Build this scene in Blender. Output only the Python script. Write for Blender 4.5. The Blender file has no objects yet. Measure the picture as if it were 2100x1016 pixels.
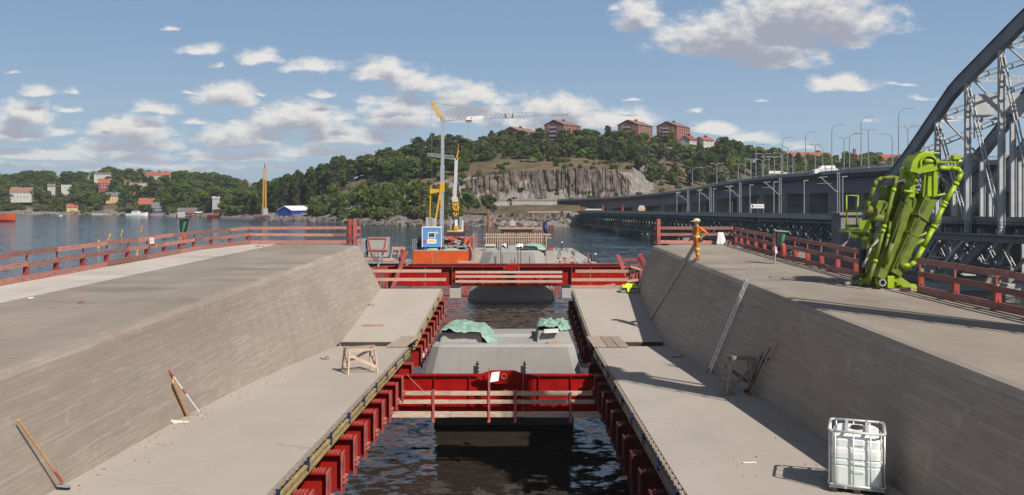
import bpy, bmesh, math, random
from mathutils import Vector, Matrix, noise as mnoise
random.seed(7)
scene = bpy.context.scene
COL = scene.collection
H = 10.1            # eye height above the water
F = 1819.0          # focal length in photo pixels (2100 wide)
def X(px, d): return (px - 1050.0) / F * d
def Z(py, d): return H - (py - 410.0) / F * d
def P(px, py, d): return Vector((X(px, d), d, Z(py, d)))

# ------------------------------------------------------------------ camera
cam = bpy.data.cameras.new('camera'); cam_o = bpy.data.objects.new('camera', cam); COL.objects.link(cam_o)
cam.sensor_width = 36; cam.lens = 36 * F / 2100; cam.shift_y = -98.0 / 2100
cam.clip_start = 0.1; cam.clip_end = 8000
cam_o.location = (0, 0, H); cam_o.rotation_euler = (math.pi / 2, 0, 0)
scene.camera = cam_o
scene.view_settings.view_transform = 'Standard'; scene.view_settings.look = 'None'
scene.view_settings.exposure = 0.0; scene.view_settings.gamma = 1
scene.render.engine = 'CYCLES'
scene.cycles.max_bounces = 6; scene.cycles.transparent_max_bounces = 8
scene.cycles.use_denoising = True

# ------------------------------------------------------------------ sun
SUN = Vector((0.62, -0.85, 1.0)).normalized()
sl = bpy.data.lights.new('sun', 'SUN'); so = bpy.data.objects.new('sun', sl); COL.objects.link(so)
sl.energy = 5.0; sl.angle = math.radians(0.5); sl.color = (1.0, 0.94, 0.86)
so.rotation_euler = SUN.to_track_quat('Z', 'Y').to_euler(); so.location = (30, -40, 60)

# ------------------------------------------------------------------ world : sky and clouds
class NT:
    def __init__(s, tree): s.t = tree
    def n(s, typ, **kw):
        nd = s.t.nodes.new(typ)
        for k, v in kw.items(): setattr(nd, k, v)
        return nd
    def link(s, a, b): s.t.links.new(a, b)
    def setin(s, sock, v):
        if isinstance(v, bpy.types.NodeSocket): s.link(v, sock)
        elif v is not None: sock.default_value = v
    def m(s, op, a, b=None, c=None, clamp=False):
        nd = s.n('ShaderNodeMath', operation=op); nd.use_clamp = clamp
        for i, v in enumerate((a, b, c)):
            if v is not None: s.setin(nd.inputs[i], v)
        return nd.outputs[0]
    def v(s, op, a, b=None, c=None, out=0):
        nd = s.n('ShaderNodeVectorMath', operation=op)
        for i, x in enumerate((a, b, c)):
            if x is not None: s.setin(nd.inputs[i], x)
        return nd.outputs['Value'] if out == 'Value' else nd.outputs[0]
    def mr(s, x, a, b, c=0.0, d=1.0, smooth=True):
        nd = s.n('ShaderNodeMapRange'); nd.interpolation_type = 'SMOOTHSTEP' if smooth else 'LINEAR'
        for i, q in enumerate((x, a, b, c, d)): s.setin(nd.inputs[i], q)
        return nd.outputs[0]
    def mix(s, f, a, b, mode='MIX'):
        nd = s.n('ShaderNodeMix', data_type='RGBA', blend_type=mode)
        s.setin(nd.inputs[0], f); s.setin(nd.inputs[6], a); s.setin(nd.inputs[7], b)
        return nd.outputs[2]
    def noise(s, vec, scale, detail=5, rough=0.55, dist=0.0, dims='3D'):
        nd = s.n('ShaderNodeTexNoise'); nd.noise_dimensions = dims
        s.setin(nd.inputs['Vector'], vec); s.setin(nd.inputs['Scale'], scale)
        nd.inputs['Detail'].default_value = detail; nd.inputs['Roughness'].default_value = rough
        nd.inputs['Distortion'].default_value = dist
        return nd.outputs[0]
    def comb(s, x, y, z=0.0):
        nd = s.n('ShaderNodeCombineXYZ')
        for i, q in enumerate((x, y, z)): s.setin(nd.inputs[i], q)
        return nd.outputs[0]
    def sep(s, v):
        nd = s.n('ShaderNodeSeparateXYZ'); s.link(v, nd.inputs[0]); return nd.outputs

# clouds: (centre px, base py, half width, height, density) as they stand in the sky
CLOUDS = [(462,214,64,38,1),(50,250,62,34,1),(15,288,62,34,1),(265,282,95,36,1),(75,198,56,26,.6),(148,195,46,22,.42),
 (345,66,42,15,.5),(412,114,66,28,.6),(440,140,36,15,.5),(535,132,72,32,.66),(640,150,105,34,.55),(790,166,84,44,.85),
 (860,188,100,44,.72),(820,216,110,24,.62),(965,214,96,42,.8),(600,262,104,44,1),(495,300,98,44,1),(310,236,72,30,.6),
 (660,202,42,20,.5),(815,262,86,46,.95),(715,292,120,34,.9),(300,308,72,26,.95),(195,316,76,26,.85),(120,278,56,26,.6),
 (90,326,120,22,.8),(280,332,130,20,.75),(480,332,140,20,.75),(640,320,110,20,.85),(60,346,130,16,.7),(320,350,170,16,.7),
 (580,350,150,14,.65),(760,322,110,18,.7),(1145,240,76,40,1),(1255,264,115,38,.9),(1090,264,130,24,.8),(1462,276,52,26,.9),
 (1530,296,96,30,.6),(1640,308,66,22,.5),(1310,62,58,64,.8),(1252,28,30,26,.3),(1520,112,176,72,1),(1650,70,190,80,1),
 (1590,140,150,44,.6),(1740,100,80,50,.6),(1722,186,80,28,.95),(1840,180,70,12,.4),(1430,232,34,12,.5),(1295,210,34,8,.5),(385,196,30,9,.45),(545,196,26,8,.45),(30,152,40,12,.5),(215,352,90,10,.7),(450,352,80,10,.7),(690,345,70,12,.7),(140,232,46,16,.6),(232,250,40,14,.55),(400,256,44,16,.6),(415,322,60,14,.75),(520,322,54,12,.7),(180,336,70,12,.75),(30,318,60,14,.8),(700,250,50,18,.6),(735,352,80,10,.7),(1200,292,60,16,.7),(1360,300,50,14,.6),(1560,210,30,10,.4),(1950,250,70,16,.4),(1780,250,50,14,.4),
 (1890,208,70,16,.3),(930,250,120,34,.7),(1010,240,80,30,.6)]
def build_world():
    w = bpy.data.worlds.new('World'); scene.world = w; w.use_nodes = True
    t = w.node_tree; t.nodes.clear(); N = NT(t)
    out = N.n('ShaderNodeOutputWorld'); bg = N.n('ShaderNodeBackground'); N.link(bg.outputs[0], out.inputs[0])
    STR = 0.055
    bg.inputs[1].default_value = STR
    sky = N.n('ShaderNodeTexSky'); sky.sky_type = 'NISHITA'; sky.sun_disc = False
    sky.sun_elevation = math.asin(SUN.z); sky.sun_rotation = math.atan2(SUN.x, SUN.y)
    sky.altitude = 20; sky.air_density = 1.0; sky.dust_density = 1.2; sky.ozone_density = 1.3
    tc = N.n('ShaderNodeTexCoord')
    x, y, z = N.sep(tc.outputs['Generated'])
    a = N.m('ARCTAN2', x, N.m('ABSOLUTE', y))
    lim = math.radians(31)
    a2 = N.m('SUBTRACT', N.m('PINGPONG', N.m('ADD', a, lim), 2 * lim), lim)
    hyp = N.m('SQRT', N.m('ADD', N.m('MULTIPLY', x, x), N.m('MULTIPLY', y, y)))
    u = N.m('MULTIPLY', N.m('TANGENT', a2), F)
    vv = N.m('MULTIPLY', N.m('DIVIDE', z, N.m('MULTIPLY', N.m('MAXIMUM', hyp, 0.02), N.m('COSINE', a2))), F)
    p0 = N.comb(u, vv)
    # pale blue air towards the horizon all the way round
    air = N.v('SCALE', N.mix(N.mr(z, 0.0, 0.21), (0.42, 0.565, 0.69, 1), (0.25, 0.385, 0.585, 1))); air.node.inputs['Scale'].default_value = 1 / STR
    skyc = N.mix(N.m('MULTIPLY', N.mr(z, 0.50, 0.16), 0.94), sky.outputs[0], air)
    # billowing edge: domain warp + fractal noise, finer towards the horizon
    nv = N.comb(N.m('MULTIPLY', u, 1 / 75), N.m('MULTIPLY', vv, 1 / 44))
    wn = N.n('ShaderNodeTexNoise'); N.link(nv, wn.inputs['Vector']); wn.inputs['Scale'].default_value = 1.3; wn.inputs['Detail'].default_value = 3
    warp = N.v('MULTIPLY', N.v('SUBTRACT', wn.outputs[1], (0.5, 0.5, 0.5)), (60, 24, 0))
    pw = N.v('ADD', p0, warp)
    def field(p):
        acc = None
        for cx, by, hw, hh, op in CLOUDS:
            cu, cv = cx - 1050, 410 - by
            q = N.v('MULTIPLY_ADD', p, (1 / hw, 1 / hh, 0), (-cu / hw, -(cv + hh * 0.22) / hh, 0))
            q = N.v('MAXIMUM', q, N.v('MULTIPLY', q, (1, -3.2, 1)))
            # first max keeps x signed; take length
            l = N.v('LENGTH', q, out='Value')
            f = N.m('SUBTRACT', op, l)
            acc = f if acc is None else N.m('SMOOTH_MAX', acc, f, 0.18)
        return acc
    def field_abs(p):
        return field(p)
    n1 = N.noise(nv, 1.6, 7, 0.62)
    off = N.v('ADD', nv, (0.09, 0.68, 0))
    n2 = N.noise(off, 1.6, 7, 0.62)
    f1 = N.m('ADD', N.m('ADD', field(pw), 0.23), N.m('MULTIPLY', N.m('SUBTRACT', n1, 0.5), 1.5))
    f2 = N.m('ADD', N.m('ADD', field(N.v('ADD', pw, (7, 30, 0))), 0.23), N.m('MULTIPLY', N.m('SUBTRACT', n2, 0.5), 1.5))
    # clouds higher up than the picture reaches: a plain broken layer
    zs = N.m('MAXIMUM', z, 0.08)
    pl = N.comb(N.m('DIVIDE', x, zs), N.m('DIVIDE', y, zs))
    nh = N.noise(pl, 0.8, 7, 0.6)
    hi = N.m('MULTIPLY', N.mr(nh, 0.53, 0.70), N.mr(vv, 430, 620))
    dens = N.mr(f1, -0.06, 0.62)
    lit = N.mr(f2, 0.80, -0.02)           # nothing above towards the sun -> bright
    cloud_c = N.mix(lit, (0.385, 0.395, 0.465, 1), (0.86, 0.83, 0.79, 1))
    cloud_c = N.mix(N.m('MULTIPLY', N.mr(vv, 170, 20), 0.5), cloud_c, (0.56, 0.63, 0.70, 1))
    k = N.v('SCALE', cloud_c); k.node.inputs['Scale'].default_value = 1 / STR
    dens = N.m('MAXIMUM', N.m('MULTIPLY', dens, 0.92), N.m('MULTIPLY', hi, 0.6))
    N.link(N.mix(dens, skyc, k), bg.inputs[0])
build_world()

# ------------------------------------------------------------------ helpers
def wl(o):
    v = Vector((0, 0, 0))
    while o is not None: v += o.location; o = o.parent
    return v
class MB:
    def __init__(s): s.v = []; s.f = []; s.m = []
    def add(s, vs, fs, mi=0):
        b = len(s.v); s.v += [Vector(q) for q in vs]
        for q in fs: s.f.append(tuple(b + i for i in q)); s.m.append(mi)
        return s
    def hexa(s, a, mi=0):       # 8 points: bottom ring 0-3, top ring 4-7
        return s.add(a, [(3,2,1,0),(4,5,6,7),(0,1,5,4),(1,2,6,5),(2,3,7,6),(3,0,4,7)], mi)
    def bb(s, x0, x1, y0, y1, z0, z1, mi=0):
        return s.hexa([(x0,y0,z0),(x1,y0,z0),(x1,y1,z0),(x0,y1,z0),(x0,y0,z1),(x1,y0,z1),(x1,y1,z1),(x0,y1,z1)], mi)
    def box(s, c, sz, rz=0, mi=0):
        hx, hy, hz = sz[0]/2, sz[1]/2, sz[2]/2; co, si = math.cos(rz), math.sin(rz)
        pts = []
        for dz in (-hz, hz):
            for dx, dy in ((-hx,-hy),(hx,-hy),(hx,hy),(-hx,hy)):
                pts.append((c[0]+dx*co-dy*si, c[1]+dx*si+dy*co, c[2]+dz))
        return s.hexa(pts, mi)
    def bar(s, p, q, w, h, mi=0, up=(0,0,1), w2=None, h2=None):
        p, q = Vector(p), Vector(q); d = (q-p).normalized(); up = Vector(up)
        if abs(d.dot(up)) > 0.98: up = Vector((0,1,0))
        sd = d.cross(up).normalized(); u = sd.cross(d).normalized()
        w2 = w if w2 is None else w2; h2 = h if h2 is None else h2
        pts = [p-sd*w/2-u*h/2, p+sd*w/2-u*h/2, p+sd*w/2+u*h/2, p-sd*w/2+u*h/2,
               q-sd*w2/2-u*h2/2, q+sd*w2/2-u*h2/2, q+sd*w2/2+u*h2/2, q-sd*w2/2+u*h2/2]
        return s.hexa(pts, mi)
    def tube(s, p, q, r, n=8, r2=None, mi=0, cap=True):
        p, q = Vector(p), Vector(q); d = (q-p).normalized(); r2 = r if r2 is None else r2
        up = Vector((0,0,1)) if abs(d.z) < 0.95 else Vector((1,0,0))
        a = d.cross(up).normalized(); b = a.cross(d)
        vs = [p+(a*math.cos(t)+b*math.sin(t))*r for t in [2*math.pi*i/n for i in range(n)]]
        vs += [q+(a*math.cos(t)+b*math.sin(t))*r2 for t in [2*math.pi*i/n for i in range(n)]]
        fs = [(i,(i+1)%n,n+(i+1)%n,n+i) for i in range(n)]
        if cap: fs += [tuple(range(n-1,-1,-1)), tuple(range(n,2*n))]
        return s.add(vs, fs, mi)
    def path(s, pts, r, n=7, mi=0):
        for a, b in zip(pts, pts[1:]): s.tube(a, b, r, n, mi=mi)
        return s
    def prism(s, poly, ext, mi=0):
        n = len(poly); a = [Vector(p) for p in poly]; e = Vector(ext)
        vs = a + [p+e for p in a]
        fs = [tuple(range(n-1,-1,-1)), tuple(range(n,2*n))] + [(i,(i+1)%n,n+(i+1)%n,n+i) for i in range(n)]
        return s.add(vs, fs, mi)
    def loft(s, rings, mi=0, cap=True):
        n = len(rings[0]); vs = [p for r in rings for p in r]; fs = []
        for k in range(len(rings)-1):
            for i in range(n):
                fs.append((k*n+i, k*n+(i+1)%n, (k+1)*n+(i+1)%n, (k+1)*n+i))
        if cap: fs += [tuple(range(n-1,-1,-1)), tuple((len(rings)-1)*n+i for i in range(n))]
        return s.add(vs, fs, mi)
    def quad(s, a, b, c, d, mi=0): return s.add([a,b,c,d], [(0,1,2,3)], mi)
    def build(s, name, mats, parent=None, smooth=False, bevel=0, fix=True, local=False):
        if not isinstance(mats, (list, tuple)): mats = [mats]
        if parent is not None: org = Vector((0,0,0)) if local else wl(parent)
        elif local: org = Vector((0,0,0))
        else:
            xs = [p.x for p in s.v]; ys = [p.y for p in s.v]
            org = Vector(((min(xs)+max(xs))/2, (min(ys)+max(ys))/2, min(p.z for p in s.v)))
        me = bpy.data.meshes.new(name)
        me.from_pydata([tuple(p-org) for p in s.v], [], s.f)
        for m in mats: me.materials.append(m)
        if len(mats) > 1: me.polygons.foreach_set('material_index', s.m)
        if fix or bevel:
            bm = bmesh.new(); bm.from_mesh(me)
            bmesh.ops.recalc_face_normals(bm, faces=bm.faces)
            if bevel:
                bmesh.ops.remove_doubles(bm, verts=bm.verts, dist=1e-5)
                es = [e for e in bm.edges if len(e.link_faces) == 2 and e.calc_face_angle(0) > 0.35]
                bmesh.ops.bevel(bm, geom=es, offset=bevel, segments=2, affect='EDGES', profile=0.5, clamp_overlap=True)
            bm.to_mesh(me); bm.free()
        if smooth: me.polygons.foreach_set('use_smooth', [True]*len(me.polygons))
        o = bpy.data.objects.new(name, me); COL.objects.link(o)
        if parent is not None: o.parent = parent
        else: o.location = org
        return o
def tag(o, label, cat, group=None):
    o['label'] = label; o['category'] = cat
    if group: o['group'] = group
    return o
def thing(name, label, cat, loc=(0,0,0), group=None, rz=0):
    o = bpy.data.objects.new(name, None); COL.objects.link(o); o.location = loc; o.rotation_euler = (0,0,rz)
    o.empty_display_size = 0.2
    return tag(o, label, cat, group)
def copy_tree(o, parent=None):
    c = o.copy(); COL.objects.link(c)
    if parent is not None: c.parent = parent
    for ch in list(o.children): copy_tree(ch, c)
    return c
def struct(o): o['kind'] = 'structure'; return o
def stuff(o): o['kind'] = 'stuff'; return o
def lerp(a, b, t): return a+(b-a)*t
def poly(pts, x):
    if x <= pts[0][0]: return pts[0][1]
    for (a, b), (c, d) in zip(pts, pts[1:]):
        if x <= c: return lerp(b, d, (x-a)/(c-a))
    return pts[-1][1]
ORD = ['first','second','third','fourth','fifth','sixth','seventh','eighth','ninth','tenth','eleventh','twelfth','thirteenth',
       'fourteenth','fifteenth','sixteenth','seventeenth','eighteenth','nineteenth','twentieth']

# ------------------------------------------------------------------ materials
def new_mat(name):
    m = bpy.data.materials.new(name); m.use_nodes = True
    N = NT(m.node_tree); b = m.node_tree.nodes['Principled BSDF']
    return m, N, b
def setbump(N, b, h, strength, dist=0.02):
    bp = N.n('ShaderNodeBump'); bp.inputs['Strength'].default_value = strength; bp.inputs['Distance'].default_value = dist
    N.link(h, bp.inputs['Height']); N.link(bp.outputs[0], b.inputs['Normal'])
def mk(name, c, rough=0.7, var=0.15, scale=2.0, metal=0.0, bump=0.0, c2=None, f2=(0.5, 0.7), stretch=(1,1,1), rnd=0.0, spec=0.4):
    """paint / timber / steel: base colour, fine noise, an optional second colour for wear"""
    m, N, b = new_mat(name)
    tc = N.n('ShaderNodeTexCoord'); vec = N.v('MULTIPLY', tc.outputs['Object'], stretch)
    n = N.noise(vec, scale, 6, 0.6)
    col = N.mix(N.mr(n, 0.3, 0.7), tuple(x*(1-var) for x in c)+(1,), tuple(min(1, x*(1+var)) for x in c)+(1,))
    if c2:
        nn = N.noise(vec, scale*0.37, 7, 0.65)
        col = N.mix(N.mr(nn, f2[0], f2[1]), col, tuple(c2)+(1,))
    if rnd:
        oi = N.n('ShaderNodeObjectInfo')
        hv = N.n('ShaderNodeHueSaturation'); N.link(col, hv.inputs['Color'])
        N.link(N.mr(oi.outputs['Random'], 0, 1, 1-rnd, 1+rnd, False), hv.inputs['Value'])
        col = hv.outputs[0]
    N.link(col, b.inputs['Base Color'])
    b.inputs['Roughness'].default_value = rough; b.inputs['Metallic'].default_value = metal
    b.inputs['Specular IOR Level'].default_value = spec
    if bump: setbump(N, b, n, bump)
    return m
def concrete(name, base, dark, mode):
    """mode wall: board marked along the bridge; deck: brushed across; plain: cast"""
    m, N, b = new_mat(name)
    tc = N.n('ShaderNodeTexCoord'); o = tc.outputs['Object']; x, y, z = N.sep(o)
    big = N.noise(N.v('MULTIPLY', o, (0.35, 0.16, 0.5)), 1.0, 6, 0.6)
    fine = N.noise(o, 14, 5, 0.7)
    mid = N.noise(o, 1.7, 6, 0.65)
    col = N.mix(N.mr(big, 0.34, 0.66), dark+(1,), base+(1,))
    lo = tuple(q*0.80 for q in base)+(1,); hi = tuple(min(1, q*1.22) for q in base)+(1,)
    h = fine
    if mode in ('wall', 'deck'):
        bw = N.noise(N.v('MULTIPLY', o, (0.5, 0.28, 0.9)), 1.0, 6, 0.62)
        col = N.mix(N.m('MULTIPLY', N.mr(bw, 0.50, 0.72), 0.55), col, (base[0]*0.74, base[1]*0.68, base[2]*0.64, 1))
    if mode == 'wall':
        br = N.n('ShaderNodeTexBrick'); br.offset = 0.37
        N.link(N.comb(y, N.m('ADD', z, N.m('MULTIPLY', y, 0.004))), br.inputs['Vector'])
        br.inputs['Scale'].default_value = 1.0; br.inputs['Mortar Size'].default_value = 0.007
        br.inputs['Brick Width'].default_value = 3.1; br.inputs['Row Height'].default_value = 0.095
        br.inputs['Color1'].default_value = (0.42,0.42,0.42,1); br.inputs['Color2'].default_value = (0.58,0.58,0.58,1)
        br.inputs['Mortar'].default_value = (0.38,0.38,0.38,1); br.inputs['Mortar Smooth'].default_value = 0.3
        st = N.noise(N.comb(N.m('MULTIPLY', y, 0.5), N.m('MULTIPLY', z, 9.0)), 1.6, 6, 0.65)
        col = N.mix(0.60, col, br.outputs[0], 'OVERLAY')
        col = N.mix(N.m('MULTIPLY', N.mr(st, 0.42, 0.66), 0.85), col, tuple(q*0.72 for q in base)+(1,))
        st2 = N.noise(N.comb(N.m('MULTIPLY', y, 0.9), N.m('MULTIPLY', z, 16.0)), 2.2, 5, 0.7)
        col = N.mix(N.m('MULTIPLY', N.mr(st2, 0.50, 0.70), 0.45), col, hi)
        col = N.mix(N.m('MULTIPLY', N.mr(mid, 0.56, 0.75), 0.5), col, hi)
        vs_ = N.noise(N.comb(N.m('MULTIPLY', y, 1.6), N.m('MULTIPLY', z, 0.25)), 1.0, 5, 0.6)
        col = N.mix(N.m('MULTIPLY', N.mr(vs_, 0.56, 0.74), 0.30), col, tuple(q*0.70 for q in base)+(1,))
        h = N.m('ADD', N.m('MULTIPLY', fine, 0.25), N.sep(br.outputs[0])[0])
        # construction joints every few metres
        j = N.m('ABSOLUTE', N.m('SUBTRACT', N.m('FRACT', N.m('MULTIPLY', y, 1/7.3)), 0.5))
        col = N.mix(N.m('MULTIPLY', N.mr(j, 0.0035, 0.001), 0.35), col, lo)
    elif mode == 'deck':
        st = N.noise(N.comb(N.m('MULTIPLY', x, 0.55), N.m('MULTIPLY', y, 6.5)), 1.4, 7, 0.65)
        ln = N.noise(N.comb(N.m('MULTIPLY', x, 9.0), N.m('MULTIPLY', y, 0.35)), 1.3, 4, 0.6)
        col = N.mix(N.m('MULTIPLY', N.mr(st, 0.45, 0.72), 0.60), col, tuple(q*0.62 for q in base)+(1,))
        col = N.mix(N.m('MULTIPLY', N.mr(ln, 0.52, 0.70), 0.30), col, hi)
        pt = N.noise(N.v('MULTIPLY', o, (0.22, 0.6, 1)), 0.8, 6, 0.6)
        col = N.mix(N.m('MULTIPLY', N.mr(pt, 0.52, 0.68), 0.6), col, tuple(q*0.66 for q in dark)+(1,))
        col = N.mix(N.m('MULTIPLY', N.mr(mid, 0.60, 0.78), 0.35), col, tuple(q*0.7 for q in dark)+(1,))
        h = N.m('ADD', fine, N.m('MULTIPLY', st, 1.4))
    elif mode == 'slab':
        tr = N.noise(N.comb(N.m('MULTIPLY', x, 1.2), N.m('MULTIPLY', y, 7.0)), 1.3, 5, 0.6)
        col = N.mix(N.m('MULTIPLY', N.mr(tr, 0.45, 0.75), 0.28), col, lo)
        col = N.mix(N.m('MULTIPLY', N.mr(mid, 0.60, 0.80), 0.35), col, hi)
        vo = N.n('ShaderNodeTexVoronoi', feature='DISTANCE_TO_EDGE'); N.link(N.v('ADD', N.v('MULTIPLY', o, (0.42, 0.30, 0.3)), N.v('MULTIPLY', N.comb(mid, big, 0.0), (0.5, 0.5, 0))), vo.inputs['Vector']); vo.inputs['Scale'].default_value = 1.0
        ck = N.m('MULTIPLY', N.mr(vo.outputs[0], 0.006, 0.001), N.mr(big, 0.48, 0.58))
        col = N.mix(N.m('MULTIPLY', ck, 0.45), col, tuple(q*0.6 for q in base)+(1,))
        bl = N.noise(N.v('MULTIPLY', o, (0.8, 0.5, 1)), 0.7, 6, 0.6)
        col = N.mix(N.m('MULTIPLY', N.mr(bl, 0.50, 0.70), 0.38), col, tuple(q*0.80 for q in base)+(1,))
        sp = N.noise(o, 5.0, 3, 0.8)
        col = N.mix(N.m('MULTIPLY', N.mr(sp, 0.68, 0.74), 0.35), col, lo)
    else:
        dr = N.noise(N.v('MULTIPLY', o, (3.0, 3.0, 0.25)), 1.0, 6, 0.65)
        col = N.mix(N.m('MULTIPLY', N.mr(dr, 0.42, 0.72), 0.5), col, lo)
        col = N.mix(N.m('MULTIPLY', N.mr(mid, 0.60, 0.8), 0.4), col, hi)
    col = N.mix(N.m('MULTIPLY', N.mr(fine, 0.55, 0.8), 0.22), col, lo)
    N.link(col, b.inputs['Base Color']); b.inputs['Roughness'].default_value = 0.86
    b.inputs['Specular IOR Level'].default_value = 0.25
    setbump(N, b, h, 0.55, 0.012)
    return m
M = {}
M['wall']  = concrete('formed_concrete', (0.42,0.36,0.298), (0.34,0.282,0.23), 'wall')
M['deck']  = concrete('brushed_concrete', (0.352,0.306,0.254), (0.272,0.230,0.188), 'deck')
M['strip'] = concrete('pale_concrete', (0.59,0.54,0.485), (0.50,0.452,0.40), 'deck')
M['slab']  = concrete('slab_concrete', (0.450,0.400,0.345), (0.410,0.362,0.310), 'slab')
M['pier']  = concrete('pier_concrete', (0.37,0.355,0.335), (0.29,0.28,0.265), 'plain')
M['cast']  = concrete('cast_concrete', (0.44,0.42,0.39), (0.36,0.34,0.32), 'plain')
M['old_c'] = concrete('old_concrete', (0.30,0.285,0.26), (0.22,0.205,0.19), 'plain')
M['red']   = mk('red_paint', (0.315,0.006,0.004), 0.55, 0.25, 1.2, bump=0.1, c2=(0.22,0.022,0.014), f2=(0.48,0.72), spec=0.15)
M['red_d'] = mk('weathered_red_steel', (0.30,0.045,0.035), 0.6, 0.25, 4, c2=(0.38,0.14,0.11), f2=(0.45,0.65))
M['redpink'] = mk('primed_red_steel', (0.40,0.10,0.085), 0.6, 0.25, 4)
M['board'] = mk('weathered_red_board', (0.36,0.165,0.135), 0.8, 0.25, 3, stretch=(1,1,9), c2=(0.25,0.12,0.10), f2=(0.5,0.72), rnd=0.34, bump=0.2)
M['timber']= mk('pale_timber', (0.52,0.385,0.295), 0.75, 0.2, 4, stretch=(1,1,6), c2=(0.40,0.27,0.18), f2=(0.55,0.75), rnd=0.14, bump=0.15)
M['timber_g'] = mk('grey_timber', (0.36,0.29,0.235), 0.8, 0.2, 5, stretch=(6,1,1), c2=(0.26,0.20,0.16), f2=(0.5,0.7), rnd=0.15, bump=0.2)
M['timber_r'] = mk('reddish_timber', (0.46,0.27,0.20), 0.8, 0.2, 4, stretch=(1,1,6), rnd=0.15)
M['timber_y'] = mk('yellow_form_timber', (0.38,0.29,0.13), 0.7, 0.25, 3, stretch=(4,1,4), c2=(0.28,0.21,0.10), f2=(0.5,0.7), rnd=0.1)
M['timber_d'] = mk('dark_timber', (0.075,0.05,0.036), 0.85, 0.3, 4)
M['steel'] = mk('galvanised_steel', (0.52,0.53,0.54), 0.45, 0.15, 5, metal=0.6)
M['alu']   = mk('aluminium', (0.68,0.67,0.64), 0.4, 0.1, 5, metal=0.3)
M['dsteel']= mk('dark_steel', (0.035,0.036,0.04), 0.6, 0.25, 4)
M['black'] = mk('black_rubber', (0.012,0.012,0.013), 0.7, 0.2, 4)
M['rust']  = mk('rusty_steel', (0.20,0.075,0.035), 0.85, 0.3, 2, c2=(0.11,0.05,0.03), f2=(0.45,0.7))
M['blue']  = mk('blue_paint', (0.11,0.30,0.60), 0.5, 0.08, 2)
M['bluecl']= mk('blue_clamp', (0.018,0.028,0.09), 0.5, 0.2, 4)
M['barnb'] = mk('blue_cladding', (0.022,0.060,0.36), 0.55, 0.15, 1)
M['orange']= mk('orange_paint', (0.60,0.095,0.012), 0.5, 0.12, 0.7, c2=(0.40,0.07,0.02), f2=(0.6,0.8))
M['yellow']= mk('crane_yellow', (0.66,0.36,0.03), 0.5, 0.12, 2)
M['white'] = mk('white_paint', (0.78,0.77,0.74), 0.55, 0.06, 3)
M['cream'] = mk('cream_plastic', (0.66,0.58,0.40), 0.4, 0.05, 3)
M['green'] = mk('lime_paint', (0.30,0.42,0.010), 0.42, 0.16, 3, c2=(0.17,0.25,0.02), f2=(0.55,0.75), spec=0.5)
M['green_d']=mk('shaded_dusty_lime', (0.135,0.175,0.018), 0.55, 0.22, 4, c2=(0.17,0.145,0.06), f2=(0.5,0.7))  # lime paint dropped to its shaded tone in the colour, plus dusty patches
M['tarp']  = mk('green_tarpaulin', (0.27,0.42,0.34), 0.5, 0.18, 5, bump=0.2)
M['tarpw'] = mk('white_sheet', (0.74,0.73,0.70), 0.7, 0.06, 4)
M['hiviz'] = mk('hi_vis_yellow', (0.62,0.80,0.04), 0.8, 0.15, 12)
M['hiviso']= mk('hi_vis_orange', (0.75,0.17,0.02), 0.8, 0.15, 12)
M['trous'] = mk('orange_trousers', (0.52,0.17,0.02), 0.85, 0.2, 12)
M['reflex']= mk('reflective_tape', (0.66,0.62,0.24), 0.5, 0.1, 12)
M['skin']  = mk('skin', (0.48,0.27,0.18), 0.6, 0.08, 12)
M['boot']  = mk('boot_leather', (0.10,0.055,0.035), 0.7, 0.2, 12)
M['grey']  = mk('grey_paint', (0.30,0.31,0.32), 0.6, 0.12, 2)
M['glass'] = mk('window_glass', (0.03,0.04,0.05), 0.12, 0.1, 2, spec=0.6)
M['wire']  = mk('orange_strap', (0.58,0.24,0.04), 0.7, 0.15, 8)
M['oldst'] = mk('old_bridge_steel', (0.145,0.175,0.178), 0.6, 0.2, 0.6, c2=(0.04,0.048,0.052), f2=(0.5,0.7))
M['archst']= mk('arch_steel', (0.27,0.28,0.30), 0.5, 0.15, 0.5, c2=(0.20,0.21,0.225), f2=(0.5,0.7))
M['hangst']= mk('grey_hanger_steel', (0.46,0.465,0.47), 0.5, 0.12, 0.8, c2=(0.32,0.33,0.345), f2=(0.55,0.75))
M['viad']  = mk('viaduct_steel', (0.235,0.20,0.245), 0.7, 0.12, 0.12, stretch=(1,1,3), c2=(0.17,0.15,0.18), f2=(0.5,0.7))
M['asph']  = mk('asphalt', (0.05,0.05,0.052), 0.9, 0.2, 3)
M['brick'] = mk('red_brick', (0.225,0.078,0.055), 0.9, 0.15, 1.5)
M['brick_l']=mk('light_red_brick', (0.30,0.125,0.095), 0.9, 0.15, 1.5)
M['rooft'] = mk('brown_roof_tile', (0.27,0.145,0.105), 0.85, 0.15, 2)
M['roofr'] = mk('red_roof_tile', (0.34,0.105,0.066), 0.85, 0.18, 2)
M['roofg'] = mk('grey_roof', (0.15,0.15,0.16), 0.85, 0.18, 2)
M['plast_w']=mk('white_render', (0.50,0.48,0.44), 0.85, 0.08, 1)
M['plast_y']=mk('yellow_render', (0.60,0.40,0.17), 0.85, 0.1, 1)
M['plast_p']=mk('pink_render', (0.55,0.36,0.29), 0.85, 0.1, 1)
M['plast_b']=mk('beige_render', (0.42,0.37,0.31), 0.85, 0.1, 1)
M['plast_r']=mk('falu_red_boards', (0.25,0.07,0.055), 0.85, 0.12, 1)
M['plast_n']=mk('navy_boards', (0.045,0.06,0.10), 0.8, 0.12, 1)
M['bark']  = mk('bark', (0.12,0.095,0.075), 0.9, 0.3, 3)
M['birch'] = mk('pale_bark', (0.36,0.33,0.29), 0.9, 0.3, 3)
M['lampst']= mk('lamp_steel', (0.27,0.28,0.29), 0.5, 0.1, 2)
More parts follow.
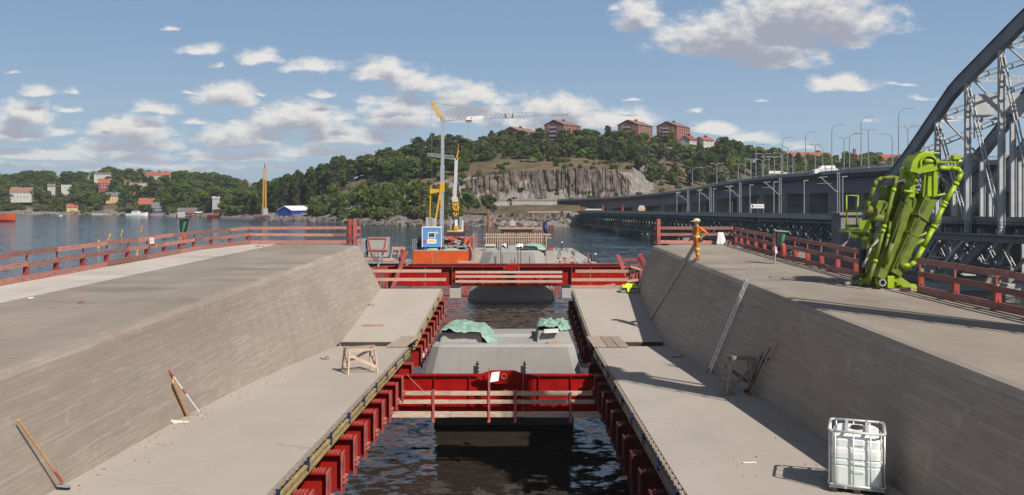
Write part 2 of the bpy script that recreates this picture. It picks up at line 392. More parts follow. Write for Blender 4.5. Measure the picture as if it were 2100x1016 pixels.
M['boatred']=mk('dark_red_antifouling', (0.28,0.03,0.025), 0.5, 0.15, 1)
M['bowood'] = mk('broom_handle', (0.52,0.30,0.14), 0.6, 0.15, 8)
M['darkened'] = mk('shade_dark_concrete', (0.05,0.05,0.045), 0.8, 0.25, 1)  # near-black tone puts the shade under the pier head into the colour
M['mastst'] = mk('dull_mast_steel', (0.27,0.275,0.28), 0.6, 0.12, 2)
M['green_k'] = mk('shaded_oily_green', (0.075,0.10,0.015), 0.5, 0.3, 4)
M['dullpink'] = mk('dull_pink_render', (0.33,0.22,0.175), 0.9, 0.1, 1)
M['red_shade'] = mk('shade_toned_red_steel', (0.13,0.022,0.016), 0.65, 0.25, 3, c2=(0.085,0.02,0.015), f2=(0.45,0.65))  # red steel toned dark to put the right side's shade into the colour
M['sock'] = mk('red_socket_steel', (0.34,0.055,0.045), 0.6, 0.25, 4, rnd=0.15)
M['liq']   = mk('milky_water', (0.76,0.83,0.79), 0.25, 0.03, 3)
M['plas']  = mk('white_plastic', (0.88,0.90,0.88), 0.28, 0.03, 3)
# ------------------------------------------------------------------ water
def water_mat():
    m, N, b = new_mat('sea_water')
    tc = N.n('ShaderNodeTexCoord'); o = tc.outputs['Object']
    dd = N.v('LENGTH', N.v('SUBTRACT', N.v('MULTIPLY', o, (1.0, 0.8, 0)), (0, 28, 0)), out='Value')
    dn = N.noise(o, 0.03, 4, 0.6)
    # silty brown round the works, clear blue-green further out
    N.link(N.mix(N.mr(N.m('ADD', dd, N.m('MULTIPLY', dn, 40)), 70, 150), (0.036, 0.027, 0.021, 1), (0.016, 0.042, 0.066, 1)), b.inputs['Base Color']); b.inputs['Roughness'].default_value = 0.10
    b.inputs['IOR'].default_value = 1.33
    # wave slopes straight from the noise vector, so that they hold at every distance
    def slopes(sc, scale, detail):
        nd = N.n('ShaderNodeTexNoise'); N.link(N.v('MULTIPLY', o, sc), nd.inputs['Vector']); nd.inputs['Scale'].default_value = scale
        nd.inputs['Detail'].default_value = detail; nd.inputs['Roughness'].default_value = 0.62
        return N.v('SUBTRACT', nd.outputs[1], (0.5, 0.5, 0.5))
    s1 = slopes((1.0, 1.35, 1), 1.5, 4); s2 = slopes((0.3, 0.5, 1), 0.6, 2)
    patch = N.noise(N.v('MULTIPLY', o, (0.004, 0.020, 1)), 1.0, 4, 0.6)
    k = N.mr(patch, 0.38, 0.62, 0.75, 1.2)
    sl_ = N.v('ADD', s1, N.v('MULTIPLY', s2, (0.35, 0.35, 0.35)))
    sc = N.v('SCALE', N.v('MULTIPLY', sl_, (0.72, 0.72, 0.0))); N.link(k, sc.node.inputs['Scale'])
    nn = N.v('NORMALIZE', N.v('ADD', sc, (0, 0, 1)))
    N.link(nn, b.inputs['Normal'])
    return m
w = MB(); w.quad((-3500,-600,0),(3500,-600,0),(3500,5000,0),(-3500,5000,0))
struct(w.build('water', water_mat(), local=True))

# ------------------------------------------------------------------ land
# per photo column: (distance, height) of shore, bank, apron, cliff foot, cliff top, mid slope, ridge, back, far
PROF = [(-2600, [(560,-3),(568,1.2),(590,3),(630,8),(660,12),(720,18),(780,22),(980,20),(1700,22)]),
 (-100,[(609,-3),(617,1.2),(632,3),(660,8),(680,12),(720,18),(780,22),(980,20),(1700,22)]),
 (120, [(596,-3),(604,1.2),(620,3),(650,8),(675,13),(715,19),(765,24),(980,20),(1700,20)]),
 (230, [(582,-3),(590,1.2),(605,3),(635,8),(665,14),(705,21),(755,27),(960,20),(1700,18)]),
 (330, [(545,-3),(553,1.2),(570,3),(605,7),(640,12),(690,19),(750,24),(950,20),(1700,18)]),
 (400, [(518,-3),(526,1.2),(540,2.5),(575,5),(610,10),(670,17),(740,23),(950,20),(1700,18)]),
 (500, [(460,-3),(466,1.2),(480,2),(520,3),(560,7),(620,12),(700,16),(950,14),(1700,16)]),
 (560, [(425,-3),(431,1.2),(445,2),(460,3),(470,4),(490,6),(540,9),(900,10),(1700,14)]),
 (650, [(405,-3),(411,1.2),(425,2.5),(440,5),(450,7),(470,9),(505,13),(800,10),(1700,14)]),
 (700, [(380,-3),(387,1.2),(402,3),(425,6),(436,11),(460,15),(500,19),(760,12),(1700,14)]),
 (760, [(348,-3),(355,1.2),(375,3),(412,6),(420,14),(450,19),(495,24),(760,14),(1700,14)]),
 (820, [(341,-3),(348,1.3),(372,3.2),(418,6.5),(425,16),(460,23),(500,30),(760,20),(1700,14)]),
 (880, [(338,-3),(345,1.4),(372,3.4),(424,7),(431,18),(465,27),(505,35),(760,26),(1700,14)]),
 (950, [(335,-3),(341,1.6),(374,4),(428,9),(434,20.5),(472,29),(520,36.5),(760,30),(1700,14)]),
 (1030,[(333,-3),(339,2.2),(380,5.6),(428,10),(434,23),(476,33),(530,42),(760,34),(1700,14)]),
 (1180,[(331,-3),(337,2.6),(385,6),(428,10),(434,24.5),(478,34.5),(535,44.5),(760,36),(1700,14)]),
 (1290,[(330,-3),(336,2.6),(386,6),(428,10),(434,24),(480,33),(537,44),(760,36),(1700,14)]),
 (1345,[(330,-3),(336,2.6),(386,6),(428,10),(448,17.5),(486,29),(540,42),(760,36),(1700,14)]),
 (1480,[(330,-3),(336,2.2),(386,5),(428,9),(450,14),(490,24),(542,35),(760,32),(1700,14)]),
 (1600,[(330,-3),(336,2),(386,5),(428,8),(450,12),(490,19),(542,30),(760,28),(1700,14)]),
 (1760,[(340,-3),(346,2),(392,4),(428,7),(450,10),(490,18),(542,28),(760,27),(1700,14)]),
 (2100,[(360,-3),(366,2),(400,4),(430,6),(455,9),(495,14),(545,22),(760,22),(1700,14)]),
 (4800,[(380,-3),(386,2),(410,4),(440,6),(465,9),(505,13),(555,18),(760,20),(1700,14)])]
def prof(px):
    if px <= PROF[0][0]: return PROF[0][1]
    for (a, A), (b, B) in zip(PROF, PROF[1:]):
        if px <= b:
            t = (px-a)/(b-a); t = t*t*(3-2*t)
            return [(lerp(p[0],q[0],t), lerp(p[1],q[1],t)) for p, q in zip(A, B)]
    return PROF[-1][1]
def ground(px, d): 
    g = poly(prof(px), d)
    k = 0.0 if d > 1600 else 1.0
    return g + k*(mnoise.noise(Vector((X(px,d)*0.05, d*0.05, 0)))*1.2 + mnoise.noise(Vector((X(px,d)*0.2, d*0.2, 3)))*0.5)
def land_mat():
    m, N, b = new_mat('hillside_ground')
    tc = N.n('ShaderNodeTexCoord'); o = tc.outputs['Object']
    ge = N.n('ShaderNodeNewGeometry'); nz = N.sep(ge.outputs['True Normal'])[2]
    n1 = N.noise(o, 0.09, 7, 0.65); n2 = N.noise(o, 0.55, 6, 0.65); n3 = N.noise(N.v('MULTIPLY', o, (1, 1, 0.25)), 0.9, 6, 0.7)
    grass = N.mix(N.mr(n1, 0.35, 0.65), (0.120,0.092,0.052,1), (0.205,0.145,0.095,1))
    grass = N.mix(N.mr(n2, 0.48, 0.62), grass, (0.055,0.062,0.026,1))
    rock = N.mix(N.mr(n3, 0.35, 0.65), (0.13,0.115,0.105,1), (0.33,0.29,0.265,1))
    st = N.mr(nz, 0.93, 0.80)
    st = N.m('MAXIMUM', st, N.mr(n2, 0.58, 0.66))
    z = N.sep(o)[2]
    st = N.m('MAXIMUM', st, N.mr(z, 5.0, 2.5))
    N.link(N.mix(st, grass, rock), b.inputs['Base Color']); b.inputs['Roughness'].default_value = 0.95
    b.inputs['Specular IOR Level'].default_value = 0.1
    setbump(N, b, n3, 0.8, 0.6)
    return m
cols = [-2600+i*100 for i in range(23)] + [-300+i*10 for i in range(241)] + [2100+i*130 for i in range(1, 21)]
LAND = land_mat()
mb = MB(); rows_n = None
for c in cols:
    p = prof(c); ds = []
    for (a, A), (b_, B_) in zip(p, p[1:]):
        k = 3 if (b_-a) < 25 else (6 if b_-a < 100 else 5)
        ds.append([lerp(a, b_, i/6) for i in range(6)])
    dd = [x for s_ in ds for x in s_] + [p[-1][0]]
    rows_n = len(dd)
    for d in dd:
        z = ground(c, d)
        if d < p[1][0] + 1: z = min(z, poly(p, d)+0.5)
        mb.v.append(Vector((X(c, d), d, z)))
for i in range(len(cols)-1):
    for j in range(rows_n-1):
        a = i*rows_n+j; mb.f.append((a, a+rows_n, a+rows_n+1, a+1)); mb.m.append(0)
hill = mb.build('hillside', LAND, local=True, smooth=True); struct(hill)

# rock cuttings: jointed faces standing in front of the slope
def rock_mat():
    m, N, b = new_mat('cliff_rock')
    tc = N.n('ShaderNodeTexCoord'); o = tc.outputs['Object']
    a = N.noise(N.v('MULTIPLY', o, (0.5, 0.5, 0.12)), 1.0, 8, 0.7)
    c = N.noise(N.v('MULTIPLY', o, (1.6, 1.6, 0.35)), 1.0, 6, 0.7)
    big = N.noise(o, 0.045, 4, 0.6)
    col = N.mix(N.mr(a, 0.34, 0.66), (0.070,0.056,0.047,1), (0.225,0.182,0.155,1))
    col = N.mix(N.m('MULTIPLY', N.mr(c, 0.5, 0.68), 0.6), col, (0.045,0.04,0.037,1))
    col = N.mix(N.m('MULTIPLY', N.mr(big, 0.5, 0.7), 0.5), col, (0.23,0.165,0.135,1))
    N.link(col, b.inputs['Base Color']); b.inputs['Roughness'].default_value = 0.9
    setbump(N, b, N.m('ADD', a, N.m('MULTIPLY', c, 0.6)), 1.0, 0.8)
    return m
ROCK = rock_mat()
def cliff(name, px0, px1, n, dfn, zlo, zhi, rows, amp, seed):
    mb = MB(); rnd = random.Random(seed)
    blocks = []; x = px0
    while x < px1:
        wd = rnd.uniform(1.5, 7); blocks.append((x, x+wd, rnd.uniform(-1, 1), rnd.uniform(-.5, .5))); x += wd
    bi = 0
    for i in range(n+1):
        px = lerp(px0, px1, i/n)
        while bi < len(blocks)-1 and px > blocks[bi][1]: bi += 1
        b_ = blocks[bi]
        for j in range(rows+1):
            t = j/rows; d = dfn(px)
            lo, hi = zlo(px), zhi(px)
            q = Vector((px*0.12, t*2.0+seed, seed))
            ledge = mnoise.noise(Vector((px*0.03, math.floor(t*rows/3)*1.7, seed)))
            dd = d + t*3.4 - amp*(0.75*b_[2]*(0.5+0.5*math.sin(4*t+b_[3]*8)) + 1.1*mnoise.noise(q) + 0.7*mnoise.noise(q*2.7) + 0.9*ledge) 
            mb.v.append(Vector((X(px, dd), dd, lerp(lo, hi, t) + (0.8*b_[3] if j == rows else 0))))
    for i in range(n):
        for j in range(rows):
            a = i*(rows+1)+j; mb.f.append((a, a+rows+1, a+rows+2, a+1)); mb.m.append(0)
    # cap running back into the slope
    base = len(mb.v)
    for i in range(n+1):
        px = lerp(px0, px1, i/n); d = dfn(px)+14
        mb.v.append(Vector((X(px, d), d, zhi(px)-1.2)))
    for i in range(n):
        a = i*(rows+1)+rows; mb.f.append((a, a+rows+1, base+i+1, base+i)); mb.m.append(0)
    o = mb.build(name, ROCK, local=True); return struct(o)
cliff('cliff', 925, 1305, 300, lambda p: poly([(925,430),(960,428.5),(1290,428),(1305,434)], p), lambda p: 7.5,
      lambda p: poly([(925,17),(960,20.2),(1030,23.2),(1180,25.3),(1262,25),(1290,20),(1305,14)], p)+mnoise.noise(Vector((p*.05,0,5)))*1.6, 13, 1.5, 3)
cliff('cliff', 690, 900, 150, lambda p: poly([(690,424),(900,424)], p), lambda p: 5,
      lambda p: poly([(690,10),(760,15.5),(830,17),(900,18)], p)+mnoise.noise(Vector((p*.06,0,9)))*2.4, 8, 1.6, 8)
cliff('cliff', 985, 1330, 240, lambda p: poly([(985,352),(1060,340),(1330,338)], p), lambda p: -0.6,
      lambda p: poly([(985,2.5),(1060,4.6),(1200,5.4),(1330,4.6)], p)+mnoise.noise(Vector((p*.09,0,2)))*0.9, 8, 1.1, 15)
# boulders at the water line
def rock_shape(r, seed, sq=0.7):
    mb = MB(); bm = bmesh.new(); bmesh.ops.create_icosphere(bm, subdivisions=2, radius=1)
    for v in bm.verts:
        k = 1+0.45*mnoise.noise(v.co*1.3+Vector((seed*7.1,0,0))); v.co = Vector((v.co.x*r*k, v.co.y*r*k*0.9, v.co.z*r*k*sq))
    mb.v = [v.co.copy() for v in bm.verts]; mb.f = [tuple(v.index for v in f.verts) for f in bm.faces]; mb.m = [0]*len(mb.f)
    bm.free(); return mb
mb = MB()
for i in range(420):
    px = random.uniform(520, 1330) if i < 330 else random.uniform(-50, 520)
    d = prof(px)[0][0] + random.uniform(3, 9)
    if i % 3 == 0: d += random.uniform(0, 12)
    r = random.uniform(0.4, 1.5); s_ = rock_shape(r, i % 9)
    c = Vector((X(px, d), d, max(0.1, poly(prof(px), d))+0.1))
    mb.add([v+c for v in s_.v], s_.f)
o = mb.build('shore_rocks', ROCK, local=True); stuff(o)

# ------------------------------------------------------------------ bridge under construction
hT = lambda d: 2.85-0.0068*d                      # deck surface below the eye
hN = lambda d: 4.41+0.044*d                       # near floor slab
hS = lambda d: 6.03-0.10*(d-37.6)                 # far floor slab
D0, DG, DG2, DE = -8.0, 36.4, 37.7, 48.9
LT = lambda d: -8.28-0.0055*(d-14)
LB = lambda d: poly([(-8,-8.0),(15.3,-8.04),(21,-8.13),(23.3,-8.13),(27.4,-7.98),(31.3,-7.74),(34.9,-7.38),(36.4,-7.24),(48.9,-7.22)], d)
LI = lambda d: poly([(-8,-4.2),(15.3,-4.24),(36.4,-4.28),(37.7,-4.25),(48.9,-3.90)], d)
RT = lambda d: 7.45+0.0082*(d-13)
RB = lambda d: poly([(-8,6.7),(15,6.76),(21,6.86),(24,6.97),(26,6.86),(29.7,6.55),(36.4,6.38),(48.9,6.86)], d)
RI = lambda d: poly([(-8,2.9),(15.3,3.02),(36.4,3.44),(48.9,3.36)], d)
LO, RO = -15.95, 11.95
hW = lambda d: hN(d) if d <= DG else (hS(d) if d >= DG2 else lerp(hN(DG), hS(DG2), (d-DG)/(DG2-DG)))
ds = [D0+i*1.0 for i in range(int(DG-D0)+1)] + [DG, DG2] + [38.5+i for i in range(11)] + [DE]
ds = sorted(set(ds))
def sheet(fn_list, dlist, thick_close=True):
    """closed cross-section loft: fn_list gives (x,z) ring for each d"""
    mb = MB(); mb.loft([[Vector((x, d, z)) for x, z in fn_list(d)] for d in dlist]); return mb
dk = [d for d in ds] + [49.9]
def bridge_side(side):
    if side < 0:
        t = thing('concrete_bridge_side', 'sunlit concrete bridge half with wide brushed deck and sloped wall facing right', 'bridge', (-9.0, 20, 4), 'halves of the concrete bridge')
    else:
        t = thing('concrete_bridge_side', 'concrete bridge half whose long sloped wall lies in its own shade', 'bridge', (9.0, 20, 4), 'halves of the concrete bridge')
    T = LT if side < 0 else RT; B_ = LB if side < 0 else RB; I = LI if side < 0 else RI
    O = LO if side < 0 else RO
    s = -side          # +1: towards the channel is +x for the left half
    def wall_ring(d):
        zt, zb = H-hT(d), H-hW(d)
        xt, xb = T(d), B_(d); r = 0.16
        ux, uz = (xb-xt), (zb-zt); L = math.hypot(ux, uz); ux /= L; uz /= L
        return [(xt-s*1.0, zt), (xt-s*r, zt), (xt-s*r*0.25, zt-0.03), (xt+ux*r, zt+uz*r), (xb, zb), (xb-s*0.5, zb), (xt-s*1.0, zt-0.9)]
    walls = sheet(wall_ring, [d for d in ds if d <= DE])
    o = walls.build('side_wall', M['wall'], t); o.data.materials.append(M['deck'])
    for p in o.data.polygons:
        if p.normal.z > 0.97: p.material_index = 1
    # deck proper, butted to the wall head
    def deck_ring(d):
        zt = H-hT(d); a = T(d)-s*1.0; b = O
        return [(a, zt), (b, zt), (b, zt-0.35), (a, zt-0.9)]
    if side < 0:
        def deck_ring(d):
            zt = H-hT(d); a = T(d)-s*1.0
            return [(a, zt), (-13.3-0.004*(30-d), zt), (-13.3-0.004*(30-d), zt-0.6), (a, zt-0.9)]
        def strip_ring(d):
            zt = H-hT(d)+0.012; a = -13.303-0.004*(30-d)
            return [(a, zt), (LO, zt), (LO, zt-0.35), (a, zt-0.55)]
        sheet(strip_ring, dk).build('edge_strip', M['strip'], t)
    else:
        def deck_ring(d):
            zt = H-hT(d); a = T(d)-s*1.0
            ro = poly([(-8,11.95),(47,11.95),(49.9,12.6)], d)
            return [(a, zt), (ro, zt), (ro, zt-0.35), (a, zt-0.9)]
    sheet(deck_ring, dk).build('deck', M['deck'], t)
    # floor slabs
    def slab_ring(hf):
        def g(d):
            z = H-hf(d); return [(B_(d)-s*0.2, z-0.004), (I(d), z-0.004), (I(d), z-0.16), (B_(d)-s*0.2, z-0.35)]
        return g
    sheet(slab_ring(hN), [d for d in ds if d <= DG]).build('floor_slab', M['slab'], t)
    sheet(slab_ring(hS), [d for d in ds if d >= DG2]).build('floor_slab', M['slab'], t)
    # gap between the two casts: dark shutter floor and reinforcement ends
    g = MB(); x0, x1 = sorted((B_(37), I(37)))
    g.bb(x0-0.1, x1, DG+0.02, DG2-0.02, H-hN(DG)-0.75, H-hN(DG)-0.62)
    g.build('gap_shutter', M['timber_d'], t)
    g = MB(); g.bb(x0, x1, DG2-0.05, DG2-0.015, H-hS(DG2)-0.6, H-hS(DG2)-0.03); g.build('stop_end', M['timber_d'], t)
    for k in range(16):
        b = MB(); x = lerp(x0+0.15, x1-0.1, k/15)
        b.tube((x, DG+0.01, H-6.20), (x, DG2-0.06, H-6.20), 0.016, 5); b.build('rebar', M['rust'], t)
    return t
BL = bridge_side(-1); BR = bridge_side(1)

# formwork under the inner edge of each half: red brackets, form timber, clamps
def formwork(side):
    I = LI if side < 0 else RI; s = -side
    t = thing('slab_formwork', 'row of bright red steel brackets under the sunlit left slab edge' if side < 0 else
              'row of shaded dark red brackets under the right slab edge', 'formwork', (I(20), 20, H-6.5), 'formwork under the slab edges')
    # prototype bracket, transverse plate girder with end plate
    def bracket(parent_name):
        b = MB()
        b.bb(-1.6*s if s > 0 else 0.0, 0.0 if s > 0 else 1.6, -0.012, 0.012, -0.80, -0.03)             # web
        x0, x1 = (-1.6, 0) if s > 0 else (0, 1.6)
        b.bb(x0, x1, -0.16, 0.16, -0.03, 0.0); b.bb(x0, x1, -0.16, 0.16, -0.83, -0.80)
        return b
    spots = [12.2+1.6*i for i in range(15)] + [38.6+1.15*i for i in range(9)]
    first = {}
    for d in spots:
        if abs(d-33.2) < 0.75: continue
        near = d < DG; hf = hN if near else hS; z = H-hf(d)-0.46; x = I(d)+s*(0.40 if near else 0.30)
        rm = M['red'] if side < 0 else M['red_shade']; rp = M['redpink'] if side < 0 else M['red_shade']
        def put(key, name, mat, mk_fn, dz=0.0):
            if key in first:
                o = first[key].copy(); COL.objects.link(o)
            else:
                o = mk_fn().build(name, mat, t, local=True); first[key] = o
            o.parent = t; o.location = Vector((x, d, z+dz)) - t.location; return o
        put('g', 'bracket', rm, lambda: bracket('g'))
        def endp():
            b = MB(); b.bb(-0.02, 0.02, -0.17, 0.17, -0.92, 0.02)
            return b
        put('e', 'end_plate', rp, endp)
        def bolts():
            b = MB()
            for yy in (-0.09, 0.09):
                for zz in (-0.66, -0.54): b.tube((s*0.02, yy, zz), (s*0.10, yy, zz), 0.035, 6)
            return b
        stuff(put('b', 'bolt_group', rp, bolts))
        def slots():
            b = MB()
            for k in range(6):
                xx = -s*(0.10+0.07*k); b.bb(xx-0.016, xx+0.016, -0.13, 0.13, 0.0, 0.035)
            return b
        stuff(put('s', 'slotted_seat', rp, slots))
        def pack():
            b = MB(); xa, xb = sorted((-s*0.50, -s*0.44)); b.bb(xa, xb, 0.10, 0.62, -0.35, 0.26); return b
        put('p', 'packing_board', M['timber'], pack)
    # stringers along the edge, their clamps, and the notched edge strip
    for a, b_, hf in ((11.0, DG, hN), (DG2, DE, hS)):
        n = max(1, round((b_-a)/2.4)); 
        for k in range(n):
            d0, d1 = lerp(a, b_, k/n)+0.01, lerp(a, b_, (k+1)/n)-0.01
            p = Vector((I(d0)+s*0.07, d0, H-hf(d0)-0.20)); q = Vector((I(d1)+s*0.07, d1, H-hf(d1)-0.20))
            bm = MB(); bm.bar(p, q, 0.08, 0.05); 
            bm.bar(p-Vector((0,0,0.14)), q-Vector((0,0,0.14)), 0.08, 0.05)
            bm.bar(p-Vector((0,0,0.07)), q-Vector((0,0,0.07)), 0.035, 0.12)
            bm.build('edge_beam', M['timber_y'] if side < 0 else M['timber_g'], t)
            c = MB(); c.box(p+Vector((s*0.03,0.05,0.03)), (0.07,0.06,0.24)); c.box(p+Vector((s*0.03,0.05,0.16)), (0.10,0.06,0.03)); c.build('clamp', M['bluecl'], t)
        e = MB(); m_ = int((b_-a)/0.36)
        for k in range(m_):
            d = a+0.18+k*0.36
            e.box((I(d)+s*0.05, d, H-hf(d)-0.045), (0.085, 0.20, 0.055))
        stuff(e.build('notched_strip', M['timber_g'], t))
    return t
formwork(-1); formwork(1)
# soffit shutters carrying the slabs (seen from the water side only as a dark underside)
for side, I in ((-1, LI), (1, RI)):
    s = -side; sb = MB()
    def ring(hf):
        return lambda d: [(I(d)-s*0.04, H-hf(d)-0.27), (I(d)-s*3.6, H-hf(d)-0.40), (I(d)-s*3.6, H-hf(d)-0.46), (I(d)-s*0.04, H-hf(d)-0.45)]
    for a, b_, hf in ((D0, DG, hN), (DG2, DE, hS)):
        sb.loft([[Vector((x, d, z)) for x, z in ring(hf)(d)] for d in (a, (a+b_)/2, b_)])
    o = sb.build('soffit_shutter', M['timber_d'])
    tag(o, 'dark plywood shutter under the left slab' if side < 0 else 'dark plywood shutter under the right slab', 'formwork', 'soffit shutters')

# planks laid across the gap
def planks(name, label, specs, d0, d1, ztop, mat):
    t = thing(name, label, 'planks', (specs[0][0], d0, ztop-0.05))
    for x0, x1, sk in specs:
        b = MB(); z = ztop
        b.hexa([(x0,d0,z-0.04),(x1,d0,z-0.04),(x1+sk,d1,z-0.04),(x0+sk,d1,z-0.04),(x0,d0,z),(x1,d0,z),(x1+sk,d1,z),(x0+sk,d1,z)])
        b.build('plank', mat, t)
    return t
planks('plank_bridge', 'pale boards laid over the gap at the left slab edge beside the trestle', [(-5.10,-4.85,0.3),(-4.83,-4.56,0.3),(-4.54,-4.30,0.3)], 35.95, 38.6, H-5.93, M['timber_g'])
planks('plank_bridge', 'three weathered boards laid over the gap in the right slab', [(3.30,3.85,-0.06),(3.88,4.28,-0.06),(4.32,4.72,-0.08)], 35.9, 38.5, H-5.93, M['timber_g'])

# ------------------------------------------------------------------ piers
def pier(name, label, d, depth, xt0, xt1, ht, xb0, xb1, hb, ch, shaft=None):
    def ring(x0, x1, h, e):
        z = H-h
        return [Vector((x0+ch, d-e, z)), Vector((x1-ch, d-e, z)), Vector((x1, d-e+ch*0.8, z)), Vector((x1, d+depth+e-ch*0.8, z)),
                Vector((x1-ch, d+depth+e, z)), Vector((x0+ch, d+depth+e, z)), Vector((x0, d+depth+e-ch*0.8, z)), Vector((x0, d-e+ch*0.8, z))]
    mb = MB()
    if shaft is None:
        mb.loft([ring(xb0, xb1, hb, 0.35), ring(xt0, xt1, ht+0.10, 0.02), ring(xt0+0.1, xt1-0.1, ht, -0.08)])
        return tag(mb.build(name, M['pier']), label, 'pier', 'concrete bridge piers')
    t = thing(name, label, 'pier', ((xb0+xb1)/2, d+depth/2, -0.5), 'concrete bridge piers')
    mb.loft([ring(xb0, xb1, hb, 0.10), ring(xt0, xt1, ht+0.10, 0.02), ring(xt0+0.1, xt1-0.1, ht, -0.08)]); mb.build('pier_head', M['pier'], t)
    b = MB(); b.bb(xb0+0.3, xb1-0.3, d+shaft, d+depth+3.5, -0.8, H-hb-0.002); b.build('pier_shaft', M['darkened'], t)
    return t
pier('bridge_pier', 'nearer grey concrete pier head between the two floor slabs', 36.9, 4.6, -3.35, 2.62, 6.03, -3.80, 3.07, 7.95, 0.32, shaft=2.9)
pier('bridge_pier', 'farther grey concrete pier standing in the water behind the long red girder', 89.4, 4.5, -2.95, 3.15, 5.15, -4.75, 4.55, 10.8, 1.0)
# bearing plinths and tarpaulins on the nearer pier
def plinth(label, x0, x1, d0, d1, z0, h, mat=None):
    mb = MB(); a = 0.08
    mb.hexa([(x0,d0,z0),(x1,d0,z0),(x1,d1,z0),(x0,d1,z0),(x0+a,d0+a,z0+h),(x1-a,d0+a,z0+h),(x1-a,d1-a,z0+h),(x0+a,d1-a,z0+h)])
    return tag(mb.build('bearing_plinth', mat or M['pier'], bevel=0.02), label, 'plinth', 'bearing plinths on the piers')
zp = H-6.03
plinth('concrete bearing block under the large green tarpaulin on the nearer pier', -3.05, -1.25, 37.5, 40.4, zp-0.01, 0.40)
plinth('concrete bearing block under the small crumpled tarpaulin on the nearer pier', 1.05, 2.48, 37.5, 40.2, zp-0.01, 0.42)
plinth('low bare concrete strip between the two covered blocks on the nearer pier', -1.05, 0.92, 39.0, 40.3, zp-0.01, 0.13)
def tarp(label, c, sx, sy, top, seed, mat, drop=0.35, nx=34, ny=26, skew=0.0, name='tarpaulin', amp=0.07, tail=None):
    mb = MB(); 
    for i in range(nx+1):
        for j in range(ny+1):
            u, v = i/nx*2-1, j/ny*2-1
            x, y = c[0]+u*sx, c[1]+v*sy
            e = max(abs(u), abs(v))
            z = c[2]+top - drop*max(0, e-0.62)/0.38*(0.35 if (v < -0.6 and u < 0.3) else 1.0)
            if tail and u > tail: z -= (u-tail)/(1-tail)*(top+0.05)
            n = mnoise.noise(Vector((u*2.3+seed, v*2.0, 0)))*1.1+mnoise.noise(Vector((u*5+seed, v*4.2+u*3, 4)))*0.7+mnoise.noise(Vector((u*11, v*8+seed, 1)))*0.35
            z += n*amp + skew*u; x += 0.16*mnoise.noise(Vector((v*3, seed, u*2))); y += 0.10*mnoise.noise(Vector((u*3, seed+5, v)))
            mb.v.append(Vector((x, y, max(z, c[2]-0.02+0.02*n))))
    for i in range(nx):
        for j in range(ny):
            a = i*(ny+1)+j; mb.f.append((a, a+ny+1, a+ny+2, a+1)); mb.m.append(0)
    o = mb.build(name, mat, smooth=True)
    md = o.modifiers.new('thickness', 'SOLIDIFY'); md.thickness = 0.012
    return tag(o, label, 'tarpaulin', 'tarpaulins on the bearings')
tarp('large pale green tarpaulin sagging over the left bearing block', (-1.75, 38.8, zp+0.02), 1.28, 1.55, 0.58, 1.0, M['tarp'], 0.3, skew=-0.05, amp=0.10, tail=0.35)
tarp('small crumpled green tarpaulin over the right bearing block', (1.80, 39.1, zp+0.05), 0.70, 1.2, 0.62, 4.0, M['tarp'], 0.2, amp=0.14)
mb = MB(); mb.bar((1.35,37.35,zp+0.49),(1.95,37.38,zp+0.52),0.2,0.14); tag(mb.build('white_box', M['white']), 'short white block propped under the small tarpaulin', 'block')
mb = MB(); mb.box((1.78,37.25,zp+0.03),(0.6,0.25,0.06),0.1); tag(mb.build('wood_offcut', M['timber_r']), 'reddish wood offcut lying on the pier below the white block', 'offcut')
# working platforms beside the nearer pier
mb = MB(); mb.bb(-4.6,-3.9,39.2,41.5,H-7.1,H-6.85); tag(mb.build('foam_slab', M['tarpw']), 'white slab beside the left flank of the nearer pier', 'slab')
mb = MB(); mb.bb(-4.7,-3.95,39.0,41.5,H-6.84,H-6.76); tag(mb.build('timber_board', M['timber_r']), 'reddish board lying on the white slab by the pier', 'board')
mb = MB(); mb.bb(3.0,4.0,38.2,41.0,H-7.25,H-7.1); tag(mb.build('pier_platform', M['cast']), 'pale platform tucked against the right flank of the nearer pier', 'platform')

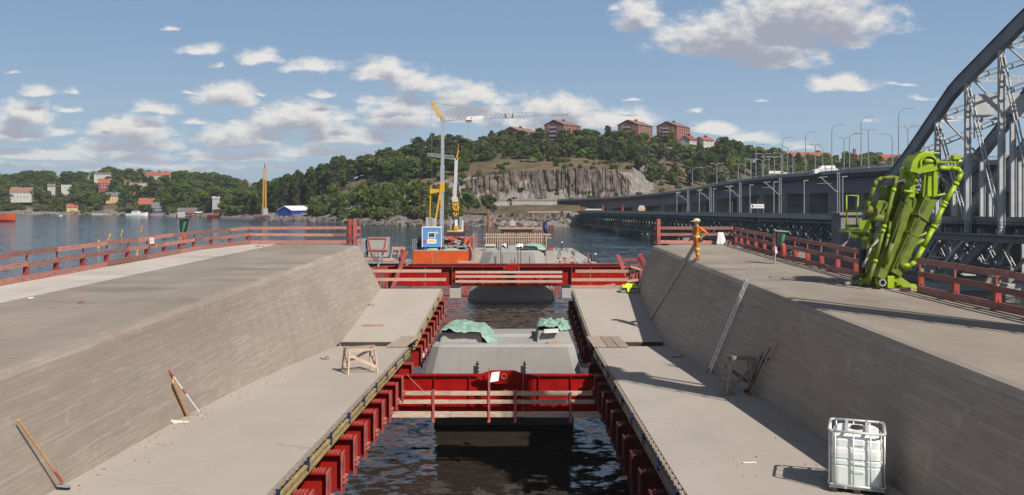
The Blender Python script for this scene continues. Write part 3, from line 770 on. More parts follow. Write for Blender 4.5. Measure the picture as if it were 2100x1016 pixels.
# ------------------------------------------------------------------ nearer cross beam
def ibeam(mb, x0, x1, d, z0, z1, fw=0.55, ft=0.05, wt=0.03):
    mb.bb(x0, x1, d-fw/2, d+fw/2, z1-ft, z1); mb.bb(x0, x1, d-fw/2, d+fw/2, z0, z0+ft); mb.bb(x0, x1, d-wt/2, d+wt/2, z0+ft, z1-ft)
def near_beam():
    d = 33.2; z1, z0 = H-6.53, H-8.0
    t = thing('cross_girder', 'nearer bright red steel girder hung low between the slabs with three timber guard rails', 'girder', (-0.6, d, z0), 'red steel cross girders')
    b = MB(); ibeam(b, -5.2, 4.7, d, z0, z1, 0.26); b.build('girder', M['red'], t)
    for x in (-4.2,-2.9,-1.6,1.0,2.2,3.3):
        s_ = MB(); s_.bb(x-0.012, x+0.012, d-0.12, d-0.016, z0+0.05, z1-0.05); s_.build('stiffener', M['red'], t)
    for k, zz in enumerate((H-7.10, H-7.42, H-7.88)):
        hh = (0.15, 0.15, 0.21)[k]; xs = [-4.75+0.12*k, -2.2, 0.55, 3.55][0:4]
        for xa, xb in zip(xs, xs[1:]):
            p = MB(); yy = d-0.62-0.015*(xs.index(xa) % 2)
            p.bb(xa-0.1, xb+0.1, yy-0.022, yy+0.022, zz-hh/2+random.uniform(-.015,.015), zz+hh/2); p.build('guard_board', M['timber'], t)
    for px in (800, 889, 1003, 1057, 1170, 1236):
        x = X(px, d-0.65); p = MB(); zt = H-(6.42 if px in (1003,) else 6.98)
        if px == 1170: zt = H-7.05
        p.bb(x-0.035, x+0.035, d-0.57, d-0.50, H-8.10, zt); p.bb(x-0.035, x+0.035, d-0.72, d-0.665, H-8.10, zt)
        p.bb(x-0.05, x+0.05, d-0.73, d-0.25, H-8.16, H-8.08); p.build('guard_post', M['redpink'], t)
    # lifting bracket in the middle
    xc = X(1031, d); hp = MB()
    hp.prism([(xc-1.0,d-0.30,z1+0.01),(xc-0.42,d-0.30,z1+0.20),(xc+0.40,d-0.30,z1+0.20),(xc+0.95,d-0.30,z1+0.01),(xc+0.95,d-0.30,z1-0.12),(xc+0.45,d-0.30,z1-0.30),(xc-0.35,d-0.30,z1-0.30),(xc-0.95,d-0.30,z1-0.12)], (0,0.04,0))
    hp.bb(xc-0.5,xc+0.5,d-0.26,d+0.2,z1+0.004,z1+0.10); hp.build('lifting_bracket', M['red'], t)
    rg = MB()
    for k in range(10):
        a0, a1 = 2*math.pi*k/10, 2*math.pi*(k+1)/10
        rg.bar((xc+0.05+0.09*math.cos(a0), d-0.325, z1-0.02+0.09*math.sin(a0)), (xc+0.05+0.09*math.cos(a1), d-0.325, z1-0.02+0.09*math.sin(a1)), 0.04, 0.04)
    rg.build('lifting_eye', M['redpink'], t)
    for px in (978, 1076):
        x = X(px, d); r = MB(); r.tube((x,d+0.4,z1-0.3),(x,d+0.4,z1+0.42),0.03,6)
        for zz in (0.02,0.16,0.3): r.box((x,d+0.4,z1+zz),(0.13,0.13,0.05))
        r.box((x-0.09,d+0.4,z1+0.08),(0.12,0.1,0.3)); r.build('jack_rod', M['dsteel'], t)
    for px in (1003, 1073):
        x = X(px, d-.6); r = MB(); r.tube((x,d-0.6,H-7.9),(x,d-0.6,H-6.18 if px==1003 else H-6.35),0.022,6); r.build('threaded_bar', M['redpink'], t)
    return t
near_beam()
# plastic sheet, ropes and hoses hanging on the beam
mb = MB(); xx = X(1010,32.8)
mb.hexa([(xx-0.10,32.62,H-6.72),(xx+0.22,32.62,H-6.66),(xx+0.22,32.63,H-6.66),(xx-0.10,32.63,H-6.72),(xx-0.02,32.66,H-6.36),(xx+0.27,32.66,H-6.33),(xx+0.27,32.67,H-6.33),(xx-0.02,32.67,H-6.36)])
tag(mb.build('plastic_sheet', M['plas']), 'small pale plastic sheet hanging on the middle of the nearer girder', 'sheet')
def rope(label, pts, r, mat, name='rope', cat='rope', group=None, n=12):
    mb = MB(); P_ = [Vector(p) for p in pts]; out = []
    for a, b in zip(P_, P_[1:]):
        for k in range(n):
            u = k/n; q = a.lerp(b, u); q.z -= 0.06*(a-b).length*4*u*(1-u)*0.6; out.append(q)
    out.append(P_[-1]); mb.path(out, r, 5)
    return tag(mb.build(name, mat), label, cat, group)
BX = lambda px, py: (X(px,32.72), 32.72, Z(py,32.72))
rope('orange strap looping left down the nearer girder from its middle', [BX(1040,800),BX(995,808),BX(945,835)], 0.018, M['wire'], group='straps on the nearer girder')
rope('orange strap looping right along the nearer girder from its middle', [BX(1046,802),BX(1085,815),BX(1140,835)], 0.02, M['wire'], group='straps on the nearer girder')
rope('long orange strap sagging to the right between the guard boards', [BX(1050,800),BX(1100,812),BX(1165,812)], 0.015, M['wire'], group='straps on the nearer girder')
rope('orange strap hanging at the right end of the nearer girder', [BX(1228,782),BX(1214,800),BX(1198,812)], 0.03, M['wire'], group='straps on the nearer girder')
rope('thin rope slanting down the left end of the nearer girder', [BX(835,768),BX(858,792),BX(880,812)], 0.008, M['timber'], group='straps on the nearer girder')

# ------------------------------------------------------------------ far girder
def far_beam():
    d = 84.0; z1, z0 = H-6.28, H-8.12
    t = thing('cross_girder', 'farther long red steel girder spanning the whole channel in front of the far pier', 'girder', (0, d, z0), 'red steel cross girders')
    xs = [X(786,d), X(928,d), X(1172,d), X(1292,d)]
    for a, b_ in zip(xs, xs[1:]):
        b = MB(); ibeam(b, a+0.02, b_-0.02, d, z0, z1, 0.9, 0.07); b.build('girder', M['red'], t)
    for x in xs[1:3]:
        b = MB(); b.bb(x-0.015,x+0.015,d-0.46,d+0.46,z0,z1+0.03); b.build('splice_plate', M['red_d'], t)
    b = MB(); ibeam(b, X(830,d+3), X(1285,d+3), d+3, z0+0.3, H-6.25, 0.7, 0.06); b.build('rear_girder', M['red_d'], t)
    for k, py in enumerate((558.5, 567.5, 577.5)):
        z = Z(py, d-0.8); xs2 = [X(935,d), X(1000,d), X(1075,d), X(1152,d)]
        for a, b_ in zip(xs2, xs2[1:]):
            b = MB(); b.bb(a,b_,d-0.83,d-0.78,z-0.11,z+0.11); b.build('guard_board', M['timber'], t)
    for px in (948, 991, 1034, 1064, 1108, 1131):
        x = X(px,d); b = MB(); b.bb(x-0.05,x+0.05,d-0.77,d-0.68,Z(582,d),Z(553 if px not in(1034,1064) else 545,d)); b.build('guard_post', M['red_d'], t)
    xc = X(1050,d); b = MB()
    b.prism([(xc-0.75,d-0.5,z1),(xc-0.45,d-0.5,z1+0.16),(xc+0.5,d-0.5,z1+0.16),(xc+0.75,d-0.5,z1),(xc+0.5,d-0.5,z1-0.35),(xc-0.5,d-0.5,z1-0.35)], (0,0.9,0)); b.build('lifting_bracket', M['red'], t)
    b = MB()
    for o_ in (-0.25, 0.05, 0.3): b.bb(xc+o_-0.05,xc+o_+0.05,d-0.55,d-0.48,z0+0.2,z1-0.3)
    b.build('suspension_rod', M['dsteel'], t)
    return t
far_beam()
# supports hanging either side of the far pier
for side, (pa, pb), red in ((-1,(922,945),(952,958)), (1,(1152,1176),(1140,1146))):
    d = 82.4
    t = thing('girder_support', ('pale concrete block and red legs under the far girder, on the left of the pier' if side < 0 else
              'pale concrete block and red legs under the far girder, on the right of the pier'), 'support', (X((pa+pb)/2,d), d, 0), 'supports under the far girder')
    b = MB(); b.bb(X(pa,d),X(pb,d),d,d+1.1,Z(612,d),Z(592,d)); b.build('concrete_block', M['cast'], t, bevel=0.03)
    for px in (red[0], red[1]):
        b = MB(); b.bar((X(px,d),d+0.4,Z(607,d)),(X(px,d),d+0.4,Z(588,d)),0.16,0.16); b.build('leg', M['red_d'], t)
    b = MB(); b.bar((X(red[0],d),d+0.4,Z(603,d)),(X(red[0]-side*14,d),d+0.4,Z(588,d)),0.14,0.14); b.build('brace', M['red_d'], t)
    b = MB(); b.bb(min(X(red[0],d),X(pa+3,d)),max(X(red[1],d),X(pb-3,d)),d+0.1,d+0.7,Z(607,d),Z(605,d)); b.build('crossbeam', M['red_d'], t)
    b = MB(); b.bb(X(pa+2,d),X(pb-2,d),d+0.2,d+1.1,Z(592,d),Z(586,d)); b.build('packing', M['dsteel'], t)
mb = MB(); d = 86.0; mb.bar((X(905,d),d,Z(606.5,d)),(X(960,d),d,Z(608,d)),0.25,0.09); tag(mb.build('timber_plank', M['timber_r']), 'reddish plank spanning from the left slab to the far pier support', 'plank')
mb = MB(); mb.bar((X(1145,d),d,Z(611,d)),(X(1180,d),d,Z(611,d)),0.25,0.09); tag(mb.build('timber_plank', M['timber_g']), 'grey plank low beside the right support of the far pier', 'plank')
# rods and small covers on the far pier head
zf = H-5.15
for k, (px, hgt) in enumerate(((1017,0.9),(1027,1.9),(1030,1.1),(1062,1.5),(1068,1.7),(1086,0.9))):
    mb = MB(); mb.tube((X(px,88.5),88.5,Z(545,88.5)),(X(px,88.5),88.5,Z(545,88.5)+hgt),0.035,5)
    tag(mb.build('steel_rod', M['dsteel']), '%s thin dark rod from the left in front of the far pier face' % ORD[k], 'rod', 'rods at the far pier')
for (px0, px1, lab) in ((995,1017,'grey bearing block with white lid at the left end of the far pier'),(1024,1040,'second bearing block from the left on the far pier'),
                        (1040,1058,'third bearing block from the left on the far pier'),(1080,1108,'bearing block under green sheet at the right end of the far pier')):
    plinth(lab, X(px0,90.5), X(px1,90.5), 90.3, 92.8, zf-0.01, 0.42, M['grey'])
mb = MB(); mb.bb(X(994,90.4),X(1016,90.4),90.2,92.9,zf+0.42,zf+0.52); tag(mb.build('cover_slab', M['cream']), 'pale slab covering the leftmost bearing block of the far pier', 'slab')
tarp('small white sheet bunched up on the far pier', (X(1066,91.2), 91.2, zf), 0.55, 0.8, 0.5, 9, M['tarpw'], 0.4, 14, 12, amp=0.18)
tarp('scrap of white sheet on the far pier beside the second block', (X(1034,91), 90.6, zf+.2), 0.22, 0.4, 0.42, 3, M['tarpw'], 0.3, 8, 8, amp=0.1)
tarp('green tarpaulin over the right end of the far pier', (X(1096,91), 91.4, zf+0.02), 1.15, 1.5, 0.58, 6, M['tarp'], 0.5, 18, 14, skew=-0.08)

# ------------------------------------------------------------------ railings
def railing(label, pts, spacing, h_off, shade, in_dir, heavy=True, group='guard railings', top=0.98, ends=(0.0, 0.0)):
    """timber guard rail: posts with red lower sockets, two rails and a toe board; one plank per bay or two"""
    base = Vector(pts[0]); t = thing('guard_railing', label, 'railing', base, group)
    run = [Vector(p) for p in pts]; L = [0]
    for a, b in zip(run, run[1:]): L.append(L[-1]+(b-a).length)
    def at(s_):
        s_ = max(0, min(L[-1], s_))
        for i in range(len(run)-1):
            if s_ <= L[i+1]+1e-6: return run[i].lerp(run[i+1], (s_-L[i])/(L[i+1]-L[i]))
        return run[-1]
    n = max(1, round(L[-1]/spacing)); ind = Vector(in_dir)
    for k in range(n+1):
        p = at(L[-1]*k/n)
        b = MB(); b.box(p+Vector((0,0,top/2))-ind*0.05, (0.045,0.045,top+0.02)); b.build('post', M['red_d'], t)
        if heavy:
            b = MB(); b.box(p+Vector((0,0,0.22))-ind*0.07, (0.15,0.13,0.50)); b.box(p+Vector((0,0,0.10))-ind*0.09, (0.07,0.2,0.3)); b.build('socket', M['sock'], t)
    for zz, hh in ((top-0.07, 0.165), (top*0.55, 0.155), (0.11, 0.20)):
        s_ = 0.0
        while s_ < L[-1]-0.1:
            ln = random.choice((2,2,1.5))*spacing; e = min(L[-1], s_+ln)
            cuts = [s_]+[q for q in L if s_ < q < e]+[e]
            for a, b_ in zip(cuts, cuts[1:]):
                j = random.uniform(-0.03, 0.03); o_ = ind*random.uniform(0.0, 0.03)
                bb = MB(); bb.bar(at(a)+o_+Vector((0,0,zz+j)), at(b_)+o_+Vector((0,0,zz+random.uniform(-0.03,0.03))), 0.032, hh)
                bb.build('rail_board', M['board'], t)
            s_ = e
    return t
def DK(x, d, dz=0.012): return Vector((x, d, H-hT(d)+dz))
railing('long weathered red timber railing on the outer edge of the left deck', [DK(-15.72,6),DK(-15.75,26),DK(-15.75,45),DK(-14.75,49.75)], 1.9, 0, False, (1,0,0))
def P_on(px, d): return DK(X(px, d), d)
railing('reddish timber railing closing the far end of the left deck', [DK(-14.70,49.8),DK(-8.5,49.8)], 3.1, 0, False, (0,-1,0), heavy=False)
railing('reddish timber railing closing the far end of the right deck behind the worker', [DK(8.0,49.75),DK(12.4,49.75)], 2.2, 0, False, (0,-1,0), heavy=False)
railing('shaded dark red railing on the right deck edge beyond the green machine', [DK(12.45,49.6),DK(12.2,46.5),DK(11.75,34),DK(11.65,28.6)], 1.75, 0, True, (-1,0,0))
railing('shaded dark red railing on the right deck edge nearer than the green machine', [DK(11.72,25.6),DK(11.85,18),DK(11.85,4)], 1.9, 0, True, (-1,0,0))
# stout end posts
for px, dd, lab in ((718, 49.6, 'left red channel post of the pair at the inner end of the left deck railing'), (728, 49.62, 'right pinkish channel post of the pair at the inner end of the left deck railing'),
                (1351, 49.6, 'single tall red channel post at the inner end of the right deck railing')):
    mb = MB(); p = P_on(px, dd); w_ = 0.19
    mb.bb(p.x-w_/2,p.x+w_/2,p.y-0.02,p.y+0.01,p.z,p.z+1.42); mb.bb(p.x-w_/2,p.x-w_/2+0.02,p.y+0.01,p.y+0.15,p.z,p.z+1.42); mb.bb(p.x+w_/2-0.02,p.x+w_/2,p.y+0.01,p.y+0.15,p.z,p.z+1.42)
    tag(mb.build('channel_post', M['red_d'] if px == 718 else M['redpink']), lab, 'post', 'channel posts at the deck ends')
# end guards of the far floor slabs
def slab_end(label, px0, px1, ys, post_px, toe):
    d = 49.3; t = thing('end_guard', label, 'railing', (X(post_px,d), d, H-hS(DE)), 'guards at the far slab ends')
    for k, (py, dx0, dx1) in enumerate(ys):
        b = MB(); z = Z(py, d); b.bb(X(px0+dx0,d),X(px1+dx1,d),d-0.02,d+0.02,z-0.085,z+0.085); b.build('guard_board', M['timber_r'], t)
    b = MB(); x = X(post_px,d); b.bb(x-0.025,x+0.025,d+0.02,d+0.07,H-hS(DE)-0.3,Z(550,d)); b.build('post', M['redpink'], t)
    if toe:
        b = MB(); b.bb(X(px0-8,d),X(px1+2,d),d-0.05,d,Z(592,d),Z(585.5,d)); b.build('toe_board', M['timber_r'], t)
slab_end('two pale rails across the far end of the left floor slab', 762, 905, ((556,0,0),(573.5,4,10)), 872, False)
slab_end('two pale rails and a toe board across the far end of the right floor slab', 1178, 1289, ((556.5,2,0),(574,-6,-2)), 1211, True)
# ------------------------------------------------------------------ things on the slabs and decks
def SLAB(x, d, dz=0.0): return Vector((x, d, H-hW(d)+dz))
def WL(d, t, off=0.0, side=-1):
    """point on the sloped wall face: t 0 at the foot, 1 at the head, off out of the face"""
    T, B_ = (LT, LB) if side < 0 else (RT, RB)
    a = Vector((B_(d), d, H-hW(d))); b = Vector((T(d), d, H-hT(d)))
    n = Vector(((b-a).z, 0, -(b-a).x)).normalized()
    if (side < 0 and n.x < 0) or (side > 0 and n.x > 0): n = -n
    return a.lerp(b, t)+n*off
def on_slab(px, py, dz=0.0):
    k = (py-410)/F; d = 4.41/(k-0.044)
    if d > 37.0: d = (6.03+3.76)/(k+0.10)
    return Vector((X(px,d), d, H-hW(d)+dz))
def on_deck(px, py, dz=0.0):
    d = 2.85/((py-410)/F+0.0068); return Vector((X(px,d), d, H-hT(d)+dz))
def on_wall(px, py, side=-1, off=0.0):
    best = None
    for i in range(400):
        d = 13+i*0.09
        for j in range(41):
            q = WL(d, j/40, 0, side); e = abs(1050+q.x/q.y*F-px)+abs(410+(H-q.z)/q.y*F-py)
            if best is None or e < best[0]: best = (e, d, j/40)
    return WL(best[1], best[2], off, side)
def trestle(label, c, w, dp, h, rz, tall=False):
    t = thing('timber_trestle', label, 'trestle', c, 'timber trestles on the slabs', rz)
    tm = M['timber'] if not tall else M['timber_g']
    for sx in (-1, 1):
        for sy in (-1, 1):
            b = MB(); b.bar((sx*w/2+sx*0.06, sy*(dp/2+0.08), 0), (sx*w/2, sy*dp/2, h-0.06), 0.09, 0.05, up=(1,0,0)); b.build('leg', tm, t, local=True)
        b = MB(); b.bar((sx*w/2, -dp/2-0.05, h-0.06), (sx*w/2, dp/2+0.05, h-0.06), 0.05, 0.10); b.build('head_rail', tm, t, local=True)
        b = MB(); b.bar((sx*(w/2+0.03), -dp/2, 0.22), (sx*w/2, dp/2, h-0.2), 0.03, 0.09); b.build('side_brace', tm, t, local=True)
    for sy in (-1, 1):
        b = MB(); b.bar((-sy*(w/2+0.03), sy*(dp/2+0.09), 0.2), (sy*w/2, sy*(dp/2+0.04), h-0.16), 0.09, 0.028, up=(0,1,0)); b.build('cross_brace', tm, t, local=True)
    b = MB(); b.bar((-w/2-0.08, 0, h+0.02), (w/2+0.1, 0.05, h+0.02), 0.26, 0.035); b.build('top_board', M['timber_g'], t, local=True)
    b = MB(); b.bar((-w/2-0.1, -dp/2+0.02, h-0.03), (w/2+0.1, -dp/2+0.02, h-0.03), 0.05, 0.09); b.build('cross_rail', tm, t, local=True)
    return t
trestle('light new timber trestle standing on the sunlit slab short of the gap', SLAB(-5.05, 29.4), 0.86, 0.66, 0.80, 0.42)
def old_trestle():
    c = on_slab(1517, 803); t = thing('timber_trestle', 'weathered folding timber trestle leaning in the shade against the foot of the long wall', 'trestle', c, 'timber trestles on the slabs', 0.35); t.scale = (1.12, 1.12, 1.12)
    for k, x in enumerate((-0.42, 0.42)):
        for s_ in (-1, 1):
            b = MB(); b.bar((x+s_*0.20, s_*0.34, 0), (x*0.62, s_*0.05, 0.88), 0.085, 0.05, up=(1,0,0)); b.build('leg', M['timber_g'], t, local=True)
        b = MB(); b.bar((x*0.85, -0.24, 0.34), (x*0.85, 0.24, 0.34), 0.03, 0.09); b.build('tie', M['timber_g'], t, local=True)
    b = MB(); b.bar((-0.40, 0, 0.9), (0.40, 0, 0.82), 0.16, 0.08); b.build('head_rail', M['timber_g'], t, local=True)
    b = MB(); b.bar((-0.55, -0.30, 0.12), (0.40, -0.10, 0.70), 0.03, 0.09); b.build('cross_brace', M['timber_g'], t, local=True)
    b = MB(); b.bar((0.5, 0.30, 0.12), (-0.38, 0.10, 0.66), 0.03, 0.09); b.build('cross_brace', M['timber_g'], t, local=True)
    b = MB(); b.bar((-0.85, -0.30, 0.03), (-0.40, -0.34, 0.05), 0.2, 0.03); b.build('foot_board', M['timber_g'], t, local=True)
old_trestle()
def stick(name, label, cat, p, q, r, mat, group=None, head=None):
    if head is None:
        mb = MB(); mb.tube(p, q, r, 7); return tag(mb.build(name, mat), label, cat, group)
    t = thing(name, label, cat, p, group); mb = MB(); mb.tube(p, q, r, 8); mb.build('handle', mat, t)
    head(t, Vector(p), (Vector(q)-Vector(p)).normalized()); return t
def broom_head(t, p, u):
    b = MB(); b.tube(p+u*0.02, p+u*0.34, 0.026, 8); b.build('red_socket', M['redpink'], t)
    b = MB(); b.bar(p+Vector((-0.10,0.03,-0.05)), p+Vector((0.12,-0.02,-0.05)), 0.06, 0.04); b.build('head_block', M['grey'], t)
    b = MB()
    for i in range(14): 
        x = -0.10+0.015*i; b.bar(p+Vector((x,0.02,-0.06)), p+Vector((x*1.1,0.03,-0.12)), 0.012, 0.03)
    b.build('bristles', M['dsteel'], t)
bp = on_slab(129,1006,0.13)
stick('broom', 'long wooden broom with red socket leaning on the near end of the sunlit wall', 'broom', bp, on_wall(24,866,-1,0.10), 0.022, M['bowood'], head=broom_head)
d = 21.7
p0 = on_slab(385,853,0.01); q0 = on_wall(349,781,-1,0.07)
mb = MB(); mb.bar(p0, q0, 0.14, 0.035, up=(1,0,0.4)); tag(mb.build('leaning_board', M['bowood']), 'short orange-brown board leaning on the sunlit wall beside the measuring rod', 'board')
def rod_marks(t, p, u):
    for a, b_ in ((0.02,0.06),(0.78,0.95),(1.42,1.66)):
        b = MB(); b.tube(p+u*a, p+u*b_, 0.026, 8); b.build('red_band', M['redpink'], t)
    b = MB(); b.box(p+Vector((0.03,0,-0.01)), (0.14,0.12,0.07), 0.3); b.build('foot', M['grey'], t)
rp = on_slab(411,852,0.04)
rq = on_wall(348,763,-1,0.03)
stick('measuring_rod', 'white measuring rod with red bands leaning on the sunlit wall', 'measuring rod', rp, rq, 0.018, M['white'], head=rod_marks)
# rag
def blob_rag(label, c, pts, mat, name='rag', cat='rag'):
    mb = MB()
    for k, (dx, dy, r) in enumerate(pts):
        s_ = rock_shape(r, k+3, 0.5); cc = Vector(c)+Vector((dx, dy, r*0.35)); mb.add([v+cc for v in s_.v], s_.f)
    return tag(mb.build(name, mat, smooth=True), label, cat)
blob_rag('cream coloured soaked rag bundled at the foot of the sunlit wall', on_slab(364,868), [(-0.09,0,0.10),(0.0,0.04,0.08),(0.08,0.0,0.07),(0.16,0.01,0.065),(0.22,0.03,0.05),(-0.02,-0.04,0.08)], mk('cream_rag', (0.62,0.55,0.42), 0.85, 0.15, 20))
# small debris
for i, (px, d, l, a, mt, lab) in enumerate(((765,40.5,0.95,0.05,'timber_r','flat reddish offcut on the far left slab near the gap'),(757,44.6,0.5,0.3,'timber_d','dark wire scrap lying midway up the far left slab'),
      (735,47.4,0.8,0.1,'dsteel','thin dark strip lying near the wall foot at the top of the far left slab'),(668,32.5,0.3,0.2,'rust','small rusty tie wire heap at the sunlit wall foot'),
      (1537,17.4,0.26,0.08,'white','short white stick lying on the near right slab'),(1390,33.0,0.5,0.4,'dsteel','dark thin bar lying on the right slab between gap and trestle'))):
    mb = MB(); c = SLAB(X(px,d), d, 0.02); u = Vector((math.cos(a), math.sin(a), 0))*l/2
    if i == 0: mb.bar(c-u, c+u, 0.28, 0.03)
    elif i in (1, 3):
        for k in range(6):
            e = Vector((random.uniform(-l/2,l/2), random.uniform(-.25,.25), 0)); mb.bar(c+e, c+e+Vector((random.uniform(-.15,.15),random.uniform(-.15,.15),0.02)), 0.025, 0.02)
    else: mb.bar(c-u, c+u, 0.035, 0.02)
    tag(mb.build('offcut' if i == 0 else 'scrap', M[mt]), lab, 'scrap')
for k, (px, d, lab) in enumerate(((63,23.9,'tiny white scrap on the pale strip of the left deck'),(165,23.0,'tiny red scrap on the left deck'),(535,47.6,'little twisted wire heap on the far part of the left deck'))):
    mb = MB(); c = DK(X(px,d), d, 0.03)
    for q in range(5 if k == 2 else 1):
        e = Vector((random.uniform(-.25,.25), random.uniform(-.5,.5), 0))*(1 if k == 2 else 0); mb.bar(c+e-Vector((.06,0,0)), c+e+Vector((.06,.03,0.02)), 0.05, 0.03)
    tag(mb.build('scrap', M[('white','red_d','rust')[k]]), lab, 'scrap')
# ladder on the right wall
def ladder():
    d0, d1 = 29.2, 28.3
    p = SLAB(6.48, d0, 0.02); q = WL(d1, 1.0, 0.10, 1)
    q = p+(q-p)*1.16
    t = thing('ladder', 'long aluminium ladder leaning over the head of the shaded wall', 'ladder', p)
    u = (q-p).normalized(); side = Vector((0.12,1,0.0)); side = (side-u*side.dot(u)).normalized()*0.23
    for s_ in (-1, 1):
        b = MB(); b.bar(p+side*s_, q+side*s_, 0.03, 0.05); b.build('stile', M['alu'], t)
    L = (q-p).length
    for k in range(1, int(L/0.28)):
        c = p+u*(0.28*k); b = MB(); b.tube(c-side, c+side, 0.017, 6); b.build('rung', M['alu'], t)
    for k in (0.03,):
        b = MB(); b.bar(p+side*1.15+u*k, p-side*1.15+u*k, 0.04, 0.05); b.build('foot_bar', M['dsteel'], t)
ladder()
d0, d1 = 41.8, 38.6
p = SLAB(RB(d0)-0.08, d0, 0.02); q = p+(WL(d1,1.0,0.06,1)-p)*1.28
mb = MB(); mb.bar(p, q, 0.20, 0.045, up=(1,0,0.3)); tag(mb.build('leaning_plank', M['timber_g']), 'long grey plank leaning over the far part of the shaded wall', 'plank')
for k, (pb, pt, db, hh, lab) in enumerate((((1552),(1578),25.4,1.15,'dark rake handle leaning on the shaded wall next to the old trestle'),(1558,1594,25.2,1.0,'middle dark handle leaning on the shaded wall by the old trestle'),(1560,1614,25.0,1.35,'longest grey handle leaning on the shaded wall by the old trestle'))):
    d = db; p = SLAB(min(X(pb,d), RB(d)-0.16-0.04*k), d, 0.02); q = WL(d-0.25-0.3*k, 0.42+0.07*k, 0.06, 1)
    def hd(t, p, u, k=k):
        b = MB(); b.box(p+Vector((0,0,0.03)), (0.16,0.05,0.08), 0.2*k); b.build('tool_head', M['redpink'] if k == 2 else M['dsteel'], t)
        b = MB(); e = p+u*(1.1 if k != 2 else 1.3); b.box(e, (0.06,0.05,0.06)); b.build('grip', M['dsteel'], t)
    stick('long_handled_tool', lab, 'tool', p, q, 0.016, M['timber_g'] if k == 2 else M['timber_d'], 'tools leaning on the shaded wall', hd)

# crumbs of concrete and rust swept against the wall feet
mb = MB(); r9 = random.Random(31)
for k in range(320):
    sd = r9.random() < 0.5; d = r9.uniform(14.5, 47.5)
    if 36.2 < d < 37.9: continue
    x = (LB(d)+abs(r9.gauss(0, 0.5))+0.03) if sd else (RB(d)-abs(r9.gauss(0, 0.6))-0.03)
    if not sd and k % 5 == 0: d = r9.uniform(15.4, 18.5); x = RB(d)-r9.uniform(0.2, 2.6)
    s_ = r9.uniform(0.006, 0.017); c = SLAB(x, d, s_*0.3)
    mb.box(c, (s_*r9.uniform(.8,3.0), s_, s_*.7), r9.uniform(0, 3))
stuff(mb.build('crumbs', M['plast_r'], local=True))
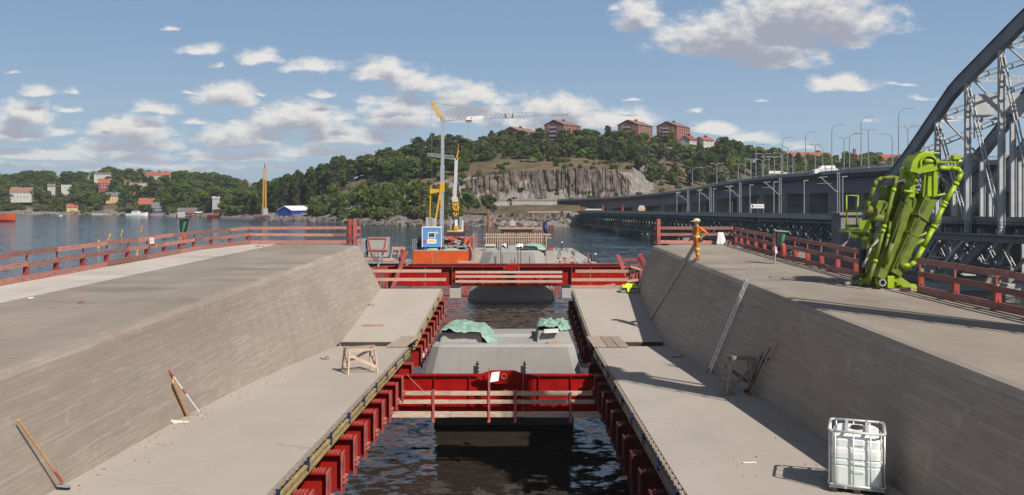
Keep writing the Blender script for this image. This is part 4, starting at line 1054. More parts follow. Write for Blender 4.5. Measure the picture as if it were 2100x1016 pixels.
# ------------------------------------------------------------------ IBC tank on its pallet
def ibc():
    d = 15.75; c = SLAB(X(1757, d), d); t = thing('water_tank', 'white caged plastic tank half full of milky water on a dark pallet', 'tank', c, None, -0.37)
    W, D_, hp, ht = 0.90, 0.92, 0.13, 1.06
    for x in (-0.38, 0, 0.38):
        b = MB(); b.bb(x-0.06, x+0.06, -D_/2, D_/2, 0.0, 0.085); b.build('pallet_foot', M['dsteel'], t, local=True, bevel=0.01)
    b = MB(); b.bb(-W/2, W/2, -D_/2, D_/2, 0.087, 0.12); b.build('pallet_deck', M['steel'], t, local=True, bevel=0.008)
    # bottle with moulded waist panels; the lower zone is filled
    def ring(z, ins, n=10):
        hw, hd, r = W/2-0.035-ins, D_/2-0.035-ins, 0.13; out = []
        for cx, cy, a0 in ((hw-r, hd-r, 0), (-hw+r, hd-r, 90), (-hw+r, -hd+r, 180), (hw-r, -hd+r, 270)):
            for k in range(n+1):
                a = math.radians(a0+90*k/n); out.append(Vector((cx+r*math.cos(a), cy+r*math.sin(a), z)))
        # moulded recess in the front and back panel
        for v in out: pass
        return out
    zs = [0.125,0.15,0.30,0.46,0.48,0.50,0.57,0.59,0.61,0.68]; ins = [0.03,0,0,0,0.022,0,0,0.022,0,0]
    lower = MB(); lower.loft([ring(z, i) for z, i in zip(zs, ins)]); lower.build('filled_bottle', M['liq'], t, smooth=False, local=True)
    zs = [0.682,0.76,0.80,0.92,0.98,1.04]; ins = [0,0,0.008,0.0,0.025,0.09]
    up = MB(); up.loft([ring(z, i) for z, i in zip(zs, ins)]); up.build('bottle', M['plas'], t, local=True, smooth=False)
    # swelling mouldings
    for x, w_, z0, z1 in ((0.0,0.24,0.36,0.42),(0.0,0.24,0.50,0.545),(0.0,0.24,0.60,0.72),(0.0,0.24,0.84,0.95)):
        b = MB(); y = -D_/2+0.03; b.bb(x-w_/2, x+w_/2, y-0.008, y+0.02, z0, z1); b.build('moulding', M['liq'] if z1 < .7 else M['plas'], t, local=True, bevel=0.013)
    for sx in ():
        b = MB(); y = -D_/2+0.03
        b.prism([(sx*0.14,y-0.008,0.45),(sx*0.36,y-0.008,0.62),(sx*0.37,y-0.008,0.93),(sx*0.24,y-0.008,0.95),(sx*0.17,y-0.008,0.72)], (0,0.03,0)); b.build('side_moulding', M['plas'], t, local=True, bevel=0.006)
    b = MB(); b.tube((0,0,1.04),(0,0,1.085),0.10,16); b.build('fill_cap', M['dsteel'], t, local=True)
    b = MB(); b.tube((0,D_/2+0.07,0.20),(0,D_/2-0.05,0.20),0.045,10); b.build('tap', M['dsteel'], t, local=True)
    # cage of tubes
    def rect_tube(z, r, mt, name):
        b = MB(); hw, hd, k = W/2+0.005, D_/2+0.005, 0.07
        pts = [(-hw+k,-hd,z),(hw-k,-hd,z),(hw,-hd+k,z),(hw,hd-k,z),(hw-k,hd,z),(-hw+k,hd,z),(-hw,hd-k,z),(-hw,-hd+k,z),(-hw+k,-hd,z)]
        b.path([Vector(q) for q in pts], r, 8); b.build(name, mt, t, local=True, smooth=True)
    rect_tube(1.075, 0.022, M['alu'], 'top_rail'); rect_tube(0.145, 0.022, M['alu'], 'bottom_rail')
    for x in (-0.445,-0.35,-0.055,0.22,0.445):
        for y in (-1, 1):
            yy = y*(D_/2+0.005) if abs(x) < 0.44 else y*(D_/2-0.06)
            b = MB(); b.tube((x,yy,0.15),(x,yy,1.07),0.0135,7); b.build('cage_bar', M['alu'], t, local=True, smooth=True)
    for y in (-0.2, 0.15):
        for sx in (-1, 1):
            b = MB(); b.tube((sx*(W/2+0.005),y,0.15),(sx*(W/2+0.005),y,1.07),0.0135,7); b.build('cage_bar', M['alu'], t, local=True, smooth=True)
    for x in (-0.17, 0.17):
        b = MB(); b.bar((x,-D_/2,1.085),(x,D_/2,1.085),0.05,0.02); b.build('top_strap', M['alu'], t, local=True)
    for x in (-0.18, 0.22):
        b = MB(); b.box((x,-D_/2-0.01,0.12),(0.035,0.03,0.05)); b.build('cage_clip', M['alu'], t, local=True)
ibc()
# yellow jacket over toolboxes at the foot of the right wall
d = 47.9; c = SLAB(X(1291,d), d)
t = thing('toolbox', 'two grey toolboxes at the far foot of the shaded wall', 'toolbox', c)
for x, w_ in ((-0.32,0.34),(0.22,0.36)):
    b = MB(); b.hexa([(x-w_/2,-0.2,0),(x+w_/2,-0.2,0),(x+w_/2,0.2,0),(x-w_/2,0.2,0),(x-w_/2-.04,-0.22,0.27),(x+w_/2+.04,-0.22,0.27),(x+w_/2+.04,0.22,0.27),(x-w_/2-.04,0.22,0.27)]); b.build('box', M['grey'], t, local=True, bevel=0.02)
    b = MB(); b.bar((x-0.12,-0.24,0.2),(x+0.12,-0.24,0.2),0.02,0.04); b.build('handle', M['dsteel'], t, local=True)
mb = MB(); nx, ny = 22, 14
for i in range(nx+1):
    for j in range(ny+1):
        u, v = i/nx*2-1, j/ny*2-1
        z = 0.44-0.10*u*u-0.16*max(0,-v-0.2)*2+0.10*mnoise.noise(Vector((u*3,v*3,2)))+0.05*mnoise.noise(Vector((u*8,v*6,7)))
        if -0.35 < u < -0.05 and v < -0.5: z -= 0.16
        x = u*0.42+0.06*mnoise.noise(Vector((v*4,0,u))); y = v*0.24-0.04
        mb.v.append(c+Vector((x, y, max(0.285, z)) if not(-0.35 < u < -0.05 and v < -0.5) else (x, y-0.06, max(0.06, z))))
for i in range(nx):
    for j in range(ny):
        a = i*(ny+1)+j; mb.f.append((a,a+ny+1,a+ny+2,a+1)); mb.m.append(0)
o = mb.build('jacket', M['hiviz'], smooth=True); sm = o.modifiers.new('thickness','SOLIDIFY'); sm.thickness = 0.015
tag(o, 'bright yellow hi-vis jacket thrown over the grey toolboxes', 'jacket')

# ------------------------------------------------------------------ worker
def person():
    d = 37.6; base = DK(X(1430,d), d, 0.0)
    t = thing('person', 'worker in orange hi-vis and cream helmet standing on the right deck', 'person', base)
    # skeleton, figure faces -X, turned a little towards the girders
    J = {'pelvis':(0,0,0.92,0.150),'belly':(-0.01,0,1.08,0.145),'chest':(-0.015,0,1.28,0.165),'neckb':(0.0,0,1.44,0.085),'neck':(-0.01,0,1.50,0.058),'headb':(-0.025,0,1.56,0.075),'head':(-0.03,0,1.66,0.098),'crown':(-0.02,0,1.73,0.075),
         'hipL':(0.0,-0.10,0.86,0.115),'kneeL':(-0.06,-0.12,0.48,0.082),'ankL':(-0.02,-0.13,0.10,0.060),'toeL':(-0.20,-0.14,0.045,0.042),
         'hipR':(0.0,0.10,0.86,0.115),'kneeR':(0.02,0.13,0.48,0.082),'ankR':(0.10,0.14,0.10,0.060),'toeR':(-0.06,0.17,0.045,0.042),
         'shL':(0.0,-0.20,1.40,0.078),'elL':(0.24,-0.34,1.18,0.052),'wrL':(0.06,-0.22,1.00,0.036),
         'shR':(0.0,0.20,1.40,0.078),'elR':(0.02,0.27,1.12,0.052),'wrR':(-0.14,0.24,0.94,0.036)}
    E = [('pelvis','belly'),('belly','chest'),('chest','neckb'),('neckb','neck'),('neck','headb'),('headb','head'),('head','crown'),
         ('pelvis','hipL'),('hipL','kneeL'),('kneeL','ankL'),('ankL','toeL'),('pelvis','hipR'),('hipR','kneeR'),('kneeR','ankR'),('ankR','toeR'),
         ('chest','shL'),('shL','elL'),('elL','wrL'),('chest','shR'),('shR','elR'),('elR','wrR')]
    # fingers: short chains rooted in the palm
    for s, w_ in (('L',(0.06,-0.22,1.00)),('R',(-0.14,0.24,0.94))):
        w_ = Vector(w_); dr = Vector((-0.75,0.2 if s=='L' else -0.1,-0.6)).normalized(); sd = dr.cross(Vector((0,1,0))).normalized()
        J['palm'+s] = tuple(w_+dr*0.06)+(0.036,); E.append(('wr'+s,'palm'+s))
        for k in range(4):
            o_ = Vector((0,1,0))*(k-1.5)*0.021; ln = (0.062,0.074,0.070,0.054)[k]
            J['f%d%s'%(k,s)] = tuple(w_+dr*0.095+o_)+(0.0095,); J['g%d%s'%(k,s)] = tuple(w_+dr*(0.095+ln*0.55)+o_+sd*0.012)+(0.0088,); J['h%d%s'%(k,s)] = tuple(w_+dr*(0.095+ln)+o_+sd*0.035)+(0.008,)
            E += [('palm'+s,'f%d%s'%(k,s)),('f%d%s'%(k,s),'g%d%s'%(k,s)),('g%d%s'%(k,s),'h%d%s'%(k,s))]
        J['t1'+s] = tuple(w_+dr*0.05+Vector((0,-0.045,0))+sd*0.01)+(0.0115,); J['t2'+s] = tuple(w_+dr*0.09+Vector((0,-0.06,0))+sd*0.03)+(0.0095,)
        E += [('palm'+s,'t1'+s),('t1'+s,'t2'+s)]
    names = list(J); idx = {n: i for i, n in enumerate(names)}
    me = bpy.data.meshes.new('body'); me.from_pydata([J[n][:3] for n in names], [(idx[a], idx[b]) for a, b in E], [])
    o = bpy.data.objects.new('body', me); COL.objects.link(o)
    sk = o.modifiers.new('skin', 'SKIN'); sk.use_smooth_shade = True
    for i, n in enumerate(names):
        sv = me.skin_vertices[0].data[i]; r = J[n][3]; sv.radius = (r, r)
        if n == 'chest': sv.radius = (0.13, 0.20)
        if n == 'pelvis': sv.radius = (0.14, 0.165); sv.use_root = True
        if n == 'belly': sv.radius = (0.13, 0.16)
    o.modifiers.new('sub', 'SUBSURF').levels = 2
    dg = bpy.context.evaluated_depsgraph_get(); me2 = bpy.data.meshes.new_from_object(o.evaluated_get(dg))
    bpy.data.objects.remove(o); me2.name = 'body'
    for m in (M['trous'], M['hiviso'], M['skin'], M['boot'], M['reflex'], M['hiviz']): me2.materials.append(m)
    for p in me2.polygons:
        c = p.center; r_el = (c-Vector((0.24,-0.34,1.18))).length; arm = abs(c.y) > 0.215 and c.z > 0.86
        if arm:
            p.material_index = 1 if c.z > 1.20 or (c.y < 0 and c.z > 1.22) else 2
            if c.y < -0.2 and c.x > 0.16 and c.z > 1.16: p.material_index = 1
            if (c.y < 0 and c.z < 1.14 and c.x < 0.22) : p.material_index = 2
        elif c.z > 1.47: p.material_index = 2
        elif c.z > 0.96:
            p.material_index = 1
            if 1.02 < c.z < 1.08 or 1.17 < c.z < 1.21: p.material_index = 4
            if c.x > -0.02 and 1.08 <= c.z < 1.30: p.material_index = 5
        elif c.z > 0.115:
            p.material_index = 0
            if 0.50 < c.z < 0.56 or 0.30 < c.z < 0.35: p.material_index = 4
        else: p.material_index = 3
        p.use_smooth = True
    t.scale = (1.14, 1.14, 1.0)
    b = bpy.data.objects.new('body', me2); COL.objects.link(b); b.parent = t; b.rotation_euler = (0,0,0.25)
    # face, helmet, harness
    def add(mb, name, mat, smooth=False):
        o = mb.build(name, mat, t, local=True, smooth=smooth); o.rotation_euler = (0,0,0.25); return o
    hb = MB(); rings = []
    for k in range(7):
        a = k/6*math.pi/2; r = 0.128*math.cos(a)+0.001; z = 1.685+0.125*math.sin(a)
        rings.append([Vector((-0.025+r*1.12*math.cos(q), r*math.sin(q), z)) for q in [2*math.pi*i/14 for i in range(14)]])
    hb.loft(rings); add(hb, 'helmet', M['cream'], True)
    pk = MB(); pk.hexa([(-0.25,-0.09,1.675),(-0.12,-0.12,1.68),(-0.12,0.12,1.68),(-0.25,0.09,1.675),(-0.25,-0.09,1.685),(-0.12,-0.12,1.70),(-0.12,0.12,1.70),(-0.25,0.09,1.685)]); add(pk, 'helmet_peak', M['cream'])
    for s in (-1, 1):
        e = MB(); e.tube((-0.121,s*0.035,1.655),(-0.130,s*0.035,1.655),0.012,8); add(e, 'eye', M['dsteel'])
        e = MB(); e.box((-0.02,s*0.100,1.65),(0.045,0.025,0.065)); add(e, 'ear', M['skin'])
    e = MB(); e.prism([(-0.120,-0.012,1.64),(-0.150,0,1.605),(-0.118,0,1.60),(-0.120,0.012,1.64)], (0,0.004,0)); add(e, 'nose', M['skin'])
    e = MB(); e.box((-0.112,0,1.578),(0.012,0.045,0.010)); add(e, 'mouth', M['redpink'])
    hair = MB(); hair.loft([[Vector((0.01+0.100*math.cos(q), 0.102*math.sin(q), z)) for q in [2*math.pi*i/12 for i in range(12)]] for z in (1.60,1.69)]); add(hair, 'hair', M['boot'], True)
    st = MB()
    for s in (-1, 1): st.path([Vector((-0.17,s*0.07,1.12)),Vector((-0.195,s*0.10,1.30)),Vector((-0.06,s*0.12,1.455)),Vector((0.13,s*0.09,1.36)),Vector((0.15,s*0.04,1.12))], 0.017, 6)
    add(st, 'harness', M['dsteel'])
    pc = MB(); pc.box((0.03,-0.215,0.93),(0.12,0.05,0.17)); pc.box((0.10,-0.17,0.90),(0.07,0.09,0.13)); add(pc, 'tool_pouch', M['dsteel'])
person()

# ------------------------------------------------------------------ things on the railings
mb = MB(); d = 49.45
for k in range(9):
    pass
rings = []; zt, zb = Z(477,d), Z(502,d)
for k in range(9):
    u = k/8; z = lerp(zt, zb, u); w_ = lerp(0.15, 0.29, u)
    rings.append([Vector((X(1477,d)+0.04*u+w_*math.cos(a)*(1+0.10*math.sin(a*5+u*3)), d-0.06+(0.03+0.05*u)*math.sin(a)*(1+0.35*math.sin(a*7)), z)) for a in [2*math.pi*i/22 for i in range(22)]])
mb.loft(rings); tag(mb.build('white_cloth', M['tarpw'], smooth=True), 'white cloth draped over the far railing of the right deck', 'cloth')
def hose_post(label, px, d, py0, py1, dark):
    base = DK(X(px,d), d); t = thing('emergency_post', label, 'fire post', base, 'extinguisher posts at the railings')
    z0, z1 = Z(py0,d), Z(py1,d)
    b = MB(); b.bb(base.x-0.17,base.x-0.12,d-0.03,d+0.03,base.z-0.05,z0); b.build('post', M['grey'], t)
    b = MB(); b.hexa([(base.x-0.08,d-0.08,z0-0.85),(base.x+0.12,d-0.08,z0-0.85),(base.x+0.12,d+0.1,z0-0.85),(base.x-0.08,d+0.1,z0-0.85),(base.x-0.12,d-0.14,z0-0.12),(base.x+0.26,d-0.14,z0-0.12),(base.x+0.26,d+0.14,z0-0.12),(base.x-0.12,d+0.14,z0-0.12)]); b.build('case', M['dsteel'], t)
    b = MB(); b.bar((base.x-0.2,d,z0-0.06),(base.x+0.32,d,z0-0.10),0.34,0.05); b.build('case_lid', M['grey'] if dark else M['dsteel'], t)
    b = MB(); b.hexa([(base.x+0.0,d-0.155,z0-0.75),(base.x+0.07,d-0.155,z0-0.75),(base.x+0.07,d-0.12,z0-0.75),(base.x+0.0,d-0.12,z0-0.75),(base.x+0.10,d-0.165,z0-0.22),(base.x+0.24,d-0.165,z0-0.22),(base.x+0.24,d-0.14,z0-0.22),(base.x+0.10,d-0.14,z0-0.22)]); b.build('green_sticker', mk('green_sticker', (0.04,0.25,0.08), 0.5, 0.1), t)
    b = MB(); x = base.x+0.13; zc = base.z+0.30
    b.loft([[Vector((x+r*math.cos(a), d-0.16+r*math.sin(a), zc+q)) for a in [2*math.pi*i/10 for i in range(10)]] for r, q in ((0.09,0),(0.105,0.05),(0.105,0.42),(0.06,0.52),(0.03,0.56))])
    b.build('extinguisher', M['sock'] if dark else mk('extinguisher_red', (0.55,0.05,0.02), 0.35, 0.08), t, smooth=True)
    b = MB(); b.box((x,d-0.16,zc+0.59),(0.10,0.04,0.07)); b.build('valve', M['dsteel'], t)
    b = MB(); b.bb(base.x-0.16,base.x-0.06,d-0.06,d-0.04,base.z+0.42,base.z+0.70); b.build('notice', M['white'], t)
hose_post('fire extinguisher post with dark case at the left deck railing', 375, 44.3, 446, 500, False)
hose_post('fire extinguisher post with grey lidded case at the right deck railing', 1597, 35.9, 470, 520, True)
d = 38.2; x = X(312,d); z = Z(488,d)
t = thing('notice_board', 'small white notice with red lower edge fixed to the left deck railing', 'notice', (x,d,Z(503,d)))
b = MB(); b.bb(x-0.09,x+0.09,d-0.03,d-0.015,Z(500,d),z); b.build('panel', M['white'], t)
b = MB(); b.bb(x-0.05,x+0.09,d-0.035,d-0.012,Z(504,d),Z(500.2,d)); b.build('red_edge', M['red'], t)
for k in range(3):
    b = MB(); b.bb(x-0.06,x+0.06,d-0.034,d-0.031,z-0.07-0.06*k,z-0.05-0.06*k); b.build('printed_line', M['grey'], t)

# ------------------------------------------------------------------ green concrete placing boom
def green_boom():
    D = 27.1
    base = DK(X(1838,D), D); t = thing('concrete_boom', 'lime green folded concrete placing boom standing on the right deck edge', 'boom', base)
    Q = lambda px, py, e=0.0: P(px, py, D+e)
    G, GD = M['green'], M['green_d']
    def part(name, mat, fn, bevel=0.012, smooth=False):
        b = MB(); fn(b); return b.build(name, mat, t, bevel=bevel, smooth=smooth)
    # main (front) boom arm: upright head piece then the long leaning box
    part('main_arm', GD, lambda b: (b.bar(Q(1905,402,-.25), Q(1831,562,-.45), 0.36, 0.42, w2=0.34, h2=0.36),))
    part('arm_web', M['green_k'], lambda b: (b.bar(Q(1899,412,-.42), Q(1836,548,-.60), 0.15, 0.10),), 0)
    part('arm_gap_shade', M['green_k'], lambda b: (b.bar(Q(1884,400,.0), Q(1817,560,-.2), 0.12, 0.3),), 0)  # dark bar filling the space between the arms, shade put in as colour
    part('main_arm_head', G, lambda b: (b.bar(Q(1908,332,-.25), Q(1905,404,-.26), 0.30, 0.44, up=(0,1,0)),))
    part('arm_flange', G, lambda b: (b.bar(Q(1899,334,-.50), Q(1893,404,-.50), 0.03, 0.06), b.bar(Q(1915,334,-.50), Q(1915,404,-.50), 0.03, 0.06)), 0)
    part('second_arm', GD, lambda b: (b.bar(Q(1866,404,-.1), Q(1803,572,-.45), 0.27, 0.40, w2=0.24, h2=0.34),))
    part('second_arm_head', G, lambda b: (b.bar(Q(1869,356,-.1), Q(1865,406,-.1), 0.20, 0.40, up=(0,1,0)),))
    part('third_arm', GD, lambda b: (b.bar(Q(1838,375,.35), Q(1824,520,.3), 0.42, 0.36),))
    # weld bands and rams
    for px, py in ((1885,446),(1868,482),(1850,520)):
        part('weld_band', GD, lambda b, px=px, py=py: b.bar(Q(px+1,py-2,-.35), Q(px-1,py+2,-.36), 0.375, 0.43), 0)
    for (a, b_) in (((1858,420,-.5),(1830,500,-.6)), ((1880,440,.1),(1850,540,0))):
        part('ram', M['green_k'], lambda q, a=a, b_=b_: q.tube(Q(*a), Q(*b_), 0.035, 8), 0, True)
        part('ram_barrel', GD, lambda q, a=a, b_=b_: q.tube(Q(*b_), Q(b_[0]-14, b_[1]+42, b_[2]), 0.075, 8), 0, True)
    # knuckle housing with its open eye
    def knuckle(b):
        pts = [(1866,352),(1872,330),(1884,316),(1898,311),(1914,315),(1922,330),(1922,350),(1900,354),(1884,356)]
        for e in (-0.62, 0.14): b.prism([Q(x_, y_, e) for x_, y_ in pts], (0,0.06,0))
        b.prism([Q(x_, y_, -0.56) for x_, y_ in ((1866,352),(1872,330),(1884,316),(1886,356))], (0,0.70,0))
        b.bar(Q(1886,313,-.2), Q(1916,316,-.2), 0.70, 0.05)
    part('knuckle_plate', G, knuckle, 0.01)
    part('knuckle_pin', G, lambda b: b.tube(Q(1896,331,-.66), Q(1924,331,-.5), 0.075, 12), 0, True)
    def eye(b):
        for k in range(14):
            a0, a1 = math.pi*1.0*k/13, math.pi*1.0*(k+1)/13
            b.bar(Q(1905+17*math.cos(a0), 336-17*math.sin(a0), -.66), Q(1905+17*math.cos(a1), 336-17*math.sin(a1), -.66), 0.05, 0.06)
    part('knuckle_rim', G, eye, 0)
    part('eye_hollow', M['black'], lambda b: b.prism([Q(1905+14*math.cos(math.pi*k/8), 336-13*math.sin(math.pi*k/8), -.632) for k in range(9)], (0,0.012,0)), 0)
    part('lug', G, lambda b: (b.bar(Q(1852,344,-.1), Q(1852,368,-.1), 0.14, 0.22, up=(0,1,0)), b.box(Q(1858,350,-.15),(0.22,0.3,0.10)), b.bar(Q(1866,352,-.3),Q(1876,372,-.3),0.10,0.30,up=(0,1,0))))
    part('hinge_pin', G, lambda b: (b.tube(Q(1872,365,-.4),Q(1884,365,.1),0.05,10), b.tube(Q(1854,392,-.4),Q(1882,396,-.2),0.04,10)), 0, True)
    # concrete pipes
    def pipe(name, pts, r, mat=G):
        b = MB(); V_ = [Q(*p_) for p_ in pts]; b.path(V_, r, 10)
        for v in V_[1:-1]:
            s_ = MB(); bm = bmesh.new(); bmesh.ops.create_icosphere(bm, subdivisions=2, radius=r); b.add([q.co+v for q in bm.verts], [tuple(q.index for q in f.verts) for f in bm.faces]); bm.free()
        o = b.build(name, mat, t, smooth=True, fix=True)
        for v0, v1 in zip(V_, V_[1:]):
            L = (v1-v0).length
            if L > 0.7:
                for f_ in ((0.06, 0.94) if L < 1.6 else (0.05, 0.5, 0.95)):
                    c = v0.lerp(v1, f_); u = (v1-v0).normalized()
                    k = MB(); k.tube(c-u*0.05, c+u*0.05, r*1.22, 10); k.build('pipe_coupling', G, t, smooth=True)
    pipe('delivery_pipe', [(1918,346,-.45),(1948,345,-.5),(1965,347,-.5),(1971,356,-.5),(1962,375,-.5),(1936,420,-.55),(1914,468,-.6),(1893,508,-.65),(1876,538,-.7),(1866,545,-.7),(1846,545,-.6)], 0.074)
    pipe('delivery_pipe', [(1842,366,-.3),(1830,364,-.3),(1808,366,-.3),(1797,371,-.3),(1793,384,-.3),(1783,412,-.2),(1776,430,-.1),(1782,440,.1)], 0.062, GD)
    pipe('delivery_pipe', [(1839,366,-.45),(1834,385,-.55),(1812,470,-.7),(1794,540,-.75),(1779,584,-.7)], 0.058, GD)
    pipe('delivery_pipe', [(1826,455,-.3),(1822,480,-.4),(1808,560,-.45)], 0.04, GD)
    for a, b_ in (((1912,404,-.45),(1938,398,-.5)), ((1900,470,-.4),(1914,462,-.55)), ((1872,492,-.4),(1900,478,-.6)), ((1866,510,-.4),(1896,492,-.6)),((1843,552,-.5),(1866,551,-.6))):
        part('pipe_bracket', G, lambda q, a=a, b_=b_: (q.tube(Q(*a), Q(*b_), 0.035, 7),), 0, True)
    part('shut_off_valve', G, lambda b: (b.box(Q(1960,323,-.45),(0.22,0.22,0.12)), b.tube(Q(1948,333,-.45),Q(1972,331,-.45),0.05,8), b.tube(Q(1958,322,-.45),Q(1958,345,-.5),0.03,8), b.bar(Q(1925,332,-.4),Q(1950,334,-.45),0.05,0.06)), 0)
    # hydraulic block, slewing head and mast
    part('hydraulic_block', GD, lambda b: (b.box(Q(1803,428,.35),(0.72,0.5,0.5),0.3), b.box(Q(1818,402,.4),(0.35,0.4,0.6),0.2), b.tube(Q(1776,430,.1),Q(1800,440,0),0.17,12), b.tube(Q(1786,446,.0),Q(1818,450,.1),0.14,12)), 0.03)
    part('slewing_head', GD, lambda b: (b.box(Q(1812,476,.45),(0.62,0.6,0.6)), b.tube(Q(1795,478,.2),Q(1795,500,.2),0.30,14)), 0.03)
    part('mast', GD, lambda b: b.bb(Q(1776,0,.5).x,Q(1830,0,.5).x,D+0.15,D+0.9,base.z-1.4,Z(492,D+.5)), 0.03)
    part('mast_panel', G, lambda b: (b.bar(Q(1789,492,.05),Q(1785,560,.08),0.30,0.05,up=(0,1,0)), b.bar(Q(1780,492,.08),Q(1806,490,.08),0.10,0.10)), 0.01)
    part('cable_drum', M['dsteel'], lambda b: (b.tube(Q(1770,512,.3),Q(1770,560,.35),0.13,10), b.box(Q(1797,455,.1),(0.2,0.3,0.35))), 0.02)
    def hoses(b):
        for k in range(4):
            pts = [Q(1925-2*k,336,-.5), Q(1932+3*k,360+4*k,-.55), Q(1926+2*k,385+5*k,-.45), Q(1912,400+7*k,-.3)]; b.path(pts, 0.022, 5)
        for k in range(4):
            pts = [Q(1797+3*k,470,-.1), Q(1786-2*k,500+4*k,-.25), Q(1778,530+5*k,-.2), Q(1786,566,-.2)]; b.path(pts, 0.024, 5)
        for k in range(3): b.path([Q(1850+2*k,380,-.35), Q(1848-k,398,-.5), Q(1852+k,412,-.4), Q(1860,420,-.4)], 0.02, 5)
    stuff(part('hydraulic_hoses', M['black'], hoses, 0, True))
    part('clear_hose', M['grey'], lambda b: (b.path([Q(1802,492,-.2),Q(1786,508,-.3),Q(1778,528,-.28),Q(1770,548,-.2)],0.04,7),), 0, True)
    # outrigger frame on the deck
    zc = base.z
    part('base_frame', G, lambda b: (b.bar(Q(1800,588,-.3),Q(1880,592,-.2),0.16,0.16), b.bar(Q(1800,588,.7),Q(1876,588,.8),0.16,0.16), b.bar(Q(1818,586,-.35),Q(1818,565,-.35),0.22,0.24,up=(0,1,0)), b.bar(Q(1803,585,-.3),Q(1803,560,-.3),0.16,0.20,up=(0,1,0)),
        b.box(Q(1823,578,-.45),(0.2,0.3,0.36))), 0.008)
    part('outrigger', G, lambda b: (b.bar(Q(1824,566,-.4),Q(1862,590,-.5),0.16,0.14), b.bar(Q(1832,563,.1),Q(1868,588,.0),0.12,0.12), b.bar(Q(1862,592,-.5),Q(1882,592,-.5),0.22,0.08), b.bar(Q(1790,566,.3),Q(1760,584,.4),0.14,0.14)), 0.008)
    part('rear_outrigger', GD, lambda b: (b.bar(Q(1780,558,.6),Q(1748,574,.8),0.14,0.14),), 0.008)
    part('pipe_end', M['dsteel'], lambda b: b.tube(Q(1810,580,-.75),Q(1811,580,-.3),0.085,14), 0, True)
    part('pipe_lip', M['steel'], lambda b: [b.bar(Q(1810+6.3*math.cos(2*math.pi*k/14),580-6.3*math.sin(2*math.pi*k/14),-.78),Q(1810+6.3*math.cos(2*math.pi*(k+1)/14),580-6.3*math.sin(2*math.pi*(k+1)/14),-.78),0.03,0.04) for k in range(14)], 0)
    # service platform with its guard hoop
    part('platform', G, lambda b: (b.bar(Q(1733,473,.9),Q(1790,474,.3),0.9,0.08), b.bar(Q(1750,477,.7),Q(1790,482,.3),0.5,0.08)), 0.008)
    part('platform_kick', G, lambda b: (b.bar(Q(1763,462,.1),Q(1786,460,0),0.04,0.28), b.bar(Q(1733,464,.9),Q(1760,464,.9),0.03,0.10)), 0)
    part('platform_underside', GD, lambda b: b.bar(Q(1745,482,.6),Q(1792,492,.3),0.7,0.12), 0.01)
    def hoop(b):
        for e in (0.55, 1.15):
            b.path([Q(1736,470,e),Q(1736,401,e),Q(1760,402,e),Q(1756,467,e)], 0.024, 6); b.tube(Q(1736,432,e),Q(1758,432,e),0.02,6)
        for px, py in ((1736,401),(1736,432)): b.tube(Q(px,py,.55),Q(px,py,1.15),0.02,6)
    part('guard_hoop', G, hoop, 0, True)
green_boom()
mb = MB(); d = 26.0; mb.box(DK(X(1858,d),d,0.06),(0.30,0.18,0.10),0.2); tag(mb.build('brick_block', M['timber_r']), 'pale red block lying at the foot of the green boom', 'block')
d = 27.6
mb = MB(); mb.bar(DK(X(1733,d),d,0.06),DK(X(1765,d),d,0.10),0.12,0.08); tag(mb.build('timber_scrap', M['timber_g']), 'short square timber lying at the railing beside the green boom', 'timber')
mb = MB(); mb.bar(DK(X(1728,d),d+.5,0.06),DK(X(1760,d),d+.5,0.08),0.2,0.05); tag(mb.build('timber_scrap', M['timber_g']), 'flat board lying at the railing behind the short square timber', 'timber')
# steel mast outside the picture on the right; its long shadow crosses the deck, the wall and the slab
mx, my = 13.3, 15.1
t = thing('boom_mast', 'tall grey tubular mast beside the right deck whose long shadow crosses the deck and slab', 'mast', (mx,my,0))
b = MB(); b.tube((mx,my,-1),(mx,my,24.5),0.50,16); b.build('column', M['grey'], t, smooth=True)
b = MB()
for k in range(28):
    z = 1+k*0.85
    b.bar((mx-0.62,my+0.3,z),(mx-0.62,my-0.3,z),0.04,0.04)
b.bar((mx-0.62,my+0.3,0),(mx-0.62,my+0.3,24),0.05,0.05); b.bar((mx-0.62,my-0.3,0),(mx-0.62,my-0.3,24),0.05,0.05); b.build('ladder', M['steel'], t)
b = MB(); b.box((mx+0.2,my-0.2,20.5),(1.7,1.5,0.15)); b.box((mx+0.5,my,22.2),(1.2,1.2,1.3)); b.build('head', M['green'], t)
b = MB(); b.path([Vector((mx+0.6,my,24)),Vector((mx+0.9,my+.2,18)),Vector((mx+0.7,my,12)),Vector((mx+0.85,my,6)),Vector((mx+.7,my,0))], 0.09, 6); b.build('pipe', M['green_d'], t)
# ------------------------------------------------------------------ works in the channel beyond
# platform with the strapped counterweight, left, and the red side frames of the next bay
d = 68.0
t = thing('work_platform', 'pinkish timber platform with guard posts left of the far red girder', 'platform', (X(790,d), d, Z(545,d)))
for k, (a, b_, py0, py1, e) in enumerate(((745,835,540,545,0),(748,780,528,533,-.6),(786,812,529,535,-.6),(750,835,536,539,-.9))):
    b = MB(); b.bb(X(a,d),X(b_,d),d+e,d+e+(3.5 if k in (0,3) else 0.3),Z(py1,d),Z(py0,d)); b.build('deck_board', M['timber_r'] if k != 3 else M['grey'], t)
for k, (a, b_, py0, py1) in enumerate(((792,820,511,518),(794,816,523,528),(742,752,513,518))):
    b = MB(); b.bb(X(a,d),X(b_,d),d+3.2,d+3.26,Z(py1,d),Z(py0,d)); b.build('guard_board', M['timber_r'], t)
for px in (796,811,816,821,822): 
    b = MB(); b.tube((X(px,d),d+random.uniform(0,3),Z(545,d)),(X(px,d),d+random.uniform(0,3),Z(512,d)),0.05,6); b.build('guard_post', M['redpink'] if px > 815 else M['steel'], t)
